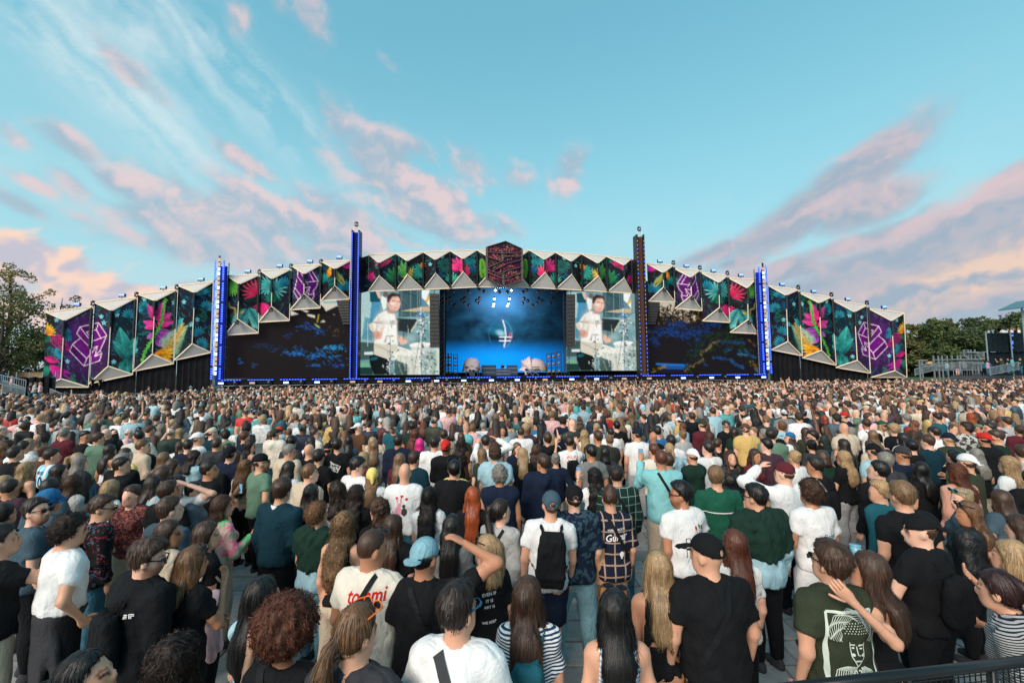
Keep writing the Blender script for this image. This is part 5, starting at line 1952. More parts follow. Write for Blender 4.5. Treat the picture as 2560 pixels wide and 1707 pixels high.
# ------------------------------------------------------------------ black railing in front of the camera, lower right
a, b_ = at_z(2080, 1707, 1.62), at_z(2560, 1652, 1.66)
dv = (b_ - a)
a2, b2_ = a - dv * .6, b_ + dv * .5
t = thing('handrail', 'black metal handrail with mesh infill in the lower right corner', 'railing', (a2.x, a2.y, 0))
M_RAIL = mat_plain('black_gloss_metal', (.012, .014, .016), .3, .4, var=.2)
MB().tube([a2, b2_], .024, 12).build('top_rail', M_RAIL, t, True, world=True)
MB().tube([a2 - Vector((0, 0, .5)), b2_ - Vector((0, 0, .5))], .018, 10).build('lower_rail', M_RAIL, t, True, world=True)
for k in (0.02, .35, .68, .98):
    q = a2.lerp(b2_, k)
    MB().tube([(q.x, q.y, 0), (q.x, q.y, q.z - .01)], .018, 8).build('post', M_RAIL, t, True, world=True)
mb = MB()
Ln = (b2_ - a2).length
for i in range(int(Ln / .03)):
    q = a2.lerp(b2_, i * .03 / Ln)
    mb.bar(q - Vector((0, 0, .03)), q - Vector((0, 0, .49)), .004)
for k in range(15):
    mb.bar(a2 - Vector((0, 0, .04 + k * .03)), b2_ - Vector((0, 0, .04 + k * .03)), .004)
o = mb.build('wire_mesh', M_RAIL, t, world=True)
o['kind'] = 'stuff'
# ------------------------------------------------------------------ people: one smooth body per person from a signed distance field
CURLY = ('afro', 'curlyshort', 'longcurly', 'longwavy')


def surfnets(F, xs, ys, zs):
    S = F < 0
    shp = np.array(F.shape) - 1
    ax_s = (xs, ys, zs)
    cells, pos, quads = [], [], []
    st = (shp[1] * shp[2], shp[2], 1)
    for ax in range(3):
        sl0 = [slice(None)] * 3
        sl1 = [slice(None)] * 3
        sl0[ax], sl1[ax] = slice(0, -1), slice(1, None)
        A, B = S[tuple(sl0)], S[tuple(sl1)]
        idx = np.argwhere(A != B)
        if len(idx) == 0:
            continue
        i2 = idx.copy()
        i2[:, ax] += 1
        f0, f1 = F[tuple(idx.T)], F[tuple(i2.T)]
        t = f0 / (f0 - f1)
        p = np.stack([ax_s[k][idx[:, k]] for k in range(3)], 1).astype(float)
        p[:, ax] += t * (ax_s[ax][i2[:, ax]] - ax_s[ax][idx[:, ax]])
        o1, o2 = [k for k in range(3) if k != ax]
        ok = (idx[:, o1] > 0) & (idx[:, o2] > 0) & (idx[:, o1] < shp[o1]) & (idx[:, o2] < shp[o2])
        idx, p = idx[ok], p[ok]
        inside = S[tuple(idx.T)]
        q = []
        for a, b in ((-1, -1), (0, -1), (0, 0), (-1, 0)):
            c = idx.copy()
            c[:, o1] += a
            c[:, o2] += b
            fl = c[:, 0] * st[0] + c[:, 1] * st[1] + c[:, 2]
            q.append(fl)
            cells.append(fl)
            pos.append(p)
        q = np.stack(q, 1)
        flip = inside if ax != 1 else ~inside
        q[~flip] = q[~flip][:, ::-1]
        quads.append(q)
    if not cells:
        return np.zeros((0, 3)), np.zeros((0, 4), int)
    cells, pos, quads = np.concatenate(cells), np.concatenate(pos), np.concatenate(quads)
    un, inv = np.unique(cells, return_inverse=True)
    cnt = np.bincount(inv)
    V = np.stack([np.bincount(inv, pos[:, k]) / cnt for k in range(3)], 1)
    return V, np.searchsorted(un, quads)


def axis(lo, hi, flo, fhi, df, dc):
    a = [np.arange(flo, fhi + 1e-6, df)]
    if flo - dc > lo:
        a.insert(0, np.arange(flo - dc, lo - dc, -dc)[::-1])
    if fhi + dc < hi:
        a.append(np.arange(a[-1][-1] + dc, hi + dc, dc))
    return np.concatenate(a)


class Field:
    def __init__(s, xs, ys, zs):
        s.ax = (xs, ys, zs)
        s.F = np.full((len(xs), len(ys), len(zs)), 0.5, np.float32)

    def like(s):
        return Field(*s.ax)

    def win(s, lo, hi, m=.1):
        sl = tuple(slice(max(0, np.searchsorted(a, l - m)), np.searchsorted(a, h + m)) for a, l, h in zip(s.ax, lo, hi))
        X_, Y_, Z_ = (a[q].astype(np.float32) for a, q in zip(s.ax, sl))
        return sl, X_[:, None, None], Y_[None, :, None], Z_[None, None, :]

    def put(s, sl, d, k):
        if d.size == 0:
            return
        a = s.F[sl]
        if k > 0:
            h = np.clip(.5 + .5 * (a - d) / k, 0, 1)
            s.F[sl] = a * (1 - h) + d * h - k * h * (1 - h)
        else:
            s.F[sl] = np.minimum(a, d)

    def cone(s, a, b, ra, rb, k=.03, sy=1.0, cut=False):
        a, b = np.array(a, float), np.array(b, float)
        r = max(ra, rb)
        sl, X_, Y_, Z_ = s.win(np.minimum(a, b) - r, np.maximum(a, b) + r)
        ba = b - a
        px_, py_, pz_ = X_ - a[0], (Y_ - a[1]), Z_ - a[2]
        q = ba @ ba + 1e-9
        t = (px_ * ba[0] + py_ * ba[1] + pz_ * ba[2]) / q
        tc_ = np.clip(t, 0, 1)
        d = np.sqrt((px_ - tc_ * ba[0]) ** 2 + ((py_ - tc_ * ba[1]) / sy) ** 2 + (pz_ - tc_ * ba[2]) ** 2) - (ra + (rb - ra) * tc_)
        if sy < 1:
            d = d * (.5 + .5 * sy)
        if cut:
            d = np.maximum(d, (t - 1) * math.sqrt(q))
        s.put(sl, d, k)

    def chain(s, pts, rad, k=.02, sy=1.0):
        for i in range(len(pts) - 1):
            s.cone(pts[i], pts[i + 1], rad[i], rad[i + 1], k, sy)

    def ell(s, c, r, k=.03):
        c, r = np.array(c, float), np.array(r, float)
        sl, X_, Y_, Z_ = s.win(c - r, c + r)
        s.put(sl, ellf(X_ - c[0], Y_ - c[1], Z_ - c[2], r), k)

    def mesh(s):
        return surfnets(s.F, *s.ax)


def ellf(x, y, z, r):
    k0 = np.sqrt((x / r[0]) ** 2 + (y / r[1]) ** 2 + (z / r[2]) ** 2) + 1e-6
    k1 = np.sqrt((x / r[0] ** 2) ** 2 + (y / r[1] ** 2) ** 2 + (z / r[2] ** 2) ** 2) + 1e-6
    return k0 * (k0 - 1) / k1


def smin(a, b, k):
    h = np.clip(.5 + .5 * (a - b) / k, 0, 1)
    return a * (1 - h) + b * h - k * h * (1 - h)


def waves(g, freq, n=7, aniso=(1, 1, 1)):
    K = g.normal(0, 1, (n, 3)) * freq * np.array(aniso)
    ph = g.uniform(0, 6.28, n)

    def f(X_, Y_, Z_):
        s_ = 0
        for k, p in zip(K, ph):
            s_ = s_ + np.sin(X_ * k[0] + Y_ * k[1] + Z_ * k[2] + p)
        return s_ / math.sqrt(n)
    return f


ARMS = {  # elbow and wrist from the shoulder, x outwards
    'down': ((.045, -.02, -.29), (.05, .05, -.53)), 'pocket': ((.10, -.08, -.26), (.03, .06, -.47)), 'front': ((.06, .0, -.29), (-.08, .21, -.34)),
    'cross': ((.06, .06, -.28), (-.2, .2, -.20)), 'up': ((.10, .18, -.12), (.03, .33, .16)), 'high': ((.10, .10, .23), (.03, .14, .47)),
    'head': ((.27, .10, .14), (.03, .10, .27)), 'chin': ((.08, .12, -.26), (-.08, .26, -.02)), 'cup': ((.07, .04, -.28), (.03, .26, -.14)),
    'back': ((.1, -.08, -.26), (.02, -.13, -.44)), 'shade': ((.25, .18, .10), (-.03, .20, .26)), 'hugl': ((.19, -.12, -.06), (.33, .06, .17)), 'wide': ((.16, -.02, -.25), (.20, .1, -.46)),
    'hand': ((.07, .0, -.28), (.02, .24, -.22)),
}


def hand_mesh(w, e, side, curl=.5, palm_n=None):
    """palm and five fingers continuing the forearm e->w"""
    w, e = np.array(w), np.array(e)
    d = w - e
    d /= np.linalg.norm(d)
    n = np.array(palm_n if palm_n is not None else (-side * 1.0, .25, .0))
    n = n - d * (n @ d)
    n /= np.linalg.norm(n) + 1e-9
    t = np.cross(n, d)
    if t[1] < 0 and palm_n is None:
        t = -t
    V, Fq = [], []

    def tube(P, R, m=6):
        o = len(V)
        for i, (p, r) in enumerate(zip(P, R)):
            dd = P[min(i + 1, len(P) - 1)] - P[max(i - 1, 0)]
            dd = dd / (np.linalg.norm(dd) + 1e-9)
            u = t - dd * (t @ dd)
            u /= np.linalg.norm(u) + 1e-9
            v = np.cross(dd, u)
            ru, rv = (r if isinstance(r, tuple) else (r, r))
            for k in range(m):
                a = 2 * math.pi * k / m
                V.append(p + u * math.cos(a) * ru + v * math.sin(a) * rv)
        for i in range(len(P) - 1):
            for k in range(m):
                Fq.append((o + i * m + k, o + i * m + (k + 1) % m, o + (i + 1) * m + (k + 1) % m, o + (i + 1) * m + k))
        if m == 6:
            L_ = o + (len(P) - 1) * m
            Fq.append((L_, L_ + 1, L_ + 2, L_ + 3))
            Fq.append((L_ + 3, L_ + 4, L_ + 5, L_))
    tube([w - d * .03, w, w + d * .035, w + d * .075, w + d * .092], [(.026, .022), (.029, .019), (.041, .016), (.043, .014), (.036, .010)], 8)
    for q, ln in ((-.030, .062), (-.010, .074), (.011, .078), (.031, .070)):
        P = [w + d * .075 + t * q]
        dd = d.copy()
        for s_ in range(3):
            a = curl * (.55 + .25 * s_)
            dd = dd * math.cos(a) + n * math.sin(a)
            dd /= np.linalg.norm(dd)
            P.append(P[-1] + dd * ln * (.42, .33, .27)[s_])
        tube(P, [.0095, .009, .0082, .006])
    P = [w + d * .018 + t * .026]
    dd = d * .62 + t * .70 + n * .25
    dd /= np.linalg.norm(dd)
    for s_ in range(3):
        P.append(P[-1] + dd * (.034, .030, .024)[s_])
        dd = dd * .9 + d * .25 + n * .15 * curl
        dd /= np.linalg.norm(dd)
    tube(P, [.014, .0115, .010, .007])
    return np.array(V), np.array(Fq)


def make_person(sp, df=.016, dc=.024, dz=.03, seed=0):
    """returns dict part -> (V, F[, tone]) in local coordinates (1.75 m tall, facing +y), plus anchors"""
    g = np.random.default_rng(seed)
    fem = sp.get('fem', 0)
    bw = sp.get('bw', 1.0)
    hy, hp_ = math.radians(sp.get('hyaw', 0)), math.radians(sp.get('hpitch', 0))
    shx = (.158 if fem else .188) * bw
    arms = sp.get('arms', ('down', 'down'))
    SH, EL_, WR = [], [], []
    for i, sg in enumerate((-1, 1)):
        a = ARMS[arms[i]] if isinstance(arms[i], str) else arms[i]
        jit = g.normal(0, .012, 3)
        s_ = np.array([sg * shx, -.005, 1.405 if not fem else 1.39])
        SH.append(s_)
        EL_.append(s_ + np.array([sg * a[0][0], a[0][1], a[0][2]]) + jit)
        WR.append(s_ + np.array([sg * a[1][0], a[1][1], a[1][2]]) + jit)
    allp = np.array(SH + EL_ + WR)
    hc = np.array([sp.get('hx', 0.0), .018 + sp.get('hyy', 0), 1.628])
    lo = np.minimum(allp.min(0), [-.30 * bw, -.30, 0]) - .08
    hi = np.maximum(allp.max(0), [.30 * bw, .24, 1.78]) + .08
    hair = sp.get('hair', 'short')
    big = .12 if hair == 'afro' else 0
    hi[2] = max(hi[2], 1.82 + big)
    zmin = sp.get('zmin', -.02)
    xs = axis(lo[0], hi[0], hc[0] - .11 - big * .6, hc[0] + .11 + big * .6, df, dc)
    ys = axis(lo[1], hi[1], hc[1] - .13 - big * .6, hc[1] + .14 + big * .6, df, dc)
    zs = axis(zmin, hi[2], 1.44, 1.80 + big, df, dc if zmin > .5 else dc)
    if zmin < .5:
        zs = np.concatenate([np.arange(-.02, .80, dz), zs[zs > .80]])
    body = Field(xs, ys, zs)
    cy, sy_ = math.cos(hy), math.sin(hy)
    cp, sp_ = math.cos(hp_), math.sin(hp_)

    def headloc(F_, r=.2):
        sl, X_, Y_, Z_ = F_.win(hc - r, hc + r, .0)
        x, y, z = X_ - hc[0], Y_ - hc[1], Z_ - hc[2]
        x1, y1 = x * cy - y * sy_, x * sy_ + y * cy          # head turned by hyaw to its right
        y2, z2 = y1 * cp + z * sp_, z * cp - y1 * sp_
        return sl, x1 + 0 * z, y2, z2 + 0 * x

    def to_body(p):
        x, y, z = p
        y1, z1 = y * cp - z * sp_, y * sp_ + z * cp
        return np.array([x * cy + y1 * sy_, -x * sy_ + y1 * cy, z1]) + hc
    # --- torso
    tw = bw * (.90 if fem else 1.0)
    T = body.like()
    T.cone((0, 0, 1.30), (0, -.005, 1.10), .155 * tw, .132 * tw, .05, .72)
    T.cone((0, -.005, 1.10), (0, -.01, .94), .130 * tw, (.170 if fem else .158) * tw, .05, .76)
    T.cone((-shx * .55, -.01, 1.365), (shx * .55, -.01, 1.365), .082, .082, .05, .9)
    T.cone((-.05, -.02, 1.43), (-shx * .85, -.01, 1.40), .05, .058, .05)
    T.cone((.05, -.02, 1.43), (shx * .85, -.01, 1.40), .05, .058, .05)
    for sg in (-1, 1):
        T.ell((sg * .075, -.065, .90), (.09, .08, .10), .05)
        if fem:
            T.ell((sg * .07, .085, 1.26), (.062, .06, .062), .04)
    if sp.get('belly'):
        T.ell((0, .05, 1.08), (.15 * bw, .15, .17), .06)
    # --- arms
    A_ = body.like()
    for i in range(2):
        A_.cone(SH[i], EL_[i], .052 if not fem else .043, .040 if not fem else .034, .02)
        A_.ell(SH[i] * .35 + EL_[i] * .65, (.043, .043, .06), .03)
        A_.cone(EL_[i], WR[i], .041 if not fem else .034, .027 if not fem else .023, .03)
    # --- legs
    LG = body.like()
    if zmin < .5:
        for sg in (-1, 1):
            st_ = sp.get('stance', 0.0)
            kx = sg * (.10 + st_)
            LG.cone((sg * .085, -.01, .90), (kx, .012, .50), .090 * bw, .062, .04)
            LG.cone((kx, .012, .50), (sg * (.10 + st_ * 1.3), -.015, .09), .058, .042, .03)
            LG.ell((kx, -.02, .36), (.055, .06, .12), .03)
    # --- head and neck
    Hd = body.like()
    sl, x, y, z = headloc(Hd)
    d = ellf(x, y + .012, z - .02, (.077, .097, .106))
    d = smin(d, ellf(x, y - .032, z + .045, (.062, .066, .095)), .03)
    d = smin(d, ellf(x, y - .05, z + .098, (.043, .043, .033)), .03)
    d = smin(d, ellf(x, y - .084, z - .012, (.048, .016, .012)), .015)
    d = smin(d, ellf(x, y - .103, z + .03, (.013, .020, .030)), .012)
    d = smin(d, ellf(x, y - .094, z + .074, (.024, .012, .011)), .012)
    ax_ = np.abs(x)
    d = np.maximum(d, -(np.sqrt((ax_ - .032) ** 2 + (y - .106) ** 2 + (z - .000) ** 2) - .017))
    d = smin(d, ellf(ax_ - .080, y + .004, z + .02, (.012, .024, .036)), .01)
    Hd.put(sl, d, 0)
    Hd.cone(to_body((0, -.022, -.05)), (0, -.012, 1.41), .053 if not fem else .045, .064 if not fem else .05, .03)
    body.F = smin(smin(T.F, A_.F, .03), Hd.F, .035)
    body.F = smin(body.F, LG.F, .04)
    out = {}
    # --- top garment
    top = sp.get('top', 'tee')
    SHIRT = body.like()
    wr = waves(g, 26, 6, (1, .6, 1.0))
    wr2 = waves(g, 60, 6, (1, .4, .7))
    loose = {'tee': .018, 'long': .018, 'jacket': .034, 'hoodie': .032, 'tank': .008, 'strap': .006, 'vest': .042, 'shirt': .026, 'crop': .01, 'dress': .012}[top]
    hem = {'tee': .86, 'long': .86, 'jacket': .83, 'hoodie': .86, 'tank': .93, 'strap': .97, 'vest': .86, 'shirt': .82, 'crop': 1.05, 'dress': .55}[top]
    hem = sp.get('hem', hem)
    if sp.get('drape') == 'waist':
        hem = .99
    Tt = T.like()
    Tt.F = T.F - loose
    if top in ('tee', 'long', 'jacket', 'hoodie', 'shirt', 'vest'):
        b_ = 1.0 if not fem else .94
        Tt.cone((0, -.012, 1.27), (0, -.014, max(hem, .9)), .162 * tw * b_ + loose * .4, .158 * tw * b_ + loose * .9, .06, .76)
    if top == 'dress':
        Tt.cone((0, 0, 1.0), (0, 0, .6), .14, .24, .06, .8)
    SHIRT.F = Tt.F.copy()
    SLV = body.like()
    slv = {'tee': .62, 'crop': .5}.get(top)
    slv = sp.get('slv', slv)
    if slv:
        for i in range(2):
            e = SH[i] + (EL_[i] - SH[i]) * slv
            SLV.cone(SH[i], e, .058 if not fem else .049, .054 if not fem else .046, .0, cut=True)
            SHIRT.cone(SH[i] * .97 + np.array([0, 0, .002]), e, .066 if not fem else .056, (.068 if not fem else .056) + .25 * loose, .045, cut=True)
    elif top in ('long', 'jacket', 'hoodie', 'shirt', 'dress') and not sp.get('nosleeve'):
        ex = loose * .75
        for i in range(2):
            SLV.cone(SH[i], EL_[i], .058, .047, .03)
            SLV.cone(EL_[i], EL_[i] + (WR[i] - EL_[i]) * .94, .047, .034, .03, cut=True)
            SHIRT.cone(SH[i], EL_[i], .056 + ex, .047 + ex, .045)
            SHIRT.cone(EL_[i], EL_[i] + (WR[i] - EL_[i]) * .96, .047 + ex, .033 + ex * .9, .03, cut=True)
    X3, Y3, Z3 = xs[:, None, None], ys[None, :, None], zs[None, None, :]
    F_ = SHIRT.F
    amp = .0075 if top != 'vest' else 0
    F_ = F_ + amp * wr(X3, Y3, Z3) + .0045 * wr2(X3, Y3, Z3)
    if top == 'vest':
        F_ = F_ + .010 * np.abs(np.sin(Z3 * 36)) - .004
    if top not in ('strap', 'tank') and not sp.get('nosleeve'):
        F_ = np.minimum(F_, np.minimum(T.F - .006, SLV.F))
    F_ = np.maximum(F_, hem + .012 * np.sin(X3 * 14 + seed) - Z3)
    # neck opening
    sl2 = tuple(slice(None) for _ in range(3))
    nr = {'strap': .2, 'tank': .105, 'dress': .11}.get(top, .066 if not fem else .066)
    nz_ = {'strap': 1.345, 'tank': 1.37, 'dress': 1.38}.get(top, 1.415)
    if top in ('strap',) or sp.get('nosleeve'):
        F_ = np.maximum(F_, Z3 - 1.315 - .25 * np.maximum(0, Y3))
        F_ = np.maximum(F_, np.abs(X3) - shx * .86)
        F_ = np.minimum(F_, np.maximum(np.maximum(T.F - .006, Z3 - 1.28), hem + .01 - Z3))
        for sg in (-1, 1):
            q = np.sqrt((np.abs(X3 - sg * shx * .5) - 0) ** 2) - .008
            q = np.maximum(q, T.F - .006)
            q = np.maximum(q, 1.25 - Z3)
            F_ = np.minimum(F_, q)
    else:
        nd = np.sqrt((X3 / nr) ** 2 + ((Y3 - .005) / (nr * .95)) ** 2) - 1
        nd = np.maximum(nd * nr, nz_ - .035 - Z3 - .25 * Y3 * 0)
        F_ = np.maximum(F_, -nd)
        if top == 'tank':
            F_ = np.maximum(F_, np.abs(X3) - shx * .80)
    SHIRT.F = F_.astype(np.float32)
    if top in ('jacket', 'hoodie') and sp.get('hood', 1):
        SHIRT.chain([(-.085, .02, 1.445), (-.07, -.09, 1.43), (0, -.135, 1.385), (.07, -.09, 1.43), (.085, .02, 1.445)], [.030, .045, .062, .045, .030], .035)
    if top == 'shirt' or sp.get('collar'):
        SHIRT.chain([(-.062, .03, 1.455), (-.055, -.05, 1.462), (0, -.078, 1.462), (.055, -.05, 1.462), (.062, .03, 1.455)], [.014, .018, .02, .018, .014], .012)
    V, Fq = SHIRT.mesh()
    out['shirt'] = (V, Fq)
    tuck = (Z3 > hem + .02) & (Z3 < 1.40)
    # --- draped or tied garment
    if sp.get('drape'):
        D_ = body.like()
        if sp['drape'] == 'waist':
            D_.chain([(-.15, .06, .98), (-.13, -.08, .98), (0, -.125, .97), (.13, -.08, .98), (.15, .06, .98), (.02, .13, .97)], [.035, .04, .045, .04, .035, .03], .02)
            D_.cone((0, -.12, .95), (0, -.13, .52), .15, .13, .04, .28)
            D_.cone((-.10, -.08, .95), (-.16, -.06, .5), .07, .06, .04, .6)
            D_.cone((.10, -.08, .95), (.16, -.06, .5), .07, .06, .04, .6)
        else:
            D_.F = np.maximum(SHIRT.F - .024, np.maximum(1.06 + .5 * np.abs(X3) ** 1.5 - Z3, Y3 - .07))
            D_.F = np.maximum(D_.F, .068 - np.sqrt(X3 ** 2 + (Y3 - .01) ** 2) + .0 * Z3)
        D_.F = D_.F + .006 * wr2(X3, Y3, Z3)
        out['sweater'] = D_.mesh()
    # --- legs
    if zmin < .5:
        P_ = body.like()
        bot = sp.get('bot', 'jeans')
        wide = {'jeans': .016, 'wide': .035, 'shorts': .03, 'skirt': .02, 'slim': .008}[bot]
        P_.cone((0, -.012, 1.0), (0, -.012, .92), (.135 if fem else .132) * tw, (.165 if fem else .155) * tw, .04, .78)
        for sg in (-1, 1):
            P_.ell((sg * .075, -.066, .90), (.094, .084, .104), .05)
        P_.F = np.minimum(P_.F, smin(P_.F, LG.F - wide, .04))
        P_.F = P_.F + .006 * waves(g, 30, 6, (1, 1, .9))(X3, Y3, Z3)
        P_.F = np.maximum(P_.F, Z3 - 1.02)
        P_.F = np.where(tuck, np.maximum(P_.F, SHIRT.F + .008), P_.F)
        P_.F = np.maximum(P_.F, (.50 if bot == 'shorts' else .085) - Z3)
        st3 = 2 if dc < .036 else 1
        out['trousers'] = surfnets(P_.F[::st3, ::st3, ::st3], xs[::st3], ys[::st3], zs[::st3])
        for sg in (-1, 1):
            Sh = Field(axis(-.3, .3, -.3, .3, .032, .032), axis(-.16, .24, -.16, .24, .034, .034), axis(-.02, .16, -.02, .16, .026, .026))
            sx_ = sg * (.10 + sp.get('stance', 0) * 1.3)
            Sh.ell((sx_, .045, .045), (.047, .135, .05), .02)
            Sh.ell((sx_, -.03, .075), (.042, .055, .06), .03)
            Sh.F = np.maximum(Sh.F, .004 - Sh.ax[2][None, None, :])
            out['shoe' + ('l' if sg < 0 else 'r')] = Sh.mesh()
    # --- body mesh, hidden skin under trousers dropped
    if zmin < .5 and sp.get('bot') != 'shorts':
        body.F = np.maximum(body.F, .90 - Z3)
    V, Fq = body.mesh()
    tone = np.ones((len(V), 3))
    rel = V - hc
    lx = rel[:, 0] * cy - rel[:, 1] * sy_
    ly0 = rel[:, 0] * sy_ + rel[:, 1] * cy
    ly = ly0 * cp + rel[:, 2] * sp_
    lz = rel[:, 2] * cp - ly0 * sp_
    fz = (ly > .06)
    ex_ = np.abs(np.abs(lx) - .032)
    tone[fz & (ex_ < .019) & (np.abs(lz) < .011)] = (.16, .13, .13)
    tone[fz & (ex_ < .02) & (np.abs(lz - .024) < .007)] = (.40, .30, .26)
    tone[fz & (np.abs(lx) < .026) & (np.abs(lz + .074) < .009)] = (.85, .55, .55)
    tone[fz & (np.abs(np.abs(lx) - .045) < .02) & (np.abs(lz + .035) < .02)] = (1.0, .88, .86)
    if sp.get('beard'):
        bm_ = (ly > .0) & (lz < -.05) & (lz > -.15)
        tone[bm_] = (.42, .34, .30)
    hv = []
    for i in range(2):
        if sp.get('hands', 1):
            a = arms[i] if isinstance(arms[i], str) else 'x'
            pn = {'up': (0, 1, 0), 'head': (1 if i == 0 else -1, 0, -.4), 'shade': (1 if i == 0 else -1, 0, -.2), 'high': (0, 1, 0), 'cup': ((1 if i == 0 else -1), .2, 0), 'chin': (0, -1, .2)}.get(a)
            HV, HF = hand_mesh(WR[i], EL_[i], -1 if i == 0 else 1, {'up': .75, 'cup': .8, 'pocket': .4, 'hand': .7}.get(a, .45), pn)
            hv.append((HV, HF))
    for HV, HF in hv:
        Fq = np.concatenate([Fq, HF + len(V)])
        V = np.concatenate([V, HV])
        tone = np.concatenate([tone, np.ones((len(HV), 3))])
    out['body'] = (V, Fq, tone)
    # --- hair
    cap = sp.get('cap')
    hn = waves(g, 95, 9)
    hn2 = waves(g, 150, 8)
    if cap:
        C_ = body.like()
        sl, x, y, z = headloc(C_, .3)
        if cap in ('cap', 'capback'):
            d = ellf(x, y + .010, z - .028, (.096, .116, .112))
            d = np.maximum(d, .026 + .22 * (y + .01) * (1 if cap == 'cap' else -.6) - z)
            sg = 1 if cap == 'cap' else -1
            br = ellf(x, y - sg * .150, z - (.030 if sg > 0 else .036) + sg * (y - sg * .10) * .22 + 2.0 * x * x, (.078, .070, max(.009, df * .55)))
            d = smin(d, br, .012)
            d = np.maximum(d, -ellf(x, y + sg * .115, z - .040, (.036, .04, .024)))
        elif cap == 'bucket':
            d = ellf(x, y + .01, z - .045, (.103, .120, .105))
            d = np.maximum(d, .03 - z)
            rr_ = np.sqrt((x / .90) ** 2 + (y + .01) ** 2)
            br = np.maximum(np.abs(z - .03 + (rr_ - .10) * .75) - .008, np.maximum(rr_ - .165, .09 - rr_))
            d = np.minimum(d, br)
        else:
            d = ellf(x, y + .014, z - .03, (.092, .112, .116)) - .002 * hn(x, y, z)
            d = np.maximum(d, .005 + .5 * (y + .02) - z)
            if cap == 'scarf':
                d = smin(d, ellf(x, y + .13, z + .03, (.03, .03, .07)), .02)
        C_.put(sl, d, 0)
        out['cap'] = C_.mesh()
    if hair != 'bald':
        HR = body.like()
        sl, x, y, z = headloc(HR, .2 + big)
        th = {'short': .016, 'fade': .014, 'quiff': .022, 'buzz': .004, 'mohawk': .01, 'curlyshort': .026, 'afro': .02, 'long': .016, 'longwavy': .02, 'longcurly': .024, 'pony': .012, 'bun': .012, 'bob': .018, 'halfup': .016, 'braid': .012}[hair]
        if cap:
            th = min(th, .010)
        r = (.077, .098, .107)
        topk = np.clip((z + .02) / .09, 0, 1)
        thv = th * (.45 + .75 * topk) if hair in ('fade', 'quiff', 'mohawk', 'short') else th + 0 * z
        d = ellf(x, y + .013, z - .022, r) - thv
        if hair in ('quiff', 'fade') and not cap:
            d = smin(d, ellf(x, y - .012, z - .095, (.060, .080, .038)), .03)
        if hair == 'mohawk':
            d = smin(d, ellf(x, y + .0, z - .115, (.028, .095, .035)), .025)
        if hair in ('curlyshort', 'afro', 'longcurly'):
            d = d - .010 * hn(x, y, z)
        elif hair != 'buzz':
            d = d - (.0035 * hn(x, y, z) + .003 * hn2(x * 1.6, y * .5, z * .5))
        longish = hair in ('long', 'longwavy', 'longcurly', 'bob', 'halfup')
        hl = np.interp(y, [-.13, -.05, -.02, .02, .05, .078, .1], [-.11, -.10, -.06, -.045, .035, .082, .095]) if longish else np.interp(y, [-.13, -.06, -.025, .012, .022, .05, .078, .1], [-.092, -.082, -.05, -.028, .030, .060, .084, .097])
        if hair == 'afro':
            d = smin(d, ellf(x, y + .02, z - .055, (.158, .160, .150)) - .012 * hn(x * .6, y * .6, z * .6), .02)
            hl = np.interp(y, [-.2, -.05, .03, .09, .16], [-.10, -.09, .0, .07, .13])
        d = np.maximum(d, (hl - z) * .75 + .004 * hn(x, y, z))
        HR.put(sl, d, 0)
        zend = sp.get('zend', {'long': 1.17, 'longwavy': 1.17, 'longcurly': 1.20, 'bob': 1.42, 'halfup': 1.22}.get(hair, 1.3))
        if longish:
            xo = -sy_ * .05 + hc[0]
            w1 = {'long': .092, 'longwavy': .108, 'longcurly': .135, 'bob': .104, 'halfup': .096}[hair]
            Lh = body.like()
            yb = -.125 if not sp.get('frontal') else -.08
            if hair == 'bob':
                Lh.chain([to_body((0, -.07, .0)), to_body((0, -.055, -.10)), (xo * .6, -.075, zend + .03)], [.090, .098, .088], .03, .78)
                for sg in (-1, 1):
                    Lh.chain([to_body((sg * .062, -.01, .02)), to_body((sg * .075, .0, -.10))], [.034, .034], .02)
            else:
                Lh.chain([to_body((0, -.055, .03)), to_body((0, -.075, -.09)), (xo, yb - .012, 1.38), (xo * .8, yb - .022, (zend + 1.38) / 2), (xo * .7, yb - .02, zend + .05)], [.088, .092, w1, w1 * 1.0, w1 * .66], .03, .42)
                for sg in (-1, 1):
                    Lh.chain([to_body((sg * .066, -.02, .03)), to_body((sg * .082, -.015, -.09)), (hc[0] + sg * .098, -.055, 1.39)], [.026, .03, .03], .02)
                    if sp.get('frontal') or sg * hy < -.3:
                        Lh.chain([to_body((sg * .075, .01, .0)), (hc[0] + sg * .10, .09, 1.40), (hc[0] + sg * .10, .12, 1.24)], [.028, .034, .02], .02)
            if hair in ('longwavy', 'longcurly'):
                a_ = .013 if hair == 'longcurly' else .008
                Lh.F = Lh.F - a_ * waves(g, 60, 8, (1, 1, .8))(X3, Y3, Z3)
            else:
                Lh.F = Lh.F - .006 * waves(g, 120, 8, (1, .6, .10))(X3, Y3, Z3)
            Lh.F = np.maximum(Lh.F, zend + .03 * waves(g, 70, 6, (1, .4, 0))(X3, Y3, Z3) - Z3)
            # do not let hair grow through the face
            sl, x, y, z = headloc(Lh, .2)
            face = np.maximum(np.maximum(.02 - y, np.abs(x) - .072), np.maximum(z - .06, -.14 - z))
            Lh.F[sl] = np.maximum(Lh.F[sl], -face)
            HR.F = smin(HR.F, Lh.F, .02).astype(np.float32)
        if hair == 'pony':
            z0 = sp.get('pz', .03)
            HR.chain([to_body((0, -.105, z0)), to_body((0, -.150, z0 - .01)), to_body((0, -.165, z0 - .10)), (0 - sy_ * .05, -.165, 1.38), (-sy_ * .06, -.15, sp.get('zend', 1.22))], [.028, .030, .036, .034, .012], .015)
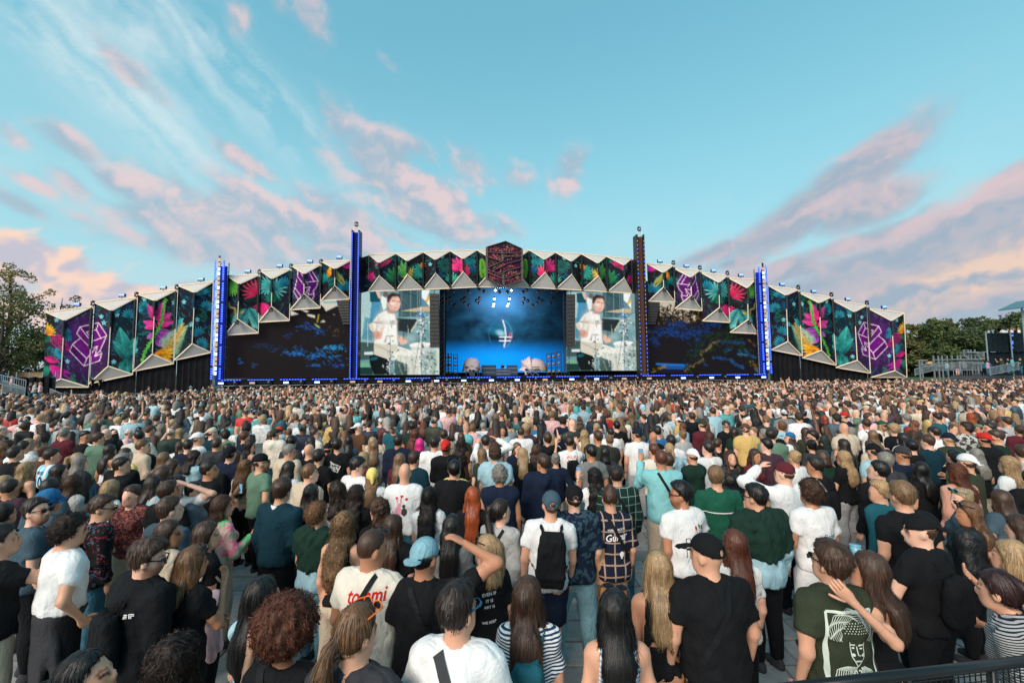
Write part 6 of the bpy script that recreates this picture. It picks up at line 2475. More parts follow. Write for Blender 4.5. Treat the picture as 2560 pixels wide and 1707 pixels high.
        if hair == 'braid':
            for q in ((-.05, .05) if sp.get('two') else (0,)):
                p0, p1 = to_body((q, -.09, -.07)), np.array([q * 1.8, -.15, 1.15])
                for k in range(9):
                    t = k / 8
                    HR.ell(p0 * (1 - t) + p1 * t - np.array([0, .02 * math.sin(3.1 * t), 0]), (.026, .024, .034), .012)
        if hair == 'bun':
            HR.ell(to_body((0, -.09, .075)), (.05, .05, .045), .012)
        if hair == 'halfup':
            HR.ell(to_body((0, -.112, .03)), (.034, .028, .05), .012)
        if cap:
            HR.F = np.maximum(HR.F, -(C_.F - .004))
        out['hair'] = HR.mesh()
    # --- backpack
    if sp.get('pack'):
        B_ = body.like()
        kind = sp['pack']
        hw, ht, dp, zc_ = {'roll': (.135, .235, .075, 1.19), 'draw': (.13, .19, .05, 1.16), 'small': (.11, .15, .055, 1.2)}[kind]
        yb = -.135 - dp - loose
        sl, X_, Y_, Z_ = B_.win((-.2, yb - .14, zc_ - .3), (.2, yb + .14, zc_ + .3))
        tp = 1 - (.35 * np.clip((Z_ - zc_) / ht, 0, 1) ** 2 if kind != 'draw' else .55 * np.clip((Z_ - zc_) / ht, 0, 1) ** 2)
        qx, qy, qz = np.abs(X_) - (hw - .05) * tp, np.abs(Y_ - yb) - (dp - .045), np.abs(Z_ - zc_) - (ht - .05)
        d = np.sqrt(np.maximum(qx, 0) ** 2 + np.maximum(qy, 0) ** 2 + np.maximum(qz, 0) ** 2) + np.minimum(np.maximum(qx, np.maximum(qy, qz)), 0) - .05
        d = d + .006 * wr(X_ * 1.5, Y_, Z_ * 1.5) + (.004 * np.sin(X_ * 120) if kind == 'draw' else 0)
        B_.put(sl, d, 0)
        if kind == 'roll':
            B_.cone((-hw * .8, yb - dp * .9, zc_ - .12), (hw * .8, yb - dp * .9, zc_ - .12), .03, .03, .01)
            B_.cone((-hw * .6, yb, zc_ + ht), (hw * .6, yb, zc_ + ht), .03, .03, .02)
        for sg in (-1, 1):
            sr2 = .018 if kind == 'roll' else .010
            B_.chain([(sg * hw * .55, yb + dp * .5, zc_ + ht * .8), (sg * .095, -.10 - loose, 1.44), (sg * .115, -.02, 1.475 + loose * .4), (sg * .12, .07 + loose, 1.42)], [sr2] * 4, .01)
            B_.chain([(sg * hw * .9, yb + dp * .5, zc_ - ht * .7), (sg * (shx * .9 + .02), -.06, 1.12)], [sr2 * .8] * 2, .01)
        out['backpack'] = B_.mesh()
    out['_anchor'] = dict(hc=hc, to_body=to_body, SH=SH, EL=EL_, WR=WR, shx=shx, loose=loose, hem=hem)
    return out


def strands(V, Fq, style, n, seed, hc):
    """loose locks following the hair surface; returns extra verts, faces and tone"""
    g = np.random.default_rng(seed)
    bv = BVHTree.FromPolygons([Vector(v) for v in V], [tuple(f) for f in Fq])
    curly = style in CURLY
    steps, ln = (6, .042) if style in ('long', 'halfup', 'longwavy', 'longcurly', 'bob', 'pony') else (4, .017)
    if style == 'afro':
        steps, ln = 4, .02
    nv, nf, nt = [], [], []
    for i in g.integers(0, len(V), n):
        p = Vector(V[i])
        w = g.uniform(.0014, .0036) if not curly else g.uniform(.0014, .0034)
        tone = g.uniform(.5, 1.5)
        ph = g.uniform(0, 6.28)
        o = len(nv)
        fly = .006 if g.uniform() < .8 else .026
        for k in range(steps):
            q, nrm, _, _ = bv.find_nearest(p)
            if q is None:
                break
            rad = Vector((q.x - hc[0], q.y - hc[1] + .02, 0))
            fl = Vector((0, 0, -1)) + rad * (9.0 if nrm.z > .35 else 1.5)
            if curly:
                fl = fl + Vector(g.normal(0, .9, 3))
            else:
                fl = fl + Vector(g.normal(0, .10, 3))
            fl = fl - nrm * fl.dot(nrm)
            if fl.length < 1e-4:
                break
            fl.normalize()
            side = nrm.cross(fl).normalized()
            lift = .0025 + (fly * k / steps if not curly else .013 * math.sin(ph + k * 1.9) + .008)
            c = q + nrm * lift
            ww = w * (1 - .75 * k / steps)
            nv += [tuple(c - side * ww), tuple(c + side * ww)]
            nt += [tone, tone]
            p = q + fl * ln * g.uniform(.8, 1.2)
        m_ = (len(nv) - o) // 2
        nf += [(o + 2 * k, o + 2 * k + 2, o + 2 * k + 3, o + 2 * k + 1) for k in range(m_ - 1)]
    return np.array(nv), np.array(nf), np.array(nt)


# ------------------------------------------------------------------ people materials: colour comes from each object
def obj_color_mat(name, rough, streak=None, weave=None, spec=.3, wrinkle=None, tone=False, contrast=.3):
    m_, nt_, b_ = new_mat(name)
    oi_ = nt_.nodes.new('ShaderNodeObjectInfo')
    tc_ = nt_.nodes.new('ShaderNodeTexCoord')
    col_ = oi_.outputs['Color']
    if tone:
        vc = nt_.nodes.new('ShaderNodeVertexColor')
        vc.layer_name = 'Col'
        col_ = mixc(1.0, col_, vc.outputs[0], 'MULTIPLY')
    mp = nt_.nodes.new('ShaderNodeMapping')
    nt_.links.new(tc_.outputs['Object'], mp.inputs[0])
    h = None
    if streak:
        mp.inputs['Scale'].default_value = streak
        f_ = noise_tex(mp.outputs[0], 1.0, 6, .7, .4)
        f2_ = noise_tex(tc_.outputs['Object'], 9, 3)
        k_ = smooth(f_ + f2_ * .3, .42, .88)
        dk = mixc(1.0, col_, (1 - contrast * 2, 1 - contrast * 2.1, 1 - contrast * 2.2), 'MULTIPLY')
        lt = mixc(1.0, col_, (1 + contrast * 1.9, 1 + contrast * 1.75, 1 + contrast * 1.5), 'MULTIPLY')
        col_ = mixc(k_, dk, lt)
        h = f_
    else:
        f_ = noise_tex(tc_.outputs['Object'], 7, 5, .6)
        k_ = smooth(f_, .3, .75)
        col_ = mixc(k_, mixc(1.0, col_, (1 - contrast * .5,) * 3, 'MULTIPLY'), mixc(1.0, col_, (1 + contrast * .3,) * 3, 'MULTIPLY'))
    nt_.links.new(col_, b_.inputs['Base Color'])
    b_.inputs['Roughness'].default_value = rough
    b_.inputs['Specular IOR Level'].default_value = spec
    bn_ = nt_.nodes.new('ShaderNodeBump')
    bn_.inputs['Strength'].default_value = .6 if streak else .75
    bn_.inputs['Distance'].default_value = .006 if streak else .028
    if streak:
        nt_.links.new(h.v, bn_.inputs['Height'])
        nt_.links.new(bn_.outputs[0], b_.inputs['Normal'])
    elif wrinkle:
        mp.inputs['Scale'].default_value = wrinkle
        w_ = noise_tex(mp.outputs[0], 1.0, 5, .55, 1.6)
        nt_.links.new(w_.v, bn_.inputs['Height'])
        nt_.links.new(bn_.outputs[0], b_.inputs['Normal'])
    MATS[name] = m_
    return m_


M_SKIN = obj_color_mat('skin', .5, spec=.35, tone=True, contrast=.16)
M_HAIR = obj_color_mat('hair', .42, streak=(120, 120, 9), spec=.45, contrast=.26, tone=True)
M_CURL = obj_color_mat('curly_hair', .55, streak=(80, 80, 30), spec=.3, contrast=.26, tone=True)
M_CLOTH = obj_color_mat('cloth', .85, wrinkle=(9, 9, 5), spec=.15, contrast=.22)
M_DENIM = obj_color_mat('denim', .9, wrinkle=(16, 16, 7), spec=.1, contrast=.5)
M_LEATHER = obj_color_mat('leather', .45, wrinkle=(14, 14, 10), spec=.5, contrast=.2)


def pattern_mat(name, fn):
    """cloth with a woven or printed pattern over the object's colour"""
    m_ = obj_color_mat(name, .85, wrinkle=(9, 9, 5), spec=.15, contrast=.15)
    nt_ = m_.node_tree
    X.nt = nt_
    b_ = nt_.nodes['Principled BSDF']
    src = b_.inputs['Base Color'].links[0].from_socket
    tc_ = nt_.nodes.new('ShaderNodeTexCoord')
    sp_ = nt_.nodes.new('ShaderNodeSeparateXYZ')
    nt_.links.new(tc_.outputs['Object'], sp_.inputs[0])
    nt_.links.new(fn(src, X(sp_.outputs[0]), X(sp_.outputs[1]), X(sp_.outputs[2]), tc_.outputs['Object']), b_.inputs['Base Color'])
    return m_


def frac(x): return X.op('FRACT', x)
def gt(a, b): return X.op('GREATER_THAN', a, b)
def total_or(a, b): return X.op("MAXIMUM", a, b)


M_STRIPE = pattern_mat('fine_stripe', lambda s, x, y, z, o: mixc(gt(frac(z * 46.0 + X.op('SINE', x * 6.0) * .4), .52), s, L3(30, 60, 90)))
M_STRIPED = pattern_mat('dark_stripe', lambda s, x, y, z, o: mixc(gt(frac(z * 70.0 + X.op('SINE', x * 5.0) * .5), .55), s, L3(30, 36, 42)))
M_WSTRIPE = pattern_mat('football_stripe', lambda s, x, y, z, o: mixc(gt(frac(x * 9.0 + .25), .5), s, L3(110, 190, 222)))
M_PLAID = pattern_mat('plaid', lambda s, x, y, z, o: mixc(total_or(gt(frac(x * 9.0), .86), gt(frac(z * 9.0), .86)) * .75, mixc(gt(frac(x * 9.0 + .3), .5) * .4, s, (.01, .012, .02)), L3(190, 160, 140)))
M_GPLAID = pattern_mat('green_plaid', lambda s, x, y, z, o: mixc(total_or(gt(frac(x * 10.0), .92), gt(frac(z * 10.0), .92)) * .6, mixc(gt(frac(z * 10.0 + .3), .5) * .5, s, (.01, .02, .02)), L3(150, 180, 180)))
M_GING = pattern_mat('gingham', lambda s, x, y, z, o: mixc((gt(frac(x * 32.0), .5) + gt(frac(z * 32.0), .5)) * .5, L3(226, 234, 236), s))


def voro(o, scale):
    n_ = X.nt.nodes.new('ShaderNodeTexVoronoi')
    n_.inputs['Scale'].default_value = scale
    X.nt.links.new(o, n_.inputs['Vector'])
    return n_


M_FLORAL = pattern_mat('floral', lambda s, x, y, z, o: mixc(gt(noise_tex(o, 42, 2, .5, 1.0), .54), s, L3(168, 92, 70)))
M_DOTS = pattern_mat('dotted', lambda s, x, y, z, o: mixc(gt(X(voro(o, 26).outputs['Distance']), .20), L3(50, 40, 40), s))
M_CAMO = pattern_mat('camouflage', lambda s, x, y, z, o: mixc(gt(noise_tex(o, 16, 3), .52), s, L3(52, 74, 86)))
M_TIE = pattern_mat('tie_dye', lambda s, x, y, z, o: mixc(gt(noise_tex(o, 9, 2), .55), mixc(smooth(noise_tex(o, 6, 2), .4, .6), s, L3(120, 190, 130)), L3(236, 130, 150)))
M_FEATH = pattern_mat('red_feather_print', lambda s, x, y, z, o: mixc(gt(noise_tex(o, 11, 4, .6, 2.0), .56), s, mixc(gt(noise_tex(o, 30, 2), .5), L3(150, 30, 36), L3(60, 90, 110))))
M_WASH = pattern_mat('bleached_print', lambda s, x, y, z, o: mixc(smooth(noise_tex(o, 12, 4), .46, .56), s, L3(190, 186, 180)))
M_GOLD = pattern_mat('gold_baroque_print', lambda s, x, y, z, o: mixc(gt(noise_tex(o, 34, 4, .6, 1.5), .56), s, L3(176, 140, 70)))
M_SHEER = obj_color_mat('sheer_mesh', .8, wrinkle=(9, 9, 5), spec=.1, contrast=.2)
PATS = {'plain': M_CLOTH, 'denim': M_DENIM, 'leather': M_LEATHER, 'stripe': M_STRIPE, 'dstripe': M_STRIPED, 'wstripe': M_WSTRIPE, 'plaid': M_PLAID, 'gplaid': M_GPLAID, 'gingham': M_GING, 'floral': M_FLORAL, 'dots': M_DOTS,
        'camo': M_CAMO, 'tie': M_TIE, 'feather': M_FEATH, 'wash': M_WASH, 'gold': M_GOLD}
# ------------------------------------------------------------------ the people that can be told apart
HC = {'brown': (63, 43, 32), 'dbrown': (39, 28, 24), 'black': (20, 17, 17), 'blonde': (154, 127, 94), 'dblonde': (113, 87, 63), 'ginger': (146, 68, 32), 'auburn': (84, 46, 32), 'grey': (120, 116, 111), 'pink': (216, 34, 129),
      'lbrown': (103, 73, 49), 'maroon': (46, 22, 24), 'red': (129, 51, 29)}
TC = {'white': (226, 226, 226), 'cream': (222, 214, 200), 'black': (22, 23, 26), 'charcoal': (56, 56, 60), 'grey': (122, 122, 122), 'lgrey': (172, 172, 172), 'navy': (24, 34, 54), 'slate': (66, 86, 98), 'teal': (34, 92, 104), 'dteal': (18, 50, 62),
      'sage': (98, 128, 108), 'dgreen': (26, 50, 42), 'green': (28, 84, 66), 'olive': (52, 58, 44), 'yellow': (232, 206, 120), 'mustard': (206, 172, 108), 'beige': (200, 182, 160), 'tan': (190, 142, 98), 'lblue': (160, 196, 208), 'blue': (44, 104, 150),
      'turq': (130, 192, 196), 'aqua': (90, 168, 170), 'pink': (226, 176, 176), 'peach': (204, 148, 128), 'maroon': (92, 36, 46), 'red': (196, 44, 40), 'brown': (94, 66, 50), 'rust': (70, 48, 60), 'jeans': (62, 108, 128), 'ljeans': (130, 172, 184), 'dblue': (30, 62, 96), 'orange': (226, 110, 40), 'lilac': (176, 150, 190)}
SK = {'fair': (226, 176, 152), 'light': (212, 158, 130), 'tan': (186, 130, 100), 'brown': (122, 80, 58), 'dark': (84, 54, 40)}
WORD = {'short': 'short {} hair', 'fade': '{} fade haircut', 'quiff': '{} swept-up hair', 'buzz': 'buzzed {} hair', 'bald': 'bald head', 'long': 'long straight {} hair', 'longwavy': 'long wavy {} hair', 'longcurly': 'long curly {} hair', 'pony': '{} ponytail',
        'bun': '{} hair bun', 'bob': '{} bobbed hair', 'afro': 'big round {} afro', 'curlyshort': 'short curly {} hair', 'halfup': 'half tied {} hair', 'braid': 'braided {} hair', 'mohawk': '{} mohawk'}
CW = {'dbrown': 'dark brown', 'dblonde': 'dark blonde', 'lbrown': 'light brown', 'lgrey': 'light grey', 'dteal': 'dark teal', 'dgreen': 'dark green', 'lblue': 'light blue', 'turq': 'turquoise', 'dblue': 'dark blue', 'ljeans': 'pale denim', 'jeans': 'denim', 'red': 'red'}
TW = {'tee': 'T-shirt', 'long': 'long-sleeved top', 'jacket': 'hooded jacket', 'hoodie': 'hoodie', 'tank': 'tank top', 'strap': 'strappy top', 'vest': 'puffer vest', 'shirt': 'shirt', 'crop': 'short top', 'dress': 'dress'}
PW = {'plain': '', 'denim': 'denim ', 'leather': 'leather ', 'stripe': 'striped ', 'dstripe': 'striped ', 'wstripe': 'sky-striped ', 'plaid': 'plaid ', 'gplaid': 'plaid ', 'gingham': 'gingham ', 'floral': 'flowery ', 'dots': 'dotted ', 'camo': 'camouflage ', 'tie': 'tie-dyed ', 'feather': 'feather print ', 'wash': 'bleached ', 'gold': ''}
LABELS = {}
PEOPLE_XY = []


def auto_label(sp):
    h = WORD[sp['hair']].format(CW.get(sp['hc'], sp['hc']))
    if sp.get('cap'):
        h = CW.get(sp['capc'], sp['capc']) + {'cap': ' cap', 'capback': ' backwards cap', 'bucket': ' bucket hat', 'scarf': ' headscarf', 'beanie': ' beanie'}[sp['cap']]
    return f"person with {h} in {CW.get(sp['tc'], sp['tc'])} {PW[sp.get('pat', 'plain')]}{TW[sp['top']]}"


def uniq_label(lab, extras):
    for e in [''] + list(extras):
        q = lab + e
        if q not in LABELS and len(q.split()) <= 16:
            LABELS[q] = 1
            return q
    return None


def obj_from(name, V, Fq, mat, parent, color=None, tone=None):
    if tone is None and name == 'hair':
        tone = np.ones((len(V), 3))
    me = np_mesh(name, V, Fq, tone)
    o = link_mesh(name, me, mat, parent, True)
    if color is not None:
        o.color = (*L3(*color), 1)
    return o


def local_print(parent, shirt, polys, name, mat, color, yside=-1, off=.0045):
    """lay flat shapes (list of (verts2d, faces)) in x,z over a garment's surface"""
    bv = BVHTree.FromPolygons([Vector(v) for v in shirt[0]], [tuple(f) for f in shirt[1]])
    V, F_ = [], []
    for vs, fs in polys:
        o0 = len(V)
        ok = []
        for x, z in vs:
            z += .04
            h = bv.ray_cast(Vector((x, yside * 1.0, z)), Vector((0, -yside, 0)))
            if h[0] is None:
                ok.append(False)
                V.append((x, 0, z))
            else:
                ok.append(True)
                V.append((x, h[0].y + yside * off, z))
        for f in fs:
            if all(ok[i] for i in f):
                ys_ = [V[o0 + i][1] for i in f]
                if max(ys_) - min(ys_) < .12:
                    F_.append(tuple(o0 + i for i in f))
    me = MB().add(V, F_).mesh(name)
    o = link_mesh(name, me, mat, parent)
    if color is not None:
        o.color = (*L3(*color), 1)
    return o


def text_polys(txt, cx, cz, width, rot=0.0, shear=0.0, height=None, flipx=False):
    cu = bpy.data.curves.new('t', 'FONT')
    cu.body = txt
    cu.shear = shear
    cu.resolution_u = 2
    cu.offset = .012
    ob = bpy.data.objects.new('t', cu)
    COL.objects.link(ob)
    me = ob.to_mesh()
    P = np.array([v.co[:2] for v in me.vertices])
    fs = [tuple(p.vertices) for p in me.polygons]
    ob.to_mesh_clear()
    bpy.data.objects.remove(ob)
    bpy.data.curves.remove(cu)
    if len(P) == 0:
        return []
    P = P - (P.max(0) + P.min(0)) / 2
    k = width / (P[:, 0].max() - P[:, 0].min())
    P = P * [k, k if height is None else height / (P[:, 1].max() - P[:, 1].min())]
    c, s_ = math.cos(rot), math.sin(rot)
    P = np.stack([P[:, 0] * c - P[:, 1] * s_, P[:, 0] * s_ + P[:, 1] * c], 1)
    return [([(x + cx, z + cz) for x, z in P], fs)]


def line_polys(pts, w, step=.02):
    out = []
    for a, b in zip(pts[:-1], pts[1:]):
        a, b = np.array(a, float), np.array(b, float)
        L_ = np.linalg.norm(b - a)
        n = max(1, int(L_ / step))
        d_ = (b - a) / (L_ + 1e-9)
        q = np.array([-d_[1], d_[0]]) * w / 2
        vs, fs = [], []
        for i in range(n + 1):
            p = a + (b - a) * i / n
            vs += [tuple(p - q), tuple(p + q)]
        fs = [(2 * i, 2 * i + 2, 2 * i + 3, 2 * i + 1) for i in range(n)]
        out.append((vs, fs))
    return out


def disc_polys(cx, cz, rx, rz, n=10):
    return [([(cx, cz)] + [(cx + rx * math.cos(6.2832 * k / n), cz + rz * math.sin(6.2832 * k / n)) for k in range(n)], [(0, 1 + k, 1 + (k + 1) % n) for k in range(n)])]


M_PRINT = obj_color_mat('print_ink', .8, spec=.1, contrast=.1)
M_STRAP = obj_color_mat('strap_webbing', .7, spec=.2, contrast=.2)
M_FRAME = mat_plain('glasses_frame', (.015, .015, .018), .3)
M_GLASS = mat_plain('dark_lens', (.02, .025, .035), .12, .1)


def glasses(parent, anc, mode, color=None):
    tb = anc['to_body']
    fr = M_FRAME if color is None else mat_plain('frame_' + str(color[0]), L3(*color), .35)
    root = None
    mb = MB()
    if mode == 'eyes':
        pts = lambda x, y, z: tuple(tb((x, y, z)))
    else:                       # pushed up on the hair
        pts = lambda x, y, z: tuple(tb((x * 1.18, y * .72 - .005, z + .088 + y * .25)))
    for sg in (-1, 1):
        mb.tube([pts(sg * .078, -.02, .004), pts(sg * .077, .075, .008), pts(sg * .06, .112, .006)], .0045, 5)
        ring = [pts(sg * .034 + .028 * math.cos(t), .114 - .006 * abs(math.cos(t)), -.002 + .020 * math.sin(t)) for t in np.linspace(0, 6.283, 9)]
        mb.tube(ring, .0035, 4, False)
    mb.tube([pts(-.008, .116, .004), pts(.008, .116, .004)], .0035, 4)
    root = mb.build('sunglasses', fr, parent)
    for sg in (-1, 1):
        c = [pts(sg * .034, .115, -.002)] + [pts(sg * .034 + .027 * math.cos(t), .114 - .006 * abs(math.cos(t)), -.002 + .019 * math.sin(t)) for t in np.linspace(0, 6.283, 9)[:-1]]
        MB().add(c, [(0, 1 + k, 1 + (k + 1) % 8) for k in range(8)]).build('lens', M_GLASS, root)
    return root


def strap(parent, shirt, side, color, w=.035, z0=1.455, z1=1.0, x1=.17):
    pts = [(side * .085 + (-side * x1 - side * .085) * t, z0 + (z1 - z0) * t) for t in np.linspace(0, 1, 2)]
    local_print(parent, shirt, line_polys(pts, w, .025), 'shoulder_strap', M_STRAP, color, -1, .008)


TS = bpy.data.scenes.new('reduce')
TO = bpy.data.objects.new('reduce', bpy.data.meshes.new('reduce'))
TS.collection.objects.link(TO)
TD = TO.modifiers.new('d', 'DECIMATE')


def decim(V, Fq, target, tone=None):
    """fewer triangles for the same shape"""
    old, TO.data = TO.data, np_mesh('reduce', V, Fq, tone)
    bpy.data.meshes.remove(old)
    TD.ratio = min(1.0, target / max(1, 2 * len(Fq)))
    TS.view_layers[0].update()
    ev = TO.evaluated_get(TS.view_layers[0].depsgraph)
    m2 = ev.to_mesh()
    m2.calc_loop_triangles()
    P_ = np.empty(len(m2.vertices) * 3, np.float32)
    m2.vertices.foreach_get('co', P_)
    T_ = np.empty(len(m2.loop_triangles) * 3, np.int32)
    m2.loop_triangles.foreach_get('vertices', T_)
    out = P_.reshape(-1, 3), T_.reshape(-1, 3)
    if tone is not None:
        c4 = np.empty(len(m2.vertices) * 4, np.float32)
        m2.color_attributes['Col'].data.foreach_get('color', c4)
        out = (*out, c4.reshape(-1, 4)[:, :3])
    ev.to_mesh_clear()
    return out


def person(sp, df, dc, dz, seed, label, loc, yaw, h, group=None, name='person', nstr=0):
    m = make_person(sp, df, dc, dz, seed)
    rt = .62 if dc < .025 else .5
    for q, k_ in (('body', rt * .95), ('shirt', rt), ('trousers', rt * .8)):
        if q in m:
            m[q] = decim(m[q][0], m[q][1], 2 * len(m[q][1]) * k_, m[q][2] if q == 'body' else None)
    t = thing(name, label, 'person', loc, -math.radians(yaw), group)
    k = h / 1.75
    t.scale = (k, k, k)
    anc = m['_anchor']
    b = obj_from('body', m['body'][0], m['body'][1], M_SKIN, t, SK[sp.get('skin', 'light')], m['body'][2])
    if 'hair' in m and len(m['hair'][1]):
        hV, hF = m['hair']
        tn = np.ones((len(hV), 3))
        if nstr and sp['hair'] not in ('buzz', 'bald') and not sp.get('cap'):
            nstr = nstr * 2 if sp['hair'] in CURLY else nstr
            eV, eF, eT = strands(hV, hF, sp['hair'], nstr, seed, anc['hc'])
            if len(eF):
                hF = np.concatenate([hF, eF + len(hV)])
                hV = np.concatenate([hV, eV])
                tn = np.concatenate([tn, np.repeat(eT[:, None], 3, 1)])
        obj_from('hair', hV, hF, M_CURL if sp['hair'] in CURLY else M_HAIR, t, HC[sp['hc']], tn)
    sh = obj_from('shirt' if sp['top'] not in ('jacket', 'vest', 'dress') else {'jacket': 'jacket', 'vest': 'vest', 'dress': 'dress'}[sp['top']], *m['shirt'], PATS[sp.get('pat', 'plain')], t, TC[sp['tc']])
    if 'trousers' in m:
        obj_from('shorts' if sp.get('bot') == 'shorts' else 'trousers', *m['trousers'], M_DENIM if 'jeans' in sp.get('bc', 'jeans') else PATS[sp.get('bpat', 'plain')], t, TC[sp.get('bc', 'jeans')])
        for q in ('shoel', 'shoer'):
            obj_from('shoe', *m[q], M_CLOTH, t, sp.get('shoe', (60, 60, 64)))
    if 'sweater' in m:
        obj_from('sweater', *m['sweater'], M_CLOTH, t, TC[sp.get('dc', 'black')])
    if 'cap' in m:
        obj_from('cap' if sp['cap'] in ('cap', 'capback') else 'hat' if sp['cap'] == 'bucket' else 'headscarf', *m['cap'], M_CLOTH if sp['capc'] != 'ljeans' else M_DENIM, t, TC[sp['capc']])
    if 'backpack' in m:
        obj_from('backpack', *m['backpack'], M_CLOTH, t, TC[sp.get('pc', 'black')])
    if sp.get('glasses'):
        glasses(t, anc, sp['glasses'], sp.get('gc'))
    if sp.get('strap'):
        strap(t, m['shirt'], sp['strap'], TC[sp.get('sc', 'black')], sp.get('sw', .035))
    sp['_m'] = m
    return t, m


HERO = []


def P(t, x, y, hair, hc, top, tc, **k):
    k.update(t=t, x=x, y=y, hair=hair, hc=hc, top=top, tc=tc)
    HERO.append(k)
    return k


F1 = dict(fem=1, h=1.67)
# ---- left quarter of the photo
WT = P(0, 370, 640, 'curlyshort', 'dbrown', 'tee', 'white', yaw=25, bc='black', arms=('down', 'pocket'), drape='waist', dc='charcoal', h=1.83, bw=1.08)
P(0, 800, 752, 'quiff', 'brown', 'jacket', 'black', yaw=22, hyaw=38, glasses='eyes', beard=1, bc='black', pack='draw', key='jacket', h=1.80, bw=1.06)
P(0, 1040, 815, 'long', 'lbrown', 'tee', 'black', yaw=20, hyaw=10, **F1, glasses='up', arms=('front', 'chin'), zend=1.36, bc='black')
P(0, 950, 1300, 'longcurly', 'dbrown', 'tee', 'black', yaw=10, **F1, arms=('front', 'up'), zend=1.34, bc='black')
P(0, 390, 1425, 'pony', 'black', 'tee', 'black', yaw=40, hyaw=30, **F1, bc='black', zend=1.4)
P(0, 0, 690, 'short', 'dbrown', 'tee', 'black', yaw=20, hyaw=20, arms=('down', 'up'), bc='beige', key='can', h=1.78)
P(0, 215, 540, 'short', 'dbrown', 'tee', 'slate', yaw=35, hyaw=50, glasses='eyes', beard=1, key='vat', h=1.80, bw=1.06)
P(0, 292, 478, 'short', 'brown', 'tee', 'slate', yaw=10, cap='bucket', capc='blue', pack='small', pc='slate', h=1.78)
P(0, 505, 530, 'fade', 'brown', 'long', 'black', pat='feather', yaw=25, hyaw=35, glasses='eyes', pack='draw', pc='black', key='bag', h=1.78)
P(0, 725, 465, 'bun', 'brown', 'shirt', 'rust', pat='floral', yaw=168, hyaw=10, **F1, arms=('down', 'front'), key='smile', skin='fair')
P(0, 60, 550, 'pony', 'dbrown', 'tee', 'charcoal', yaw=10, **F1, pz=.06)
P(0, 945, 535, 'short', 'brown', 'long', 'slate', yaw=15, h=1.80, bw=1.05, hyaw=20)
P(0, 930, 662, 'long', 'brown', 'hoodie', 'beige', yaw=30, hyaw=40, **F1, hood=1, key='ourie', zend=1.34)
P(0, 1160, 672, 'long', 'brown', 'tee', 'black', yaw=32, hyaw=30, **F1, strap=-1, sc='beige', sw=.02, key='purse', zend=1.30, bc='black')
P(0, 1240, 530, 'longwavy', 'brown', 'long', 'pink', pat='tie', yaw=30, hyaw=20, **F1, arms=('front', 'cup'), key='cup', zend=1.32)
P(0, 1085, 442, 'braid', 'black', 'jacket', 'slate', pat='leather', yaw=50, hyaw=30, **F1, hood=0, two=1)
P(0, 1015, 410, 'short', 'dbrown', 'tee', 'white', yaw=160, glasses='up', arms=('shade', 'down'))
P(0, 940, 436, 'fade', 'brown', 'tee', 'black', yaw=0, h=1.76)
P(0, 840, 425, 'long', 'dbrown', 'tee', 'lblue', pat='wash', yaw=20, hyaw=20, **F1)
P(0, 600, 440, 'bob', 'blonde', 'tee', 'white', yaw=10, **F1)
P(0, 392, 415, 'longwavy', 'brown', 'long', 'lgrey', yaw=15, **F1, arms=('front', 'cup'), key='cup', zend=1.26)
P(0, 330, 350, 'long', 'dbrown', 'tee', 'black', yaw=10, **F1)
P(0, 420, 290, 'pony', 'blonde', 'tank', 'black', yaw=10, **F1, pz=.07)
P(0, 150, 340, 'longwavy', 'blonde', 'strap', 'black', yaw=5, **F1)
P(0, 283, 265, 'fade', 'dbrown', 'tee', 'white', pat='wstripe', yaw=15, hyaw=20, key='ten')
P(0, 665, 315, 'short', 'dbrown', 'tee', 'black', yaw=15, hyaw=40, key='ys')
P(0, 722, 255, 'buzz', 'brown', 'tee', 'yellow', yaw=10, pack='small', pc='cream')
P(0, 602, 245, 'long', 'dbrown', 'strap', 'white', yaw=5, **F1)
P(0, 560, 178, 'short', 'brown', 'jacket', 'sage', yaw=10, h=1.82)
P(0, 905, 285, 'long', 'dblonde', 'tee', 'beige', pat='dots', yaw=10, **F1)
P(0, 932, 325, 'long', 'brown', 'tee', 'charcoal', yaw=10, **F1)
P(0, 1060, 280, 'longcurly', 'dbrown', 'shirt', 'lblue', pat='denim', yaw=20, hyaw=20, **F1, zend=1.36)
P(0, 1145, 332, 'short', 'dbrown', 'tee', 'black', yaw=20, hyaw=45, arms=('front', 'cup'), key='phone', h=1.78)
P(0, 1278, 245, 'short', 'black', 'tee', 'navy', yaw=5, cap='capback', capc='black', pack='draw', bc='beige', h=1.80)
P(0, 1365, 330, 'longwavy', 'lbrown', 'crop', 'beige', pat='dots', yaw=0, **F1, bc='black', slv=.8)
P(0, 1185, 205, 'buzz', 'brown', 'hoodie', 'charcoal', yaw=10, h=1.82)
P(0, 790, 217, 'short', 'lbrown', 'long', 'beige', yaw=20, hyaw=20)
P(0, 450, 170, 'fade', 'black', 'tee', 'black', yaw=30, hyaw=60, h=1.80)
P(0, 80, 255, 'fade', 'dbrown', 'tee', 'black', yaw=5, h=1.78)
P(0, 160, 215, 'longcurly', 'blonde', 'tee', 'cream', yaw=5, **F1)
P(0, 30, 220, 'longcurly', 'brown', 'tee', 'rust', pat='dstripe', yaw=5, **F1)
P(0, 700, 75, 'short', 'brown', 'shirt', 'cream', yaw=5, strap=1)
P(0, 905, 130, 'longcurly', 'grey', 'tee', 'charcoal', yaw=25, hyaw=30, **F1)
P(0, 1000, 155, 'longcurly', 'blonde', 'tee', 'mustard', yaw=5, **F1)
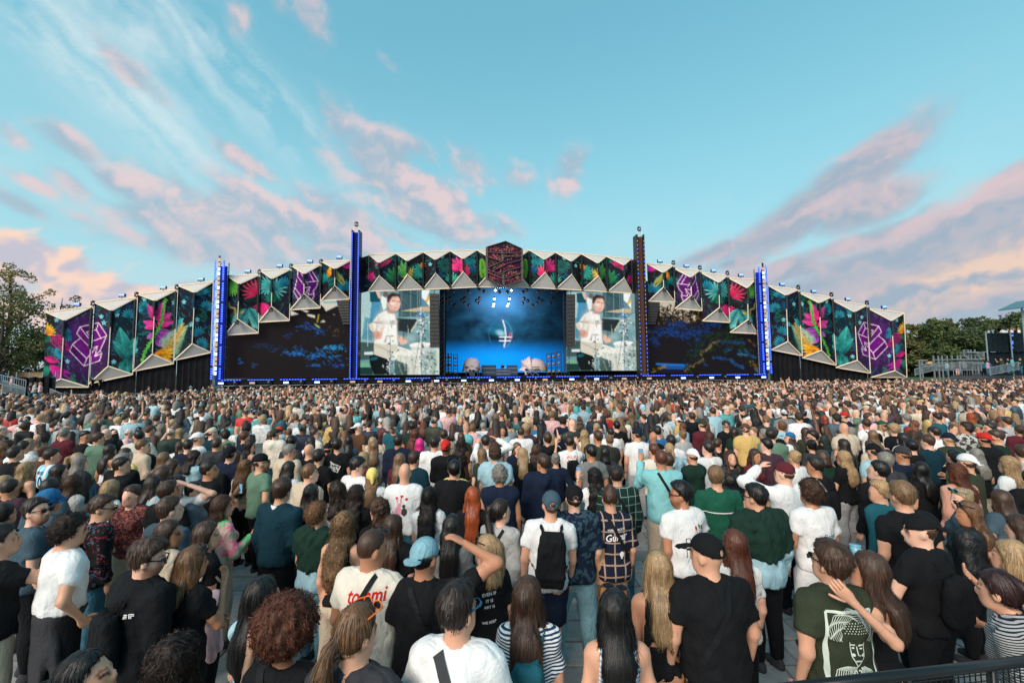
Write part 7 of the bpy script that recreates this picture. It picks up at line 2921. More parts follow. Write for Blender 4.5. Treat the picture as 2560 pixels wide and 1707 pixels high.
# ---- second quarter
P(1, 40, 280, 'short', 'brown', 'tee', 'sage', yaw=30, hyaw=30, cap='capback', capc='black', glasses='eyes', beard=1, bc='black', arms=('down', 'pocket'), h=1.84)
P(1, 130, 430, 'quiff', 'brown', 'long', 'dteal', yaw=12, bc='black', collar=1, key='collar', h=1.85, bw=1.06)
P(1, 262, 352, 'short', 'lbrown', 'shirt', 'beige', yaw=25, hyaw=25, h=1.78)
P(1, 165, 340, 'long', 'dbrown', 'tee', 'white', yaw=5, **F1)
P(1, 352, 268, 'fade', 'dbrown', 'tee', 'black', yaw=5, pack='small')
P(1, 165, 240, 'short', 'grey', 'hoodie', 'beige', yaw=15, h=1.78)
P(1, 290, 240, 'bald', 'brown', 'tee', 'black', yaw=0)
P(1, 330, 460, 'halfup', 'dbrown', 'tee', 'beige', yaw=5, **F1)
P(1, 452, 455, 'longcurly', 'dbrown', 'tee', 'white', yaw=-20, hyaw=-45, **F1, zend=1.34)
P(1, 335, 565, 'curlyshort', 'lbrown', 'tee', 'lblue', yaw=15, hyaw=20, drape='shoulder', dc='dgreen', bc='ljeans', h=1.68, bw=.94)
P(1, 450, 620, 'longwavy', 'dblonde', 'tank', 'black', yaw=5, arms=('down', 'cup'), key='cup', fem=1, h=1.74, zend=1.08)
P(1, 560, 470, 'longwavy', 'dbrown', 'tee', 'black', yaw=0, **F1, zend=1.12)
P(1, 535, 320, 'quiff', 'black', 'shirt', 'white', yaw=25, hyaw=45, h=1.80)
P(1, 640, 365, 'longwavy', 'dblonde', 'shirt', 'white', yaw=5, **F1, cap='scarf', capc='yellow')
BALD = P(1, 815, 350, 'bald', 'brown', 'tee', 'white', yaw=0, key='hearts', h=1.82, bw=1.08, skin='light')
P(1, 692, 545, 'longcurly', 'brown', 'tee', 'black', yaw=-30, hyaw=-40, **F1, zend=1.30)
P(1, 765, 630, 'long', 'brown', 'tee', 'black', yaw=3, **F1, zend=1.02, key='goldtips')
P(1, 960, 485, 'longwavy', 'black', 'tee', 'white', yaw=0, **F1, zend=1.14, pack='small')
TOM = P(1, 645, 698, 'buzz', 'brown', 'tee', 'cream', yaw=12, hyaw=35, strap=1, glasses='up', key='tommi', h=1.86, bw=1.12, arms=('front', 'front'), bc='black')
P(1, 935, 725, 'buzz', 'black', 'tee', 'black', yaw=5, hyaw=20, cap='capback', capc='ljeans', glasses='eyes', arms=('down', 'head'), skin='tan', strap=-1, h=1.82, bw=1.10)
P(1, 1070, 625, 'long', 'black', 'tee', 'grey', yaw=0, **F1, zend=1.1)
P(1, 1195, 475, 'long', 'ginger', 'tee', 'black', yaw=0, **F1, zend=1.05)
P(1, 1335, 545, 'pony', 'dbrown', 'long', 'lgrey', yaw=20, hyaw=40, fem=1, h=1.72, strap=1, pz=.06)
P(1, 1270, 750, 'bob', 'blonde', 'tee', 'black', yaw=-20, hyaw=-55, **F1, glasses='up', key='keep', zend=1.36, skin='fair')
P(1, 580, 1135, 'pony', 'lbrown', 'tee', 'charcoal', yaw=15, hyaw=20, glasses='up', gc=(240, 110, 30), arms=('down', 'cup'), zend=1.44, pz=-.03, key='vintage', h=1.80, bw=1.05, bc='black')
P(1, 140, 1042, 'afro', 'auburn', 'tee', 'black', yaw=5, strap=-1, sw=.045, h=1.72, fem=1, skin='brown', bc='black')
EDGY = P(1, 1120, 1015, 'fade', 'dbrown', 'tee', 'white', yaw=10, hyaw=30, glasses='eyes', gc=(30, 110, 150), strap=-1, sc='charcoal', sw=.05, h=1.84, bw=1.06)
P(1, 65, 955, 'long', 'black', 'tee', 'lblue', yaw=15, **F1, zend=1.2)
P(1, 1362, 365, 'curlyshort', 'grey', 'vest', 'navy', yaw=3, nosl=1, h=1.80, bw=1.04)
P(1, 1338, 245, 'curlyshort', 'brown', 'tee', 'black', yaw=5, h=1.84, drape='shoulder', dc='lblue')
P(1, 1078, 320, 'short', 'black', 'tee', 'black', yaw=0, h=1.82, bw=1.10, glasses='up')
P(1, 985, 198, 'fade', 'dbrown', 'shirt', 'white', yaw=0, h=1.84)
P(1, 912, 207, 'bob', 'pink', 'tee', 'pink', yaw=-5, **F1, zend=1.46)
P(1, 790, 188, 'short', 'dbrown', 'jacket', 'navy', yaw=0, hood=0, h=1.84)
P(1, 660, 202, 'long', 'blonde', 'tee', 'beige', yaw=3, **F1)
P(1, 1140, 208, 'longcurly', 'dbrown', 'tee', 'brown', yaw=5, **F1)
P(1, 1285, 190, 'short', 'dbrown', 'shirt', 'white', yaw=5, arms=('up', 'shade'), h=1.80, key='phone')
P(1, 755, 118, 'short', 'brown', 'tee', 'teal', yaw=165, cap='cap', capc='charcoal', beard=1)
P(1, 872, 120, 'short', 'dbrown', 'tee', 'dgreen', yaw=5, h=1.80)
P(1, 868, 282, 'fade', 'brown', 'tee', 'dteal', yaw=10, h=1.78)
P(1, 478, 205, 'short', 'dbrown', 'tee', 'black', yaw=5, key='photo', h=1.80, bw=1.05)
P(1, 415, 230, 'long', 'dbrown', 'tee', 'charcoal', yaw=170, cap='cap', capc='black', glasses='eyes', **F1)
P(1, 602, 285, 'bob', 'blonde', 'tee', 'maroon', yaw=15, hyaw=20, **F1, zend=1.5)
P(1, 800, 290, 'long', 'dblonde', 'tee', 'maroon', yaw=5, **F1)
P(1, 1040, 158, 'short', 'brown', 'shirt', 'beige', pat='dstripe', yaw=5)
P(1, 580, 120, 'short', 'lbrown', 'tee', 'brown', yaw=25, hyaw=30, cap='capback', capc='white')
P(1, 120, 150, 'short', 'dbrown', 'hoodie', 'cream', yaw=5, cap='capback', capc='olive')
P(1, 325, 155, 'short', 'brown', 'tee', 'cream', yaw=25, hyaw=40, glasses='eyes')
P(1, 310, 200, 'long', 'dbrown', 'tee', 'white', yaw=5, **F1)
P(1, 205, 195, 'quiff', 'black', 'tee', 'charcoal', yaw=10)
P(1, 1100, 335, 'curlyshort', 'brown', 'tee', 'yellow', yaw=12, hyaw=20, h=1.70)
# ---- third quarter
P(2, 160, 490, 'short', 'brown', 'tee', 'white', yaw=0, cap='cap', capc='slate', pack='roll', bot='shorts', bc='navy', h=1.84, bw=1.04, shoe=(210, 210, 210))
P(2, 322, 455, 'short', 'dbrown', 'jacket', 'navy', pat='camo', yaw=-5, cap='cap', capc='black', bot='wide', bc='ljeans', shoe=(190, 36, 30), h=1.84, bw=1.08, stance=.06, slv=.9)
P(2, 135, 296, 'fade', 'brown', 'jacket', 'navy', yaw=-10, hyaw=-25, glasses='eyes', h=1.82, bw=1.05)
P(2, 455, 378, 'longcurly', 'black', 'tee', 'white', yaw=0, **F1, zend=1.06, arms=('up', 'down'), key='phone')
P(2, 530, 482, 'mohawk', 'brown', 'shirt', 'navy', pat='plaid', yaw=-5, strap=-1, bot='jeans', bc='tan', key='guitar', h=1.78, hpitch=-12, slv=.9)
P(2, 590, 360, 'short', 'dbrown', 'shirt', 'dgreen', pat='gplaid', yaw=0, strap=-1, h=1.80, bw=1.04)
P(2, 820, 265, 'buzz', 'auburn', 'shirt', 'turq', yaw=5, strap=-1, bc='beige', bot='wide', arms=('up', 'down'), key='phone', h=1.92, skin='tan')
TUL = P(2, 955, 450, 'quiff', 'black', 'tee', 'white', yaw=-15, hyaw=-55, beard=1, glasses='eyes', bc='charcoal', key='tulip', h=1.84, bw=1.06, skin='tan')
P(2, 1130, 365, 'quiff', 'dblonde', 'long', 'green', yaw=5, hyaw=25, key='whiteline', h=1.82, bw=1.10)
P(2, 1372, 465, 'fade', 'black', 'shirt', 'lblue', yaw=-8, hyaw=-25, glasses='eyes', drape='shoulder', dc='dgreen', bc='black', h=1.86, bw=1.06)
P(2, 1110, 728, 'bald', 'brown', 'tee', 'black', yaw=-8, hyaw=-30, cap='cap', capc='black', strap=1, bc='black', bpat='gold', arms=('down', 'down'), h=1.86, bw=1.22, belly=1)
P(2, 1205, 705, 'long', 'auburn', 'tee', 'white', yaw=5, **F1, zend=1.12)
P(2, 790, 845, 'long', 'blonde', 'tank', 'black', yaw=2, **F1, zend=1.14, strap=1, bc='black')
P(2, 585, 1058, 'long', 'black', 'tank', 'blue', pat='gingham', yaw=2, **F1, zend=1.02, glasses='up')
P(2, 82, 980, 'halfup', 'brown', 'tee', 'white', pat='stripe', yaw=5, **F1, zend=1.14, pack='small', pc='teal')
P(2, 1195, 275, 'longcurly', 'brown', 'jacket', 'black', pat='leather', yaw=172, **F1, frontal=1, hood=0)
P(2, 1068, 225, 'short', 'dbrown', 'long', 'white', yaw=-10, hyaw=-20, arms=('cup', 'down'), key='cup')
P(2, 905, 190, 'short', 'dbrown', 'tee', 'white', yaw=10, strap=-1, sc='lgrey', sw=.08)
P(2, 692, 145, 'short', 'brown', 'tee', 'white', yaw=0, cap='capback', capc='navy', bot='wide', bc='lgrey', h=1.86, bw=1.05)
P(2, 330, 195, 'fade', 'dbrown', 'tee', 'white', yaw=-5, arms=('up', 'up'), pack='draw', key='alej', h=1.80)
P(2, 438, 243, 'fade', 'black', 'tee', 'grey', yaw=-10, hyaw=-20, skin='tan', h=1.82)
P(2, 545, 188, 'bun', 'dblonde', 'tee', 'charcoal', yaw=0, **F1, strap=-1, sc='yellow', sw=.02)
P(2, 60, 262, 'long', 'blonde', 'tee', 'black', yaw=0, **F1)
P(2, 55, 145, 'buzz', 'brown', 'shirt', 'white', yaw=0, h=1.80)
P(2, 205, 178, 'short', 'brown', 'hoodie', 'black', yaw=0, pack='draw', pc='charcoal')
P(2, 405, 165, 'longcurly', 'blonde', 'tee', 'cream', yaw=0, **F1)
P(2, 475, 125, 'long', 'blonde', 'tee', 'white', yaw=0, **F1)
P(2, 510, 252, 'bob', 'black', 'tee', 'charcoal', yaw=0, **F1)
P(2, 810, 140, 'short', 'dbrown', 'tee', 'blue', yaw=0, h=1.78)
P(2, 1070, 125, 'longcurly', 'lbrown', 'tee', 'grey', yaw=0, **F1)
P(2, 1112, 40, 'short', 'brown', 'shirt', 'lblue', yaw=0, h=1.86)
P(2, 1300, 122, 'short', 'brown', 'tee', 'mustard', yaw=10, hyaw=30, cap='cap', capc='brown', h=1.84, bw=1.08)
P(2, 1335, 265, 'long', 'brown', 'tee', 'maroon', yaw=170, **F1, frontal=1)
P(2, 1200, 105, 'short', 'grey', 'tee', 'black', yaw=0, cap='cap', capc='charcoal')
P(2, 1148, 210, 'pony', 'brown', 'tee', 'black', yaw=25, hyaw=40, **F1)
P(2, 1000, 66, 'fade', 'brown', 'hoodie', 'black', yaw=-5, h=1.84)
P(2, 585, 110, 'fade', 'black', 'tee', 'black', yaw=0, pack='draw', pc='beige')
P(2, 780, 35, 'short', 'brown', 'tee', 'white', yaw=0)
P(2, 670, 65, 'longwavy', 'dblonde', 'tee', 'sage', yaw=0, **F1)
P(2, 280, 90, 'curlyshort', 'dbrown', 'tee', 'navy', yaw=0, arms=('front', 'up'), h=1.76)
P(2, 155, 105, 'short', 'black', 'tee', 'blue', yaw=0)
# ---- right quarter
P(3, 95, 325, 'short', 'brown', 'shirt', 'white', yaw=-10, cap='cap', capc='maroon', arms=('shade', 'down'), h=1.88, hyaw=-30)
P(3, 225, 440, 'curlyshort', 'brown', 'tee', 'white', yaw=-5, key='floristo', h=1.84, bw=1.05, bot='wide', bc='white')
OLV = P(3, 335, 780, 'quiff', 'brown', 'tee', 'olive', yaw=-5, hyaw=-15, glasses='eyes', key='bigprint', h=1.84, bw=1.14)
HUG = P(3, 560, 828, 'long', 'brown', 'strap', 'black', yaw=-40, hyaw=-10, fem=1, h=1.76, zend=1.22, arms=('hugl', 'down'), bc='black', hx=-.04)
P(3, 775, 445, 'fade', 'dblonde', 'tee', 'black', yaw=0, hpitch=0, key='alls', strap=1, h=1.92, bw=1.16, bc='black')
P(3, 850, 615, 'short', 'brown', 'tee', 'black', yaw=-15, hyaw=-45, cap='capback', capc='black', arms=('cup', 'down'), key='cup', pack='draw', h=1.82, bw=1.06, bc='black')
P(3, 1075, 550, 'long', 'lbrown', 'jacket', 'black', pat='leather', yaw=-25, hyaw=-45, **F1, glasses='up', hood=0, zend=1.12, bc='black')
P(3, 1020, 480, 'bun', 'blonde', 'tee', 'slate', yaw=-35, hyaw=-45, **F1, glasses='up', gc=(40, 140, 150), skin='fair')
P(3, 1300, 908, 'pony', 'maroon', 'long', 'lgrey', pat='dstripe', yaw=-30, fem=1, h=1.70, bw=1.35, lean=12, bc='black', pz=.06)
P(3, 1040, 350, 'longwavy', 'auburn', 'shirt', 'peach', yaw=-5, fem=1, h=1.74, bw=1.1, glasses='up', zend=1.26)
P(3, 590, 330, 'short', 'black', 'jacket', 'black', yaw=-5, hyaw=-25, hood=0, collar=1, h=1.84, bw=1.06)
P(3, 262, 310, 'fade', 'dbrown', 'tee', 'black', yaw=-5, strap=-1, sc='white', sw=.02, pack='draw', h=1.82)
P(3, 300, 275, 'bob', 'brown', 'jacket', 'dgreen', yaw=0, **F1, hood=0, zend=1.5)
P(3, 408, 275, 'longwavy', 'blonde', 'tee', 'black', yaw=-10, hyaw=-20, **F1, zend=1.16, bc='lgrey', bot='wide')
P(3, 420, 120, 'bald', 'brown', 'tee', 'green', yaw=-5, drape='shoulder', dc='beige', h=1.86, bw=1.08)
P(3, 115, 170, 'long', 'brown', 'tee', 'white', yaw=-20, hyaw=-30, cap='cap', capc='blue', strap=1, **F1)
P(3, 730, 240, 'short', 'brown', 'tee', 'navy', yaw=-5, cap='cap', capc='charcoal', strap=1, sc='orange', sw=.025, h=1.82)
P(3, 635, 285, 'short', 'grey', 'shirt', 'charcoal', yaw=0, glasses='eyes', h=1.82)
P(3, 590, 230, 'short', 'brown', 'tee', 'lblue', yaw=0, cap='capback', capc='black', h=1.80)
P(3, 855, 340, 'long', 'black', 'tee', 'black', yaw=0, **F1)
P(3, 882, 190, 'short', 'brown', 'tee', 'dteal', yaw=0, h=1.78, bw=1.06)
P(3, 1060, 118, 'curlyshort', 'dbrown', 'jacket', 'charcoal', pat='wash', yaw=-10, hyaw=-35, h=1.84)
P(3, 1345, 310, 'longwavy', 'blonde', 'crop', 'white', yaw=-5, fem=1, h=1.74, zend=1.3, bot='wide', bc='jeans')
P(3, 1290, 165, 'quiff', 'brown', 'tee', 'dgreen', yaw=-20, hyaw=-30, h=1.80)
P(3, 1235, 120, 'short', 'dbrown', 'tee', 'black', yaw=-25, hyaw=-40, arms=('cup', 'front'), key='cup', beard=1, h=1.82)
P(3, 715, 130, 'curlyshort', 'blonde', 'tee', 'black', yaw=0, bw=1.1)
P(3, 540, 100, 'fade', 'brown', 'tee', 'white', yaw=0, pack='roll')
P(3, 598, 165, 'long', 'dblonde', 'tee', 'cream', yaw=0, **F1)
P(3, 785, 148, 'curlyshort', 'red', 'tee', 'pink', yaw=0, **F1)
P(3, 935, 70, 'fade', 'dbrown', 'tee', 'teal', yaw=-10)
P(3, 772, 75, 'short', 'grey', 'shirt', 'lblue', pat='gplaid', yaw=0)
P(3, 622, 105, 'long', 'blonde', 'hoodie', 'cream', yaw=165, cap='cap', capc='green', glasses='eyes', frontal=1, **F1)
P(3, 298, 80, 'bob', 'red', 'tee', 'black', yaw=0, **F1, zend=1.48)
P(3, 262, 165, 'fade', 'black', 'tee', 'black', yaw=-30, hyaw=-40, glasses='eyes', beard=1, h=1.80)
P(3, 232, 215, 'bun', 'black', 'tee', 'charcoal', yaw=0, **F1)
P(3, 85, 115, 'curlyshort', 'lbrown', 'tee', 'lblue', yaw=0, h=1.74)
P(3, 205, 55, 'bun', 'dbrown', 'hoodie', 'black', yaw=0, **F1)
P(3, 420, 58, 'short', 'brown', 'tee', 'navy', yaw=-10, cap='capback', capc='red')
P(3, 555, 25, 'short', 'brown', 'tee', 'white', yaw=-10, cap='cap', capc='beige')
P(3, 1400, 780, 'bob', 'blonde', 'tank', 'black', yaw=-40, **F1, arms=('front', 'chin'))
P(3, 1395, 640, 'long', 'brown', 'tee', 'blue', yaw=-30, **F1)
P(3, 1120, 70, 'longwavy', 'ginger', 'tee', 'sage', yaw=0, **F1)
P(3, 1160, 68, 'longwavy', 'brown', 'tee', 'white', yaw=0, **F1)
P(3, 1330, 90, 'short', 'brown', 'tee', 'lgrey', yaw=-10, glasses='up', gc=(40, 150, 170))

MANUAL = {'can': 'man in a black T-shirt raising a drink can at the left edge', 'tommi': 'man in cream T-shirt with red handwritten print and black strap', 'hearts': 'bald man in white T-shirt with hearts and rabbit print', 'bigprint': 'man in dark olive T-shirt with large white framed print',
          'alls': 'tall man in black T-shirt with white capital letters on the back', 'floristo': 'curly haired man in white T-shirt with small teal script', 'guitar': 'mohawk person in navy plaid shirt with white lettering', 'tulip': 'bearded man in white T-shirt with tulips and chairs print',
          'smile': 'smiling woman facing the camera in dark flowery blouse', 'ten': 'man in sky-striped football shirt with number ten', 'ys': 'man in black T-shirt with white number ten and big letters', 'vintage': 'person in dark grey T-shirt with orange sunglasses on the head',
          'keep': 'blonde woman in profile, black T-shirt with white lettering', 'alej': 'man photographing with both arms up, orange letters on white T-shirt', 'photo': 'man in black T-shirt with tilted white picture on the back', 'jacket': 'man in black hooded jacket with small white logo and drawstring bag',
          'vat': 'bearded man in slate T-shirt with white letters at left', 'ourie': 'woman in beige hoodie with pale letters on the back', 'bag': 'man in red feather print top with black drawstring bag', 'whiteline': 'man in green fleece sweater with white chest line', 'collar': 'man in dark teal sweater with white collar seen from behind'}
EXTRA = lambda px: [', left edge of the crowd' if px < 250 else ', left part of the crowd' if px < 850 else ', centre of the crowd' if px < 1700 else ', right part of the crowd' if px < 2300 else ', right edge of the crowd']
ZT = 640 / 1419
HELD = []
for i, sp in enumerate(HERO):
    px, py = sp['t'] * 640 + sp['x'] * ZT, 1000 + sp['y'] * ZT
    h = sp.get('h', 1.77) + (.06 if py > 1380 else .03 if py > 1290 else 0)
    extra_h = {'afro': .13}.get(sp['hair'], .02) + (.02 if sp.get('cap') else 0)
    p = at_z(px, py, h + extra_h * h / 1.75)
    d_ = p.y
    PEOPLE_XY.append((p.x, p.y, .0))
    df, dc, dz = (.0135, .023, .03) if d_ < 3.6 else (.0165, .029, .04) if d_ < 5.5 else (.021, .038, .055) if d_ < 9 else (.027, .046, .07)
    key = sp.get('key')
    sp.setdefault('skin', ('light', 'fair', 'tan', 'light', 'light')[i % 5])
    sp.setdefault('bc', ('jeans', 'black', 'navy', 'jeans', 'beige')[i % 5])
    if key in MANUAL:
        lab = MANUAL[key]
        LABELS[lab] = 1
    else:
        base = auto_label(sp)
        more = ([' holding a ' + key] if key in ('phone', 'cup') else []) + ([' and a backpack'] if sp.get('pack') else []) + ([' and a shoulder strap'] if sp.get('strap') else [])
        ex = EXTRA(px)
        lab = uniq_label(base, more + ex + [m_ + e for m_ in more for e in ex] + [e.replace('the crowd', 'the crowd') + ', further back' for e in ex] + [', seen from behind' + e for e in ex])
        if lab is None:
            lab = base + ex[0] + f', {["nearest", "second", "third"][i % 3]}'
            LABELS[lab] = 1
    grp = 'people in the crowd'
    gj = np.random.default_rng(3000 + i)
    sp['hyaw'] = sp.get('hyaw', gj.normal(0, 13))
    sp['hpitch'] = sp.get('hpitch', gj.normal(0, 6))
    # perspective keeps heads upright: people look towards the stage centre
    t, m = person(sp, df, dc, dz, 100 + i, lab, (p.x, p.y, 0), sp.get('yaw', 0) - math.degrees(math.atan2(p.x, 68)) * .6, h, grp, nstr=640 if d_ < 3.4 else 330 if d_ < 4.8 else 140 if d_ < 7 else 36)
    t.rotation_euler = (gj.normal(0, .022), gj.normal(0, .022), t.rotation_euler.z)
    if sp.get('lean'):
        q = h * .9 * math.sin(math.radians(sp['lean']))
        t.location.x -= math.sin(-t.rotation_euler.z) * q
        t.location.y -= math.cos(t.rotation_euler.z) * q
        t.rotation_euler = (-math.radians(sp['lean']), 0, t.rotation_euler.z)
    sp['_t'] = t
    sh = m['shirt']
    anc = m['_anchor']
    W_, Bk = (236, 236, 236), (20, 20, 22)
    if key == 'tommi':
        local_print(t, sh, text_polys('tommi', .05, 1.345, .27, .10, .35, .09), 'print', M_PRINT, (206, 36, 36))
        local_print(t, sh, text_polys('KOM BEM ICH HAR', .02, 1.27, .20, .02), 'print', M_PRINT, (60, 50, 50))
    elif key == 'hearts':
        for hx_, hz_ in ((-.055, 1.30), (.01, 1.32), (.07, 1.285)):
            hp3 = disc_polys(hx_ - .008, hz_ + .005, .011, .011, 8) + disc_polys(hx_ + .008, hz_ + .005, .011, .011, 8) + [([(hx_ - .018, hz_ + .002), (hx_ + .018, hz_ + .002), (hx_, hz_ - .024)], [(0, 2, 1)])]
            local_print(t, sh, hp3, 'heart', M_PRINT, (206, 34, 50))
        local_print(t, sh, disc_polys(-.03, 1.14, .045, .06, 12) + disc_polys(-.02, 1.215, .026, .03, 10) + disc_polys(-.045, 1.27, .010, .035, 8) + disc_polys(.0, 1.27, .010, .035, 8), 'print', M_PRINT, (222, 150, 166))
        local_print(t, sh, disc_polys(.045, 1.13, .035, .05, 12) + disc_polys(.04, 1.20, .022, .024, 10), 'print', M_PRINT, (70, 66, 66))
    elif key == 'bigprint':
        fr = line_polys([(-.165, 1.36), (.13, 1.36), (.13, .93), (-.165, .93), (-.165, 1.36)], .016)
        gq = np.random.default_rng(4)
        for k in range(9):       # wavy hair lines round the portrait
            a0 = .10 + k * .0
            r_ = .085 + .007 * k
            fr += line_polys([(-.018 + (r_ + .006 * math.sin(q * 9 + k)) * math.sin(q), 1.235 + (r_ + .006 * math.cos(q * 9 + k)) * math.cos(q)) for q in np.linspace(-2.0 + k * .02, 2.0, 26)], .0026, .05)
        for k in range(8):
            for j in range(5):
                fr += disc_polys(-.018 + (k - 3.5) * .018 + (j % 2) * .009, 1.25 + j * .013, .0036, .0036, 5)
        fr += line_polys([(-.06, 1.20), (-.055, 1.12), (-.018, 1.06), (.02, 1.12), (.026, 1.20)], .006)
        fr += line_polys([(-.055, 1.185), (-.025, 1.18)], .009) + line_polys([(-.008, 1.18), (.02, 1.185)], .009) + line_polys([(-.018, 1.175), (-.018, 1.13), (-.006, 1.127)], .005) + line_polys([(-.035, 1.095), (.0, 1.095)], .010)
        fr += disc_polys(-.04, 1.165, .010, .005, 8) + disc_polys(.005, 1.165, .010, .005, 8) + disc_polys(-.045, 1.13, .012, .009, 8) + disc_polys(.012, 1.13, .012, .009, 8)
        for k in range(10):
            fr += line_polys([(-.15 + .012 * k, .95 + .004 * k), (-.13 + .011 * k, 1.03), (-.075 + .006 * k, 1.06)], .004)
            fr += line_polys([(.115 - .011 * k, .95 + .004 * k), (.09 - .009 * k, 1.02), (.03 - .003 * k, 1.055)], .004)
        fr += text_polys('1031', -.018, 1.015, .085, 0, 0, .055)
        local_print(t, sh, fr, 'print', M_PRINT, (206, 216, 204))
    elif key == 'alls':
        local_print(t, sh, text_polys('ALLS', -.075, 1.31, .18, -.08, 0, .046) + text_polys('\u30c8\u30a6\u30ad\u30e7\u30a6  \u30ed\u30f3\u30c9\u30f3', -.05, 1.245, .20, -.06, 0, .02) + text_polys('LONDON', -.03, 1.19, .10), 'print', M_PRINT, W_)
    elif key == 'floristo':
        local_print(t, sh, text_polys('Floristo', .07, 1.20, .17, 0, .3, .045), 'print', M_PRINT, (60, 130, 130))
    elif key == 'guitar':
        local_print(t, sh, text_polys('HARD ROCK', .02, 1.31, .20, .06) + text_polys('Guitar', .02, 1.235, .24, .12, .3, .07) + text_polys('CO.', .10, 1.18, .06) + disc_polys(.07, 1.06, .026, .03, 10) + line_polys([(.06, 1.025), (.08, 1.025)], .02), 'print', M_PRINT, W_)
    elif key == 'tulip':
        local_print(t, sh, line_polys([(.07, 1.15), (.04, 1.27)], .005) + line_polys([(.07, 1.15), (.085, 1.28)], .005) + line_polys([(.07, 1.15), (.115, 1.26)], .005), 'print', M_PRINT, (40, 90, 60))
        local_print(t, sh, disc_polys(.037, 1.295, .014, .022, 8), 'print', M_PRINT, (190, 40, 40))
        local_print(t, sh, disc_polys(.085, 1.305, .014, .022, 8), 'print', M_PRINT, (40, 130, 80))
        local_print(t, sh, disc_polys(.12, 1.29, .013, .022, 8), 'print', M_PRINT, (80, 40, 60))
        for cx in (-.05, .16):
            local_print(t, sh, line_polys([(cx - .03, 1.20), (cx - .03, 1.10), (cx + .03, 1.10), (cx + .03, 1.03)], .006) + line_polys([(cx - .03, 1.20), (cx + .01, 1.205), (cx + .012, 1.11)], .006) + line_polys([(cx - .03, 1.10), (cx - .035, 1.02)], .006) + disc_polys(cx, 1.10, .035, .012, 10) + line_polys([(cx, 1.09), (cx, 1.01)], .006), 'print', M_PRINT, (30, 28, 30))
        wb = Field(axis(-.3, .3, -.3, .3, .02, .02), axis(-.25, .25, -.25, .25, .02, .02), axis(.7, 1.05, .7, 1.05, .02, .02))
        wb.cone((0, -.012, .95), (0, -.012, .84), .185 * 1.06, .185 * 1.06, .02, .82)
        wb.F = np.maximum(np.maximum(wb.F, wb.ax[2][None, None, :] - .93), .80 - wb.ax[2][None, None, :])
        wm = wb.mesh()
        obj_from('waist_wrap', *wm, M_CLOTH, t, TC['black'])
        local_print(t, wm, text_polys('Crea', .0, .87, .16, 0, 0, .05), 'print', M_PRINT, W_)
    elif key == 'ten':
        local_print(t, sh, text_polys('MESSI', .0, 1.33, .17) + text_polys('10', .0, 1.18, .17, 0, 0, .2), 'print', M_PRINT, (40, 36, 60))
    elif key == 'ys':
        local_print(t, sh, text_polys('YS', .06, 1.30, .10, 0, .2) + text_polys('10', .06, 1.15, .14, 0, 0, .16), 'print', M_PRINT, W_)
    elif key == 'vintage':
        local_print(t, sh, text_polys('VINTAGE', .05, 1.28, .08), 'print', M_PRINT, (200, 130, 110))
    elif key == 'keep':
        local_print(t, sh, text_polys('EVEN IF', -.02, 1.30, .12, .1) + text_polys('IT IS', -.02, 1.25, .06, .1) + text_polys('ART IS', -.02, 1.20, .09, .1) + text_polys('WE KEEP', -.02, 1.08, .12, .1), 'print', M_PRINT, W_)
    elif key == 'alej':
        local_print(t, sh, text_polys('ALEJ', -.0, 1.34, .22, 0, 0, .06) + text_polys('AMEJ', .0, 1.26, .22, 0, 0, .06), 'print', M_PRINT, (226, 96, 50))
    elif key == 'photo':
        local_print(t, sh, line_polys([(-.10, 1.28), (.10, 1.18)], .13, .04), 'print', M_PRINT, (206, 206, 200))
        gq = np.random.default_rng(9)
        pp = []
        for _ in range(16):
            u_, v_ = gq.uniform(-.09, .09), gq.uniform(-.05, .05)
            pp += disc_polys(u_ * .9 + v_ * .4, 1.23 - u_ * .45 + v_ * .9, .012, .012, 6)
        local_print(t, sh, pp, 'print', M_PRINT, (70, 70, 70), off=.008)
    elif key == 'jacket':
        local_print(t, sh, line_polys([(.13, 1.27), (.13, 1.30), (.16, 1.30)], .006) + line_polys([(.14, 1.27), (.14, 1.29), (.16, 1.29)], .006) + line_polys([(.10, 1.295), (.12, 1.295)], .006) + line_polys([(.10, 1.285), (.12, 1.285)], .006) + line_polys([(.10, 1.275), (.12, 1.275)], .006), 'print', M_PRINT, W_, off=.012)
    elif key == 'vat':
        local_print(t, sh, text_polys('WAT', -.12, 1.33, .10) + text_polys('ALLEN', -.14, 1.20, .13), 'print', M_PRINT, W_)
    elif key == 'bag':
        local_print(t, m['backpack'], text_polys('ICMB', .02, 1.12, .13, .2), 'print', M_PRINT, W_)
        local_print(t, m['backpack'], disc_polys(-.07, 1.10, .014, .014), 'print', M_PRINT, (60, 170, 60))
    elif key == 'ourie':
        local_print(t, sh, text_polys('OURIE', .0, 1.20, .20), 'print', M_PRINT, (226, 216, 206))
    elif key == 'whiteline':
        local_print(t, sh, line_polys([(-.24, 1.205), (.24, 1.205)], .012), 'print', M_PRINT, W_, off=.006)
    elif key == 'collar':
        Cf = Field(axis(-.12, .12, -.12, .12, .012, .012), axis(-.14, .12, -.14, .12, .012, .012), axis(1.38, 1.54, 1.38, 1.54, .012, .012))
        Cf.chain([(-.066, .03, 1.462), (-.058, -.05, 1.47), (0, -.085, 1.47), (.058, -.05, 1.47), (.066, .03, 1.462)], [.016, .02, .022, .02, .016], .012)
        obj_from('collar', *Cf.mesh(), M_CLOTH, t, TC['white'])
    if key in ('phone', 'cup', 'can'):
        arms = sp.get('arms')
        s_i = next((q for q in (1, 0) if arms[q] in ('up', 'cup')), 1)
        HELD.append((key, t, anc['WR'][s_i], anc['EL'][s_i], lab))
    if key == 'guitar':
        HELD.append(('jacket', t, np.array([-.22, -.10, 1.02]), None, lab))
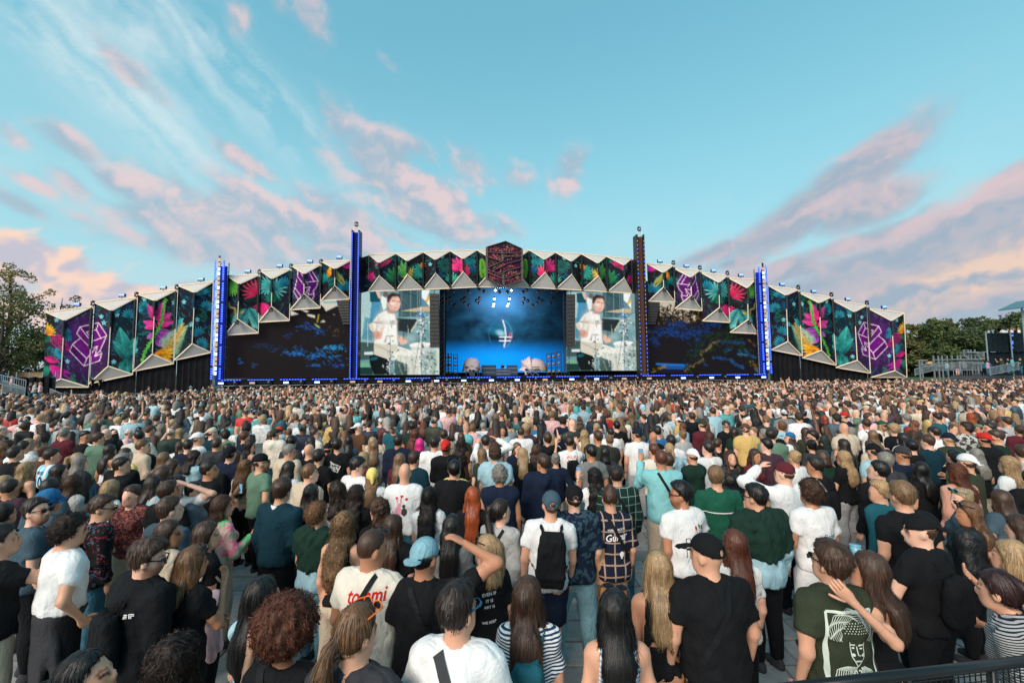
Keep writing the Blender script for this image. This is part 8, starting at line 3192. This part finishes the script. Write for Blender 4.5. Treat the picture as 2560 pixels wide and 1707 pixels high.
    if key == 'purse':
        HELD.append(('purse', t, np.array([.20, -.10, 1.02]), None, lab))
        HELD.append(('pinkjacket', t, np.array([.27, -.02, .98]), None, lab))
    sp.pop('_m', None)

bpy.context.view_layer.update()
M_PHONE = mat_plain('phone_case', (.02, .02, .025), .3)
M_PSCREEN = mat_emit('phone_display', L3(120, 170, 200), .55)
M_CUP = mat_plain('plastic_cup', L3(110, 170, 190), .35)
M_CAN = mat_plain('drink_can', L3(40, 90, 90), .3, .5)
FR = M_CLOTH
ocount = {}
for kind, t, w, e, lab in HELD:
    Mw = t.matrix_world
    if e is not None:
        dd = Vector(w - e).normalized()
        c0 = Vector(w) + dd * .085 + Vector((0, .03, .0))
    else:
        c0 = Vector(w)
    wp = Mw @ c0
    yaw_ = t.rotation_euler.z
    short = lab.replace('person with ', '').split(' in ')[0].split(',')[0]
    ocount[kind + short] = ocount.get(kind + short, 0) + 1
    if ocount[kind + short] > 1:
        short = short + ' further back'
    if kind == 'phone':
        o = thing('phone', f'phone held up by the one with {short}'[:110], 'phone', wp, yaw_, 'phones held up')
        MB().box(-.037, .037, -.004, .004, -.075, .075).build('case', M_PHONE, o)
        MB().box(-.033, .033, -.0065, -.0042, -.07, .07).build('screen', M_PSCREEN, o)
    elif kind == 'cup':
        o = thing('drink_cup', f'plastic cup in the hand of the one with {short}', 'cup', wp - Vector((0, 0, .05)), yaw_, 'drinks held')
        MB().tube([(0, 0, 0), (0, 0, .13)], [.030, .043], 12, True).build('wall', M_CUP, o, True)
        MB().tube([(0, 0, .13), (0, 0, .136)], [.046, .046], 12).build('rim', M_CUP, o, True)
    elif kind == 'can':
        o = thing('drink_can', f'metal can in the hand of the {short}' if 'man' in lab else f'metal can held by the one with {short}', 'can', wp - Vector((0, 0, .05)), yaw_, 'drinks held')
        MB().tube([(0, 0, 0), (0, 0, .008), (0, 0, .11), (0, 0, .122)], [.026, .032, .032, .026], 12).build('body', M_CAN, o, True)
        MB().tube([(0, 0, .122), (0, 0, .124)], [.025, .024], 12).build('lid', M_STEEL, o)
    else:
        nm, lb, cl_, sz = {'jacket': ('folded_jacket', 'tan jacket hanging from the arm of the plaid shirt person', (206, 152, 110), (.10, .06, .24)), 'purse': ('purse', 'small sparkly purse hanging beside the woman with the pink jacket', (176, 150, 140), (.085, .045, .07)),
                           'pinkjacket': ('folded_jacket', 'pale pink jacket held by the woman with the sparkly purse', (226, 186, 190), (.06, .05, .24))}[kind]
        Fi = Field(axis(-.3, .3, -.3, .3, .018, .018), axis(-.15, .15, -.15, .15, .018, .018), axis(-.45, .3, -.45, .3, .018, .018))
        if kind == 'purse':
            Fi.ell((0, 0, 0), (.10, .05, .08), .02)
        else:
            Fi.cone((-.03, 0, .10), (-.06, 0, -.34), .075, .085, .03, .5)
            Fi.cone((.05, 0, .10), (.10, 0, -.22), .06, .06, .03, .55)
            Fi.cone((0, .01, .12), (.02, -.02, .08), .10, .08, .04, .6)
            Fi.F = Fi.F + .006 * waves(np.random.default_rng(3), 36)(Fi.ax[0][:, None, None], Fi.ax[1][None, :, None], Fi.ax[2][None, None, :])
        o = thing(nm, lb, 'purse' if kind == 'purse' else 'jacket', wp, yaw_)
        obj_from('fabric', *Fi.mesh(), M_CLOTH if kind != 'purse' else M_LEATHER, o, cl_)
        if kind == 'purse':
            MB().tube([(-.08, 0, .04), (-.05, .0, .22), (.0, .02, .40)], .008, 6).build('chain', M_TRIM, o)
# ------------------------------------------------------------------ the rest of the crowd
gq = np.random.default_rng(21)
HAIRS_M = ['short', 'fade', 'quiff', 'buzz', 'curlyshort', 'short', 'fade', 'bald']
HAIRS_F = ['long', 'longwavy', 'pony', 'bun', 'bob', 'long', 'longcurly', 'halfup']
HCOL = ['brown', 'dbrown', 'dbrown', 'black', 'brown', 'lbrown', 'dblonde', 'blonde', 'black', 'dbrown', 'brown', 'auburn', 'grey']
TCOL = ['black', 'black', 'black', 'charcoal', 'navy', 'white', 'white', 'cream', 'beige', 'grey', 'slate', 'dgreen', 'lblue', 'dteal', 'black', 'white', 'brown', 'sage', 'maroon', 'lgrey', 'pink', 'navy', 'olive', 'teal', 'black', 'rust']
ARMC = [('down', 'down'), ('front', 'front'), ('cross', 'cross'), ('pocket', 'down'), ('down', 'cup'), ('front', 'down'), ('up', 'down'), ('down', 'pocket')]


def rand_spec(g, i):
    fem = i % 2
    sp = dict(fem=fem, hair=(HAIRS_F if fem else HAIRS_M)[(i // 2) % 8], top=['tee', 'tee', 'long', 'tank', 'hoodie', 'tee', 'shirt', 'jacket'][(i // 2 + i) % 8], arms=ARMC[i % 8], hyaw=float(g.choice([0, 0, 15, -20, 35, -40])), bw=float(g.uniform(.95, 1.1)))
    if not fem and i % 5 == 0:
        sp['cap'] = ('capback', 'cap')[i % 2]
        sp['capc'] = 'black'
    if sp['top'] == 'tank' and not fem:
        sp['top'] = 'tee'
    sp['hands'] = 1 if sp['arms'] in (('up', 'down'), ('down', 'cup')) else 0
    return sp


# where there is room: a jittered grid over the square, clear of those already placed
pts = []
occ = {}
for x, y, _ in PEOPLE_XY:
    occ.setdefault((int(x // 1), int(y // 1)), []).append((x, y))


def free(x, y, r):
    for i in (-1, 0, 1):
        for j in (-1, 0, 1):
            for a, b in occ.get((int(x // 1) + i, int(y // 1) + j), ()):
                if (a - x) ** 2 + (b - y) ** 2 < r * r:
                    return False
    return True


y = 4.6
row = 0
while y < 64.5:
    st_ = .56 + .002 * y
    hw = 1.26 * y + 2
    x = -hw + gq.uniform(0, st_)
    while x < hw:
        xx, yy2 = x + gq.normal(0, .16), y + gq.normal(0, .2)
        x += st_ * gq.uniform(.82, 1.25)
        q = to_px((xx, yy2, 1.75))
        lim = np.interp(q[0], [0, 250, 520, 900, 1280, 2000, 2300, 2560], [30, 29, 34, 42, 46, 44, 41, 38]) + gq.normal(0, .5)
        if (yy2 > lim and not (q[0] < 700 and yy2 < 50 and gq.uniform() < .03)) or (xx < -36 and yy2 > 32.5) or (xx > 42.5 and yy2 > 43.5):
            continue
        if q[0] < -50 or q[0] > 2610:
            continue
        # the open ground between the front people stays open
        bound = 1135 if 560 < q[0] < 2050 else 1215
        if q[1] > bound:
            continue
        if not free(xx, yy2, .50 if yy2 < 16 else .40):
            continue
        occ.setdefault((int(xx // 1), int(yy2 // 1)), []).append((xx, yy2))
        pts.append((xx, yy2))
    y += st_ * .88
    row += 1
pts.sort(key=lambda p: p[1])
N_IND = max(0, 300 - len(HERO) - 40)

# --- individuals: a set of figures, each copied with its own place, size and colours
TEMPL = []
for i in range(16):
    sp = rand_spec(gq, i)
    sp.update(hc='brown', tc='black')
    m = make_person(sp, .028, .046, .07, 500 + i)
    for q in ('body', 'shirt', 'trousers'):
        m[q] = decim(m[q][0], m[q][1], len(m[q][1]), m[q][2] if q == 'body' else None)
    parts = []
    for nm, mat in (('body', M_SKIN), ('hair', None), ('shirt', M_CLOTH), ('trousers', M_DENIM), ('shoel', M_CLOTH), ('shoer', M_CLOTH), ('cap', M_CLOTH)):
        if nm not in m or len(m[nm][1]) == 0:
            continue
        me = np_mesh(nm.rstrip('lr') if nm.startswith('shoe') else nm, m[nm][0], m[nm][1], m[nm][2] if nm == 'body' else np.ones((len(m[nm][0]), 3)) if nm == 'hair' else None)
        me.materials.append(mat or (M_CURL if sp['hair'] in CURLY else M_HAIR))
        me.polygons.foreach_set('use_smooth', [True] * len(me.polygons))
        parts.append((nm, me))
    TEMPL.append((sp, parts))
SKL = ['fair', 'light', 'light', 'tan', 'light', 'brown', 'fair']


def place(ti, x, y, z, yaw, h, hc, tc, skin, label, group, bc=None, capc='black'):
    sp, parts = TEMPL[ti]
    t = thing('person', label, 'person', (x, y, z), -math.radians(yaw), group)
    t.scale = (h / 1.75,) * 3
    t.rotation_euler = (gq.normal(0, .02), gq.normal(0, .02), t.rotation_euler.z)
    for nm, me in parts:
        o = bpy.data.objects.new({'shoel': 'shoe', 'shoer': 'shoe'}.get(nm, nm), me)
        COL.objects.link(o)
        o.parent = t
        c_ = {'body': SK[skin], 'hair': HC[hc], 'shirt': TC[tc], 'trousers': TC[bc or 'jeans'], 'cap': TC[capc]}.get(nm, (60, 60, 62))
        o.color = (*L3(*c_), 1)
    return t


def where(px):
    for lim, w in ((360, 'the outermost left mural wing'), (560, 'the left truss tower'), (870, 'the dark left screen'), (1100, 'the left video screen'), (1420, 'the stage opening'), (1610, 'the right video screen'), (1900, 'the palm leaf screen'), (2260, 'the outermost right wing'), (9999, 'the right treeline')):
        if px < lim:
            return w


for i, (x, y) in enumerate(pts[:N_IND]):
    ti = int(gq.integers(0, 16))
    sp = TEMPL[ti][0]
    px = to_px((x, y, 1.7))[0]
    for _ in range(40):
        hc, tc = HCOL[gq.integers(len(HCOL))], TCOL[gq.integers(len(TCOL))]
        capc = ('black', 'navy', 'white', 'beige', 'red', 'olive')[gq.integers(6)]
        base = auto_label(dict(sp, hc=hc, tc=tc, capc=capc))
        lab = uniq_label(base, [' below ' + where(px)])
        if lab:
            break
    lab = lab or base
    yaw = gq.normal(0, 18) - math.degrees(math.atan2(x, 68)) * .7 + (150 if gq.uniform() < .04 else 0)
    place(ti, x, y, 0, yaw, gq.uniform(1.60, 1.72) if sp['fem'] else gq.uniform(1.70, 1.86), hc, tc, SKL[gq.integers(7)], lab, 'people in the crowd', ('jeans', 'black', 'beige', 'navy')[gq.integers(4)], capc)

# --- everyone further back, too many and too small to pick apart: one mass
def bust(sp, df, dc, zmin, seed, target):
    sp = dict(sp, zmin=zmin)
    if zmin > 1.1 and sp['arms'][0] != 'up':
        sp['arms'] = ('down', 'down')
    m = make_person(sp, df, dc, .06, seed)
    Vs, Fs, pid = [], [], []
    o = 0
    for k, nm in enumerate(('body', 'hair', 'shirt', 'cap')):
        if nm in m and len(m[nm][1]):
            V, Fq = m[nm][0], m[nm][1]
            keep = (V[Fq][:, :, 2].max(1) > zmin + .04)
            if nm == 'body':
                c3 = V[Fq].mean(1)
                keep &= (c3[:, 2] > 1.37) | (np.abs(c3[:, 0]) > .15) | (sp['top'] in ('tank', 'strap'))
            Fq = Fq[keep]
            us_, inv = np.unique(Fq, return_inverse=True)
            V, T3 = decim(V[us_], inv.reshape(-1, 4), target * (.34, .30, .36, .10)[k])
            Vs.append(V)
            Fs.append(T3 + o)
            pid.append(np.full(len(V), k))
            o += len(V)
    return np.concatenate(Vs), np.concatenate(Fs), np.concatenate(pid)


def busts(n, df, dc, zmin, target):
    out = []
    for i in range(n):
        sp = rand_spec(gq, i)
        sp['hands'] = 0
        if sp['top'] == 'jacket':
            sp['top'] = 'hoodie'
        out.append(bust(sp, df, dc, zmin, 900 + i, target))
    return out


LODS = [(0, 22, busts(16, .030, .046, 1.0, 340)), (22, 38, busts(16, .034, .052, 1.08, 145)), (38, 99, busts(12, .040, .062, 1.16, 78))]

AV, AF, AC = [], [], []
off = 0
hcl = np.array([lin(HC[c]) for c in HCOL])
tcl = np.array([lin(TC[c]) for c in TCOL + ['white', 'white', 'white', 'lblue', 'lgrey', 'white', 'cream', 'beige', 'lgrey', 'red', 'aqua', 'mustard', 'lblue', 'pink', 'teal']])
skl = np.array([lin(SK[c]) for c in SKL])
for x, y in pts[N_IND:]:
    B = next(q[2] for q in LODS if q[0] <= y < q[1])
    V, Fq, pid = B[gq.integers(len(B))]
    k = gq.uniform(.87, 1.08)
    a = -(gq.normal(0, .45) - math.atan2(x, 68) * .7) + (math.pi * gq.uniform(.5, 1.2) if gq.uniform() < .12 else 0)
    c_, s_ = math.cos(a), math.sin(a)
    W = np.empty_like(V)
    W[:, 0] = (V[:, 0] * c_ - V[:, 1] * s_) * k + x
    W[:, 1] = (V[:, 0] * s_ + V[:, 1] * c_) * k + y
    W[:, 2] = V[:, 2] * k
    pal = np.stack([skl[gq.integers(7)], hcl[gq.integers(len(hcl))] * gq.uniform(1.0, 1.9), tcl[gq.integers(len(tcl))] * gq.uniform(.8, 1.15), tcl[gq.integers(len(tcl))]])
    AV.append(W)
    AF.append(Fq + off)
    AC.append(pal[pid])
    off += len(V)
# raised arms and phones here and there
for x, y in [pts[int(i)] for i in gq.integers(N_IND, len(pts), 130)]:
    hgt = gq.uniform(1.82, 2.1)
    mb = MB().tube([(x + .2, y, 1.4), (x + .26, y + .12, 1.62), (x + .2, y + .16, hgt - .12), (x + .2, y + .16, hgt)], [.05, .045, .03, .035], 5)
    V = np.array(mb.v)
    Fq = np.array([t3 for f in mb.f if len(f) == 4 for t3 in (f[:3], (f[0], f[2], f[3]))])
    AV.append(V)
    AF.append(Fq + off)
    AC.append(np.repeat(skl[gq.integers(7)][None], len(V), 0))
    off += len(V)
bpy.data.objects.remove(TO)
bpy.data.scenes.remove(TS)
me = np_mesh('crowd', np.concatenate(AV), np.concatenate(AF), np.concatenate(AC))
me.polygons.foreach_set('use_smooth', [True] * len(me.polygons))
m_, nt_, b_ = new_mat('crowd_people')
vc = nt_.nodes.new('ShaderNodeVertexColor')
vc.layer_name = 'Col'
geo_ = nt_.nodes.new('ShaderNodeNewGeometry')
f_ = noise_tex(geo_.outputs['Position'], 26, 3, .7)
nt_.links.new(mixc(smooth(f_, .3, .75), mixc(1.0, vc.outputs[0], (.62,) * 3, 'MULTIPLY'), mixc(1.0, vc.outputs[0], (1.3,) * 3, 'MULTIPLY')), b_.inputs['Base Color'])
b_.inputs['Roughness'].default_value = .7
o = link_mesh('crowd', me, m_)
o['kind'] = 'stuff'
o['label'] = 'dense festival crowd stretching back to the stage'

# --- people on the side platforms and on stage
def spot(ti, p, yaw, h, hc, tc, label, group, bc='jeans', skin='light', capc='black'):
    LABELS[label] = 1
    return place(ti, p.x, p.y, p.z, yaw, h, hc, tc, skin, label, group, bc, capc)


GL = 'people on the far left platform'
for (x, tc, hc, ti, lab) in ((560, 'charcoal', 'dbrown', 6, 'man in dark T-shirt standing on the far left platform'), (635, 'lgrey', 'brown', 4, 'man in grey hoodie standing on the far left platform'), (760, 'pink', 'blonde', 9, 'blonde woman in pale pink standing on the far left platform')):
    spot(ti, on(r5(x, 0)[0], 37.6, .62), 40, 1.74, hc, tc, lab, GL)
spot(9, on(r5(215, 0)[0], 40.6, 1.25), 30, 1.66, 'blonde', 'pink', 'blonde person in pink leaning at the far left railing', GL)
spot(2, on(r5(60, 0)[0], 42, 2.0), 10, 1.75, 'dbrown', 'navy', 'dark haired person in navy behind the far left railing', GL)
for x, lab in ((1700, 'security guard in black before the left black drape, left one'), (1840, 'security guard in black before the left black drape, right one')):
    spot(6, on(r5(x, 0)[0], 56, .75), 80, 1.8, 'dbrown', 'black', lab, 'guards in black', 'black')
GR = 'people on the right terrace'
for x, tc, hc, ti, bc, lab in ((775, 'lblue', 'black', 3, 'jeans', 'woman in light blue leaning at the right terrace barrier'), (870, 'grey', 'brown', 4, 'black', 'man in grey on the right terrace'), (965, 'black', 'black', 1, 'pink', 'woman in black with pink skirt on the right terrace'),
                               (1010, 'navy', 'dbrown', 2, 'jeans', 'person in navy behind the pink skirted woman'), (1090, 'grey', 'lbrown', 8, 'black', 'person in grey with yellow bag strap on the terrace'), (1180, 'black', 'ginger', 10, 'black', 'ginger haired person in black on the right terrace'),
                               (1430, 'teal', 'brown', 6, 'black', 'man in teal beside the black platform steps'), (1510, 'lilac', 'dbrown', 5, 'jeans', 'woman in lilac hoodie beside the black platform'), (1540, 'slate', 'brown', 7, 'jeans', 'small person in slate before the lilac hoodie')):
    spot(ti, on(r6(x, 0)[0], 48.2 if x < 1300 else 47.4, 1.85), gq.uniform(-60, 60), 1.70, hc, tc, lab, GR, bc)
for x, tc, hc, ti, lab in ((1740, 'olive', 'dbrown', 6, 'person in olive at the railing before the black platform'), (1870, 'navy', 'brown', 0, 'person in navy at the railing before the black platform'), (1940, 'aqua', 'black', 4, 'man in bright aqua shirt at the right railing'), (2090, 'dgreen', 'brown', 2, 'man in dark green at the right railing')):
    spot(ti, rr(x, 1300, 45.2) + Vector((0, 0, -.55)), gq.uniform(-60, 0), 1.75, hc, tc, lab, GR)
GT = 'people on top of the black platform'
for i, (x, tc, ti) in enumerate(((1620, 'lblue', 3), (1680, 'black', 0), (1850, 'white', 2), (1890, 'white', 9), (1950, 'charcoal', 6), (1985, 'white', 7), (2060, 'black', 8), (2120, 'white', 4))):
    spot(ti, on(r6(x, 0)[0], YR + .9, ztop - 1.1), 30 - i * 8, 1.72, HCOL[i], tc, f'person in {CW.get(tc, tc)} leaning on the black platform top, {ords[i]} from left', GT)
GS = 'musicians on stage'
pg = SP(*r2(1065, 1330), -7)
pg.z = DECK + .35
spot(8, pg, 180, 1.8, 'dbrown', 'black', 'guitarist in black at the centre of the stage', GS, 'black')
gt_ = thing('guitar', 'red electric guitar held by the guitarist on stage', 'guitar', pg + Vector((0, -.2, 1.0)))
MB().prism([(-.16, 0, -.12), (.06, 0, -.12), (.12, 0, .0), (.06, 0, .1), (-.16, 0, .1), (-.2, 0, 0)], (0, .05, 0)).build('body', mat_plain('red_lacquer', L3(180, 30, 30), .3), gt_)
MB().bar((.1, .025, 0), (.72, .025, .2), .05).build('neck', M_WOOD, gt_)
pg = SP(*r2(628, 1372), -7.4)
pg.z = DECK - .25
spot(6, pg, 180, 1.75, 'brown', 'cream', 'drummer in white behind the drum kit', GS, 'cream')
pg = SP(*r2(1415, 1372), -6.2)
pg.z = DECK
spot(4, pg, 150, 1.78, 'lbrown', 'white', 'keyboard player in white beside the face prop', GS, 'cream')
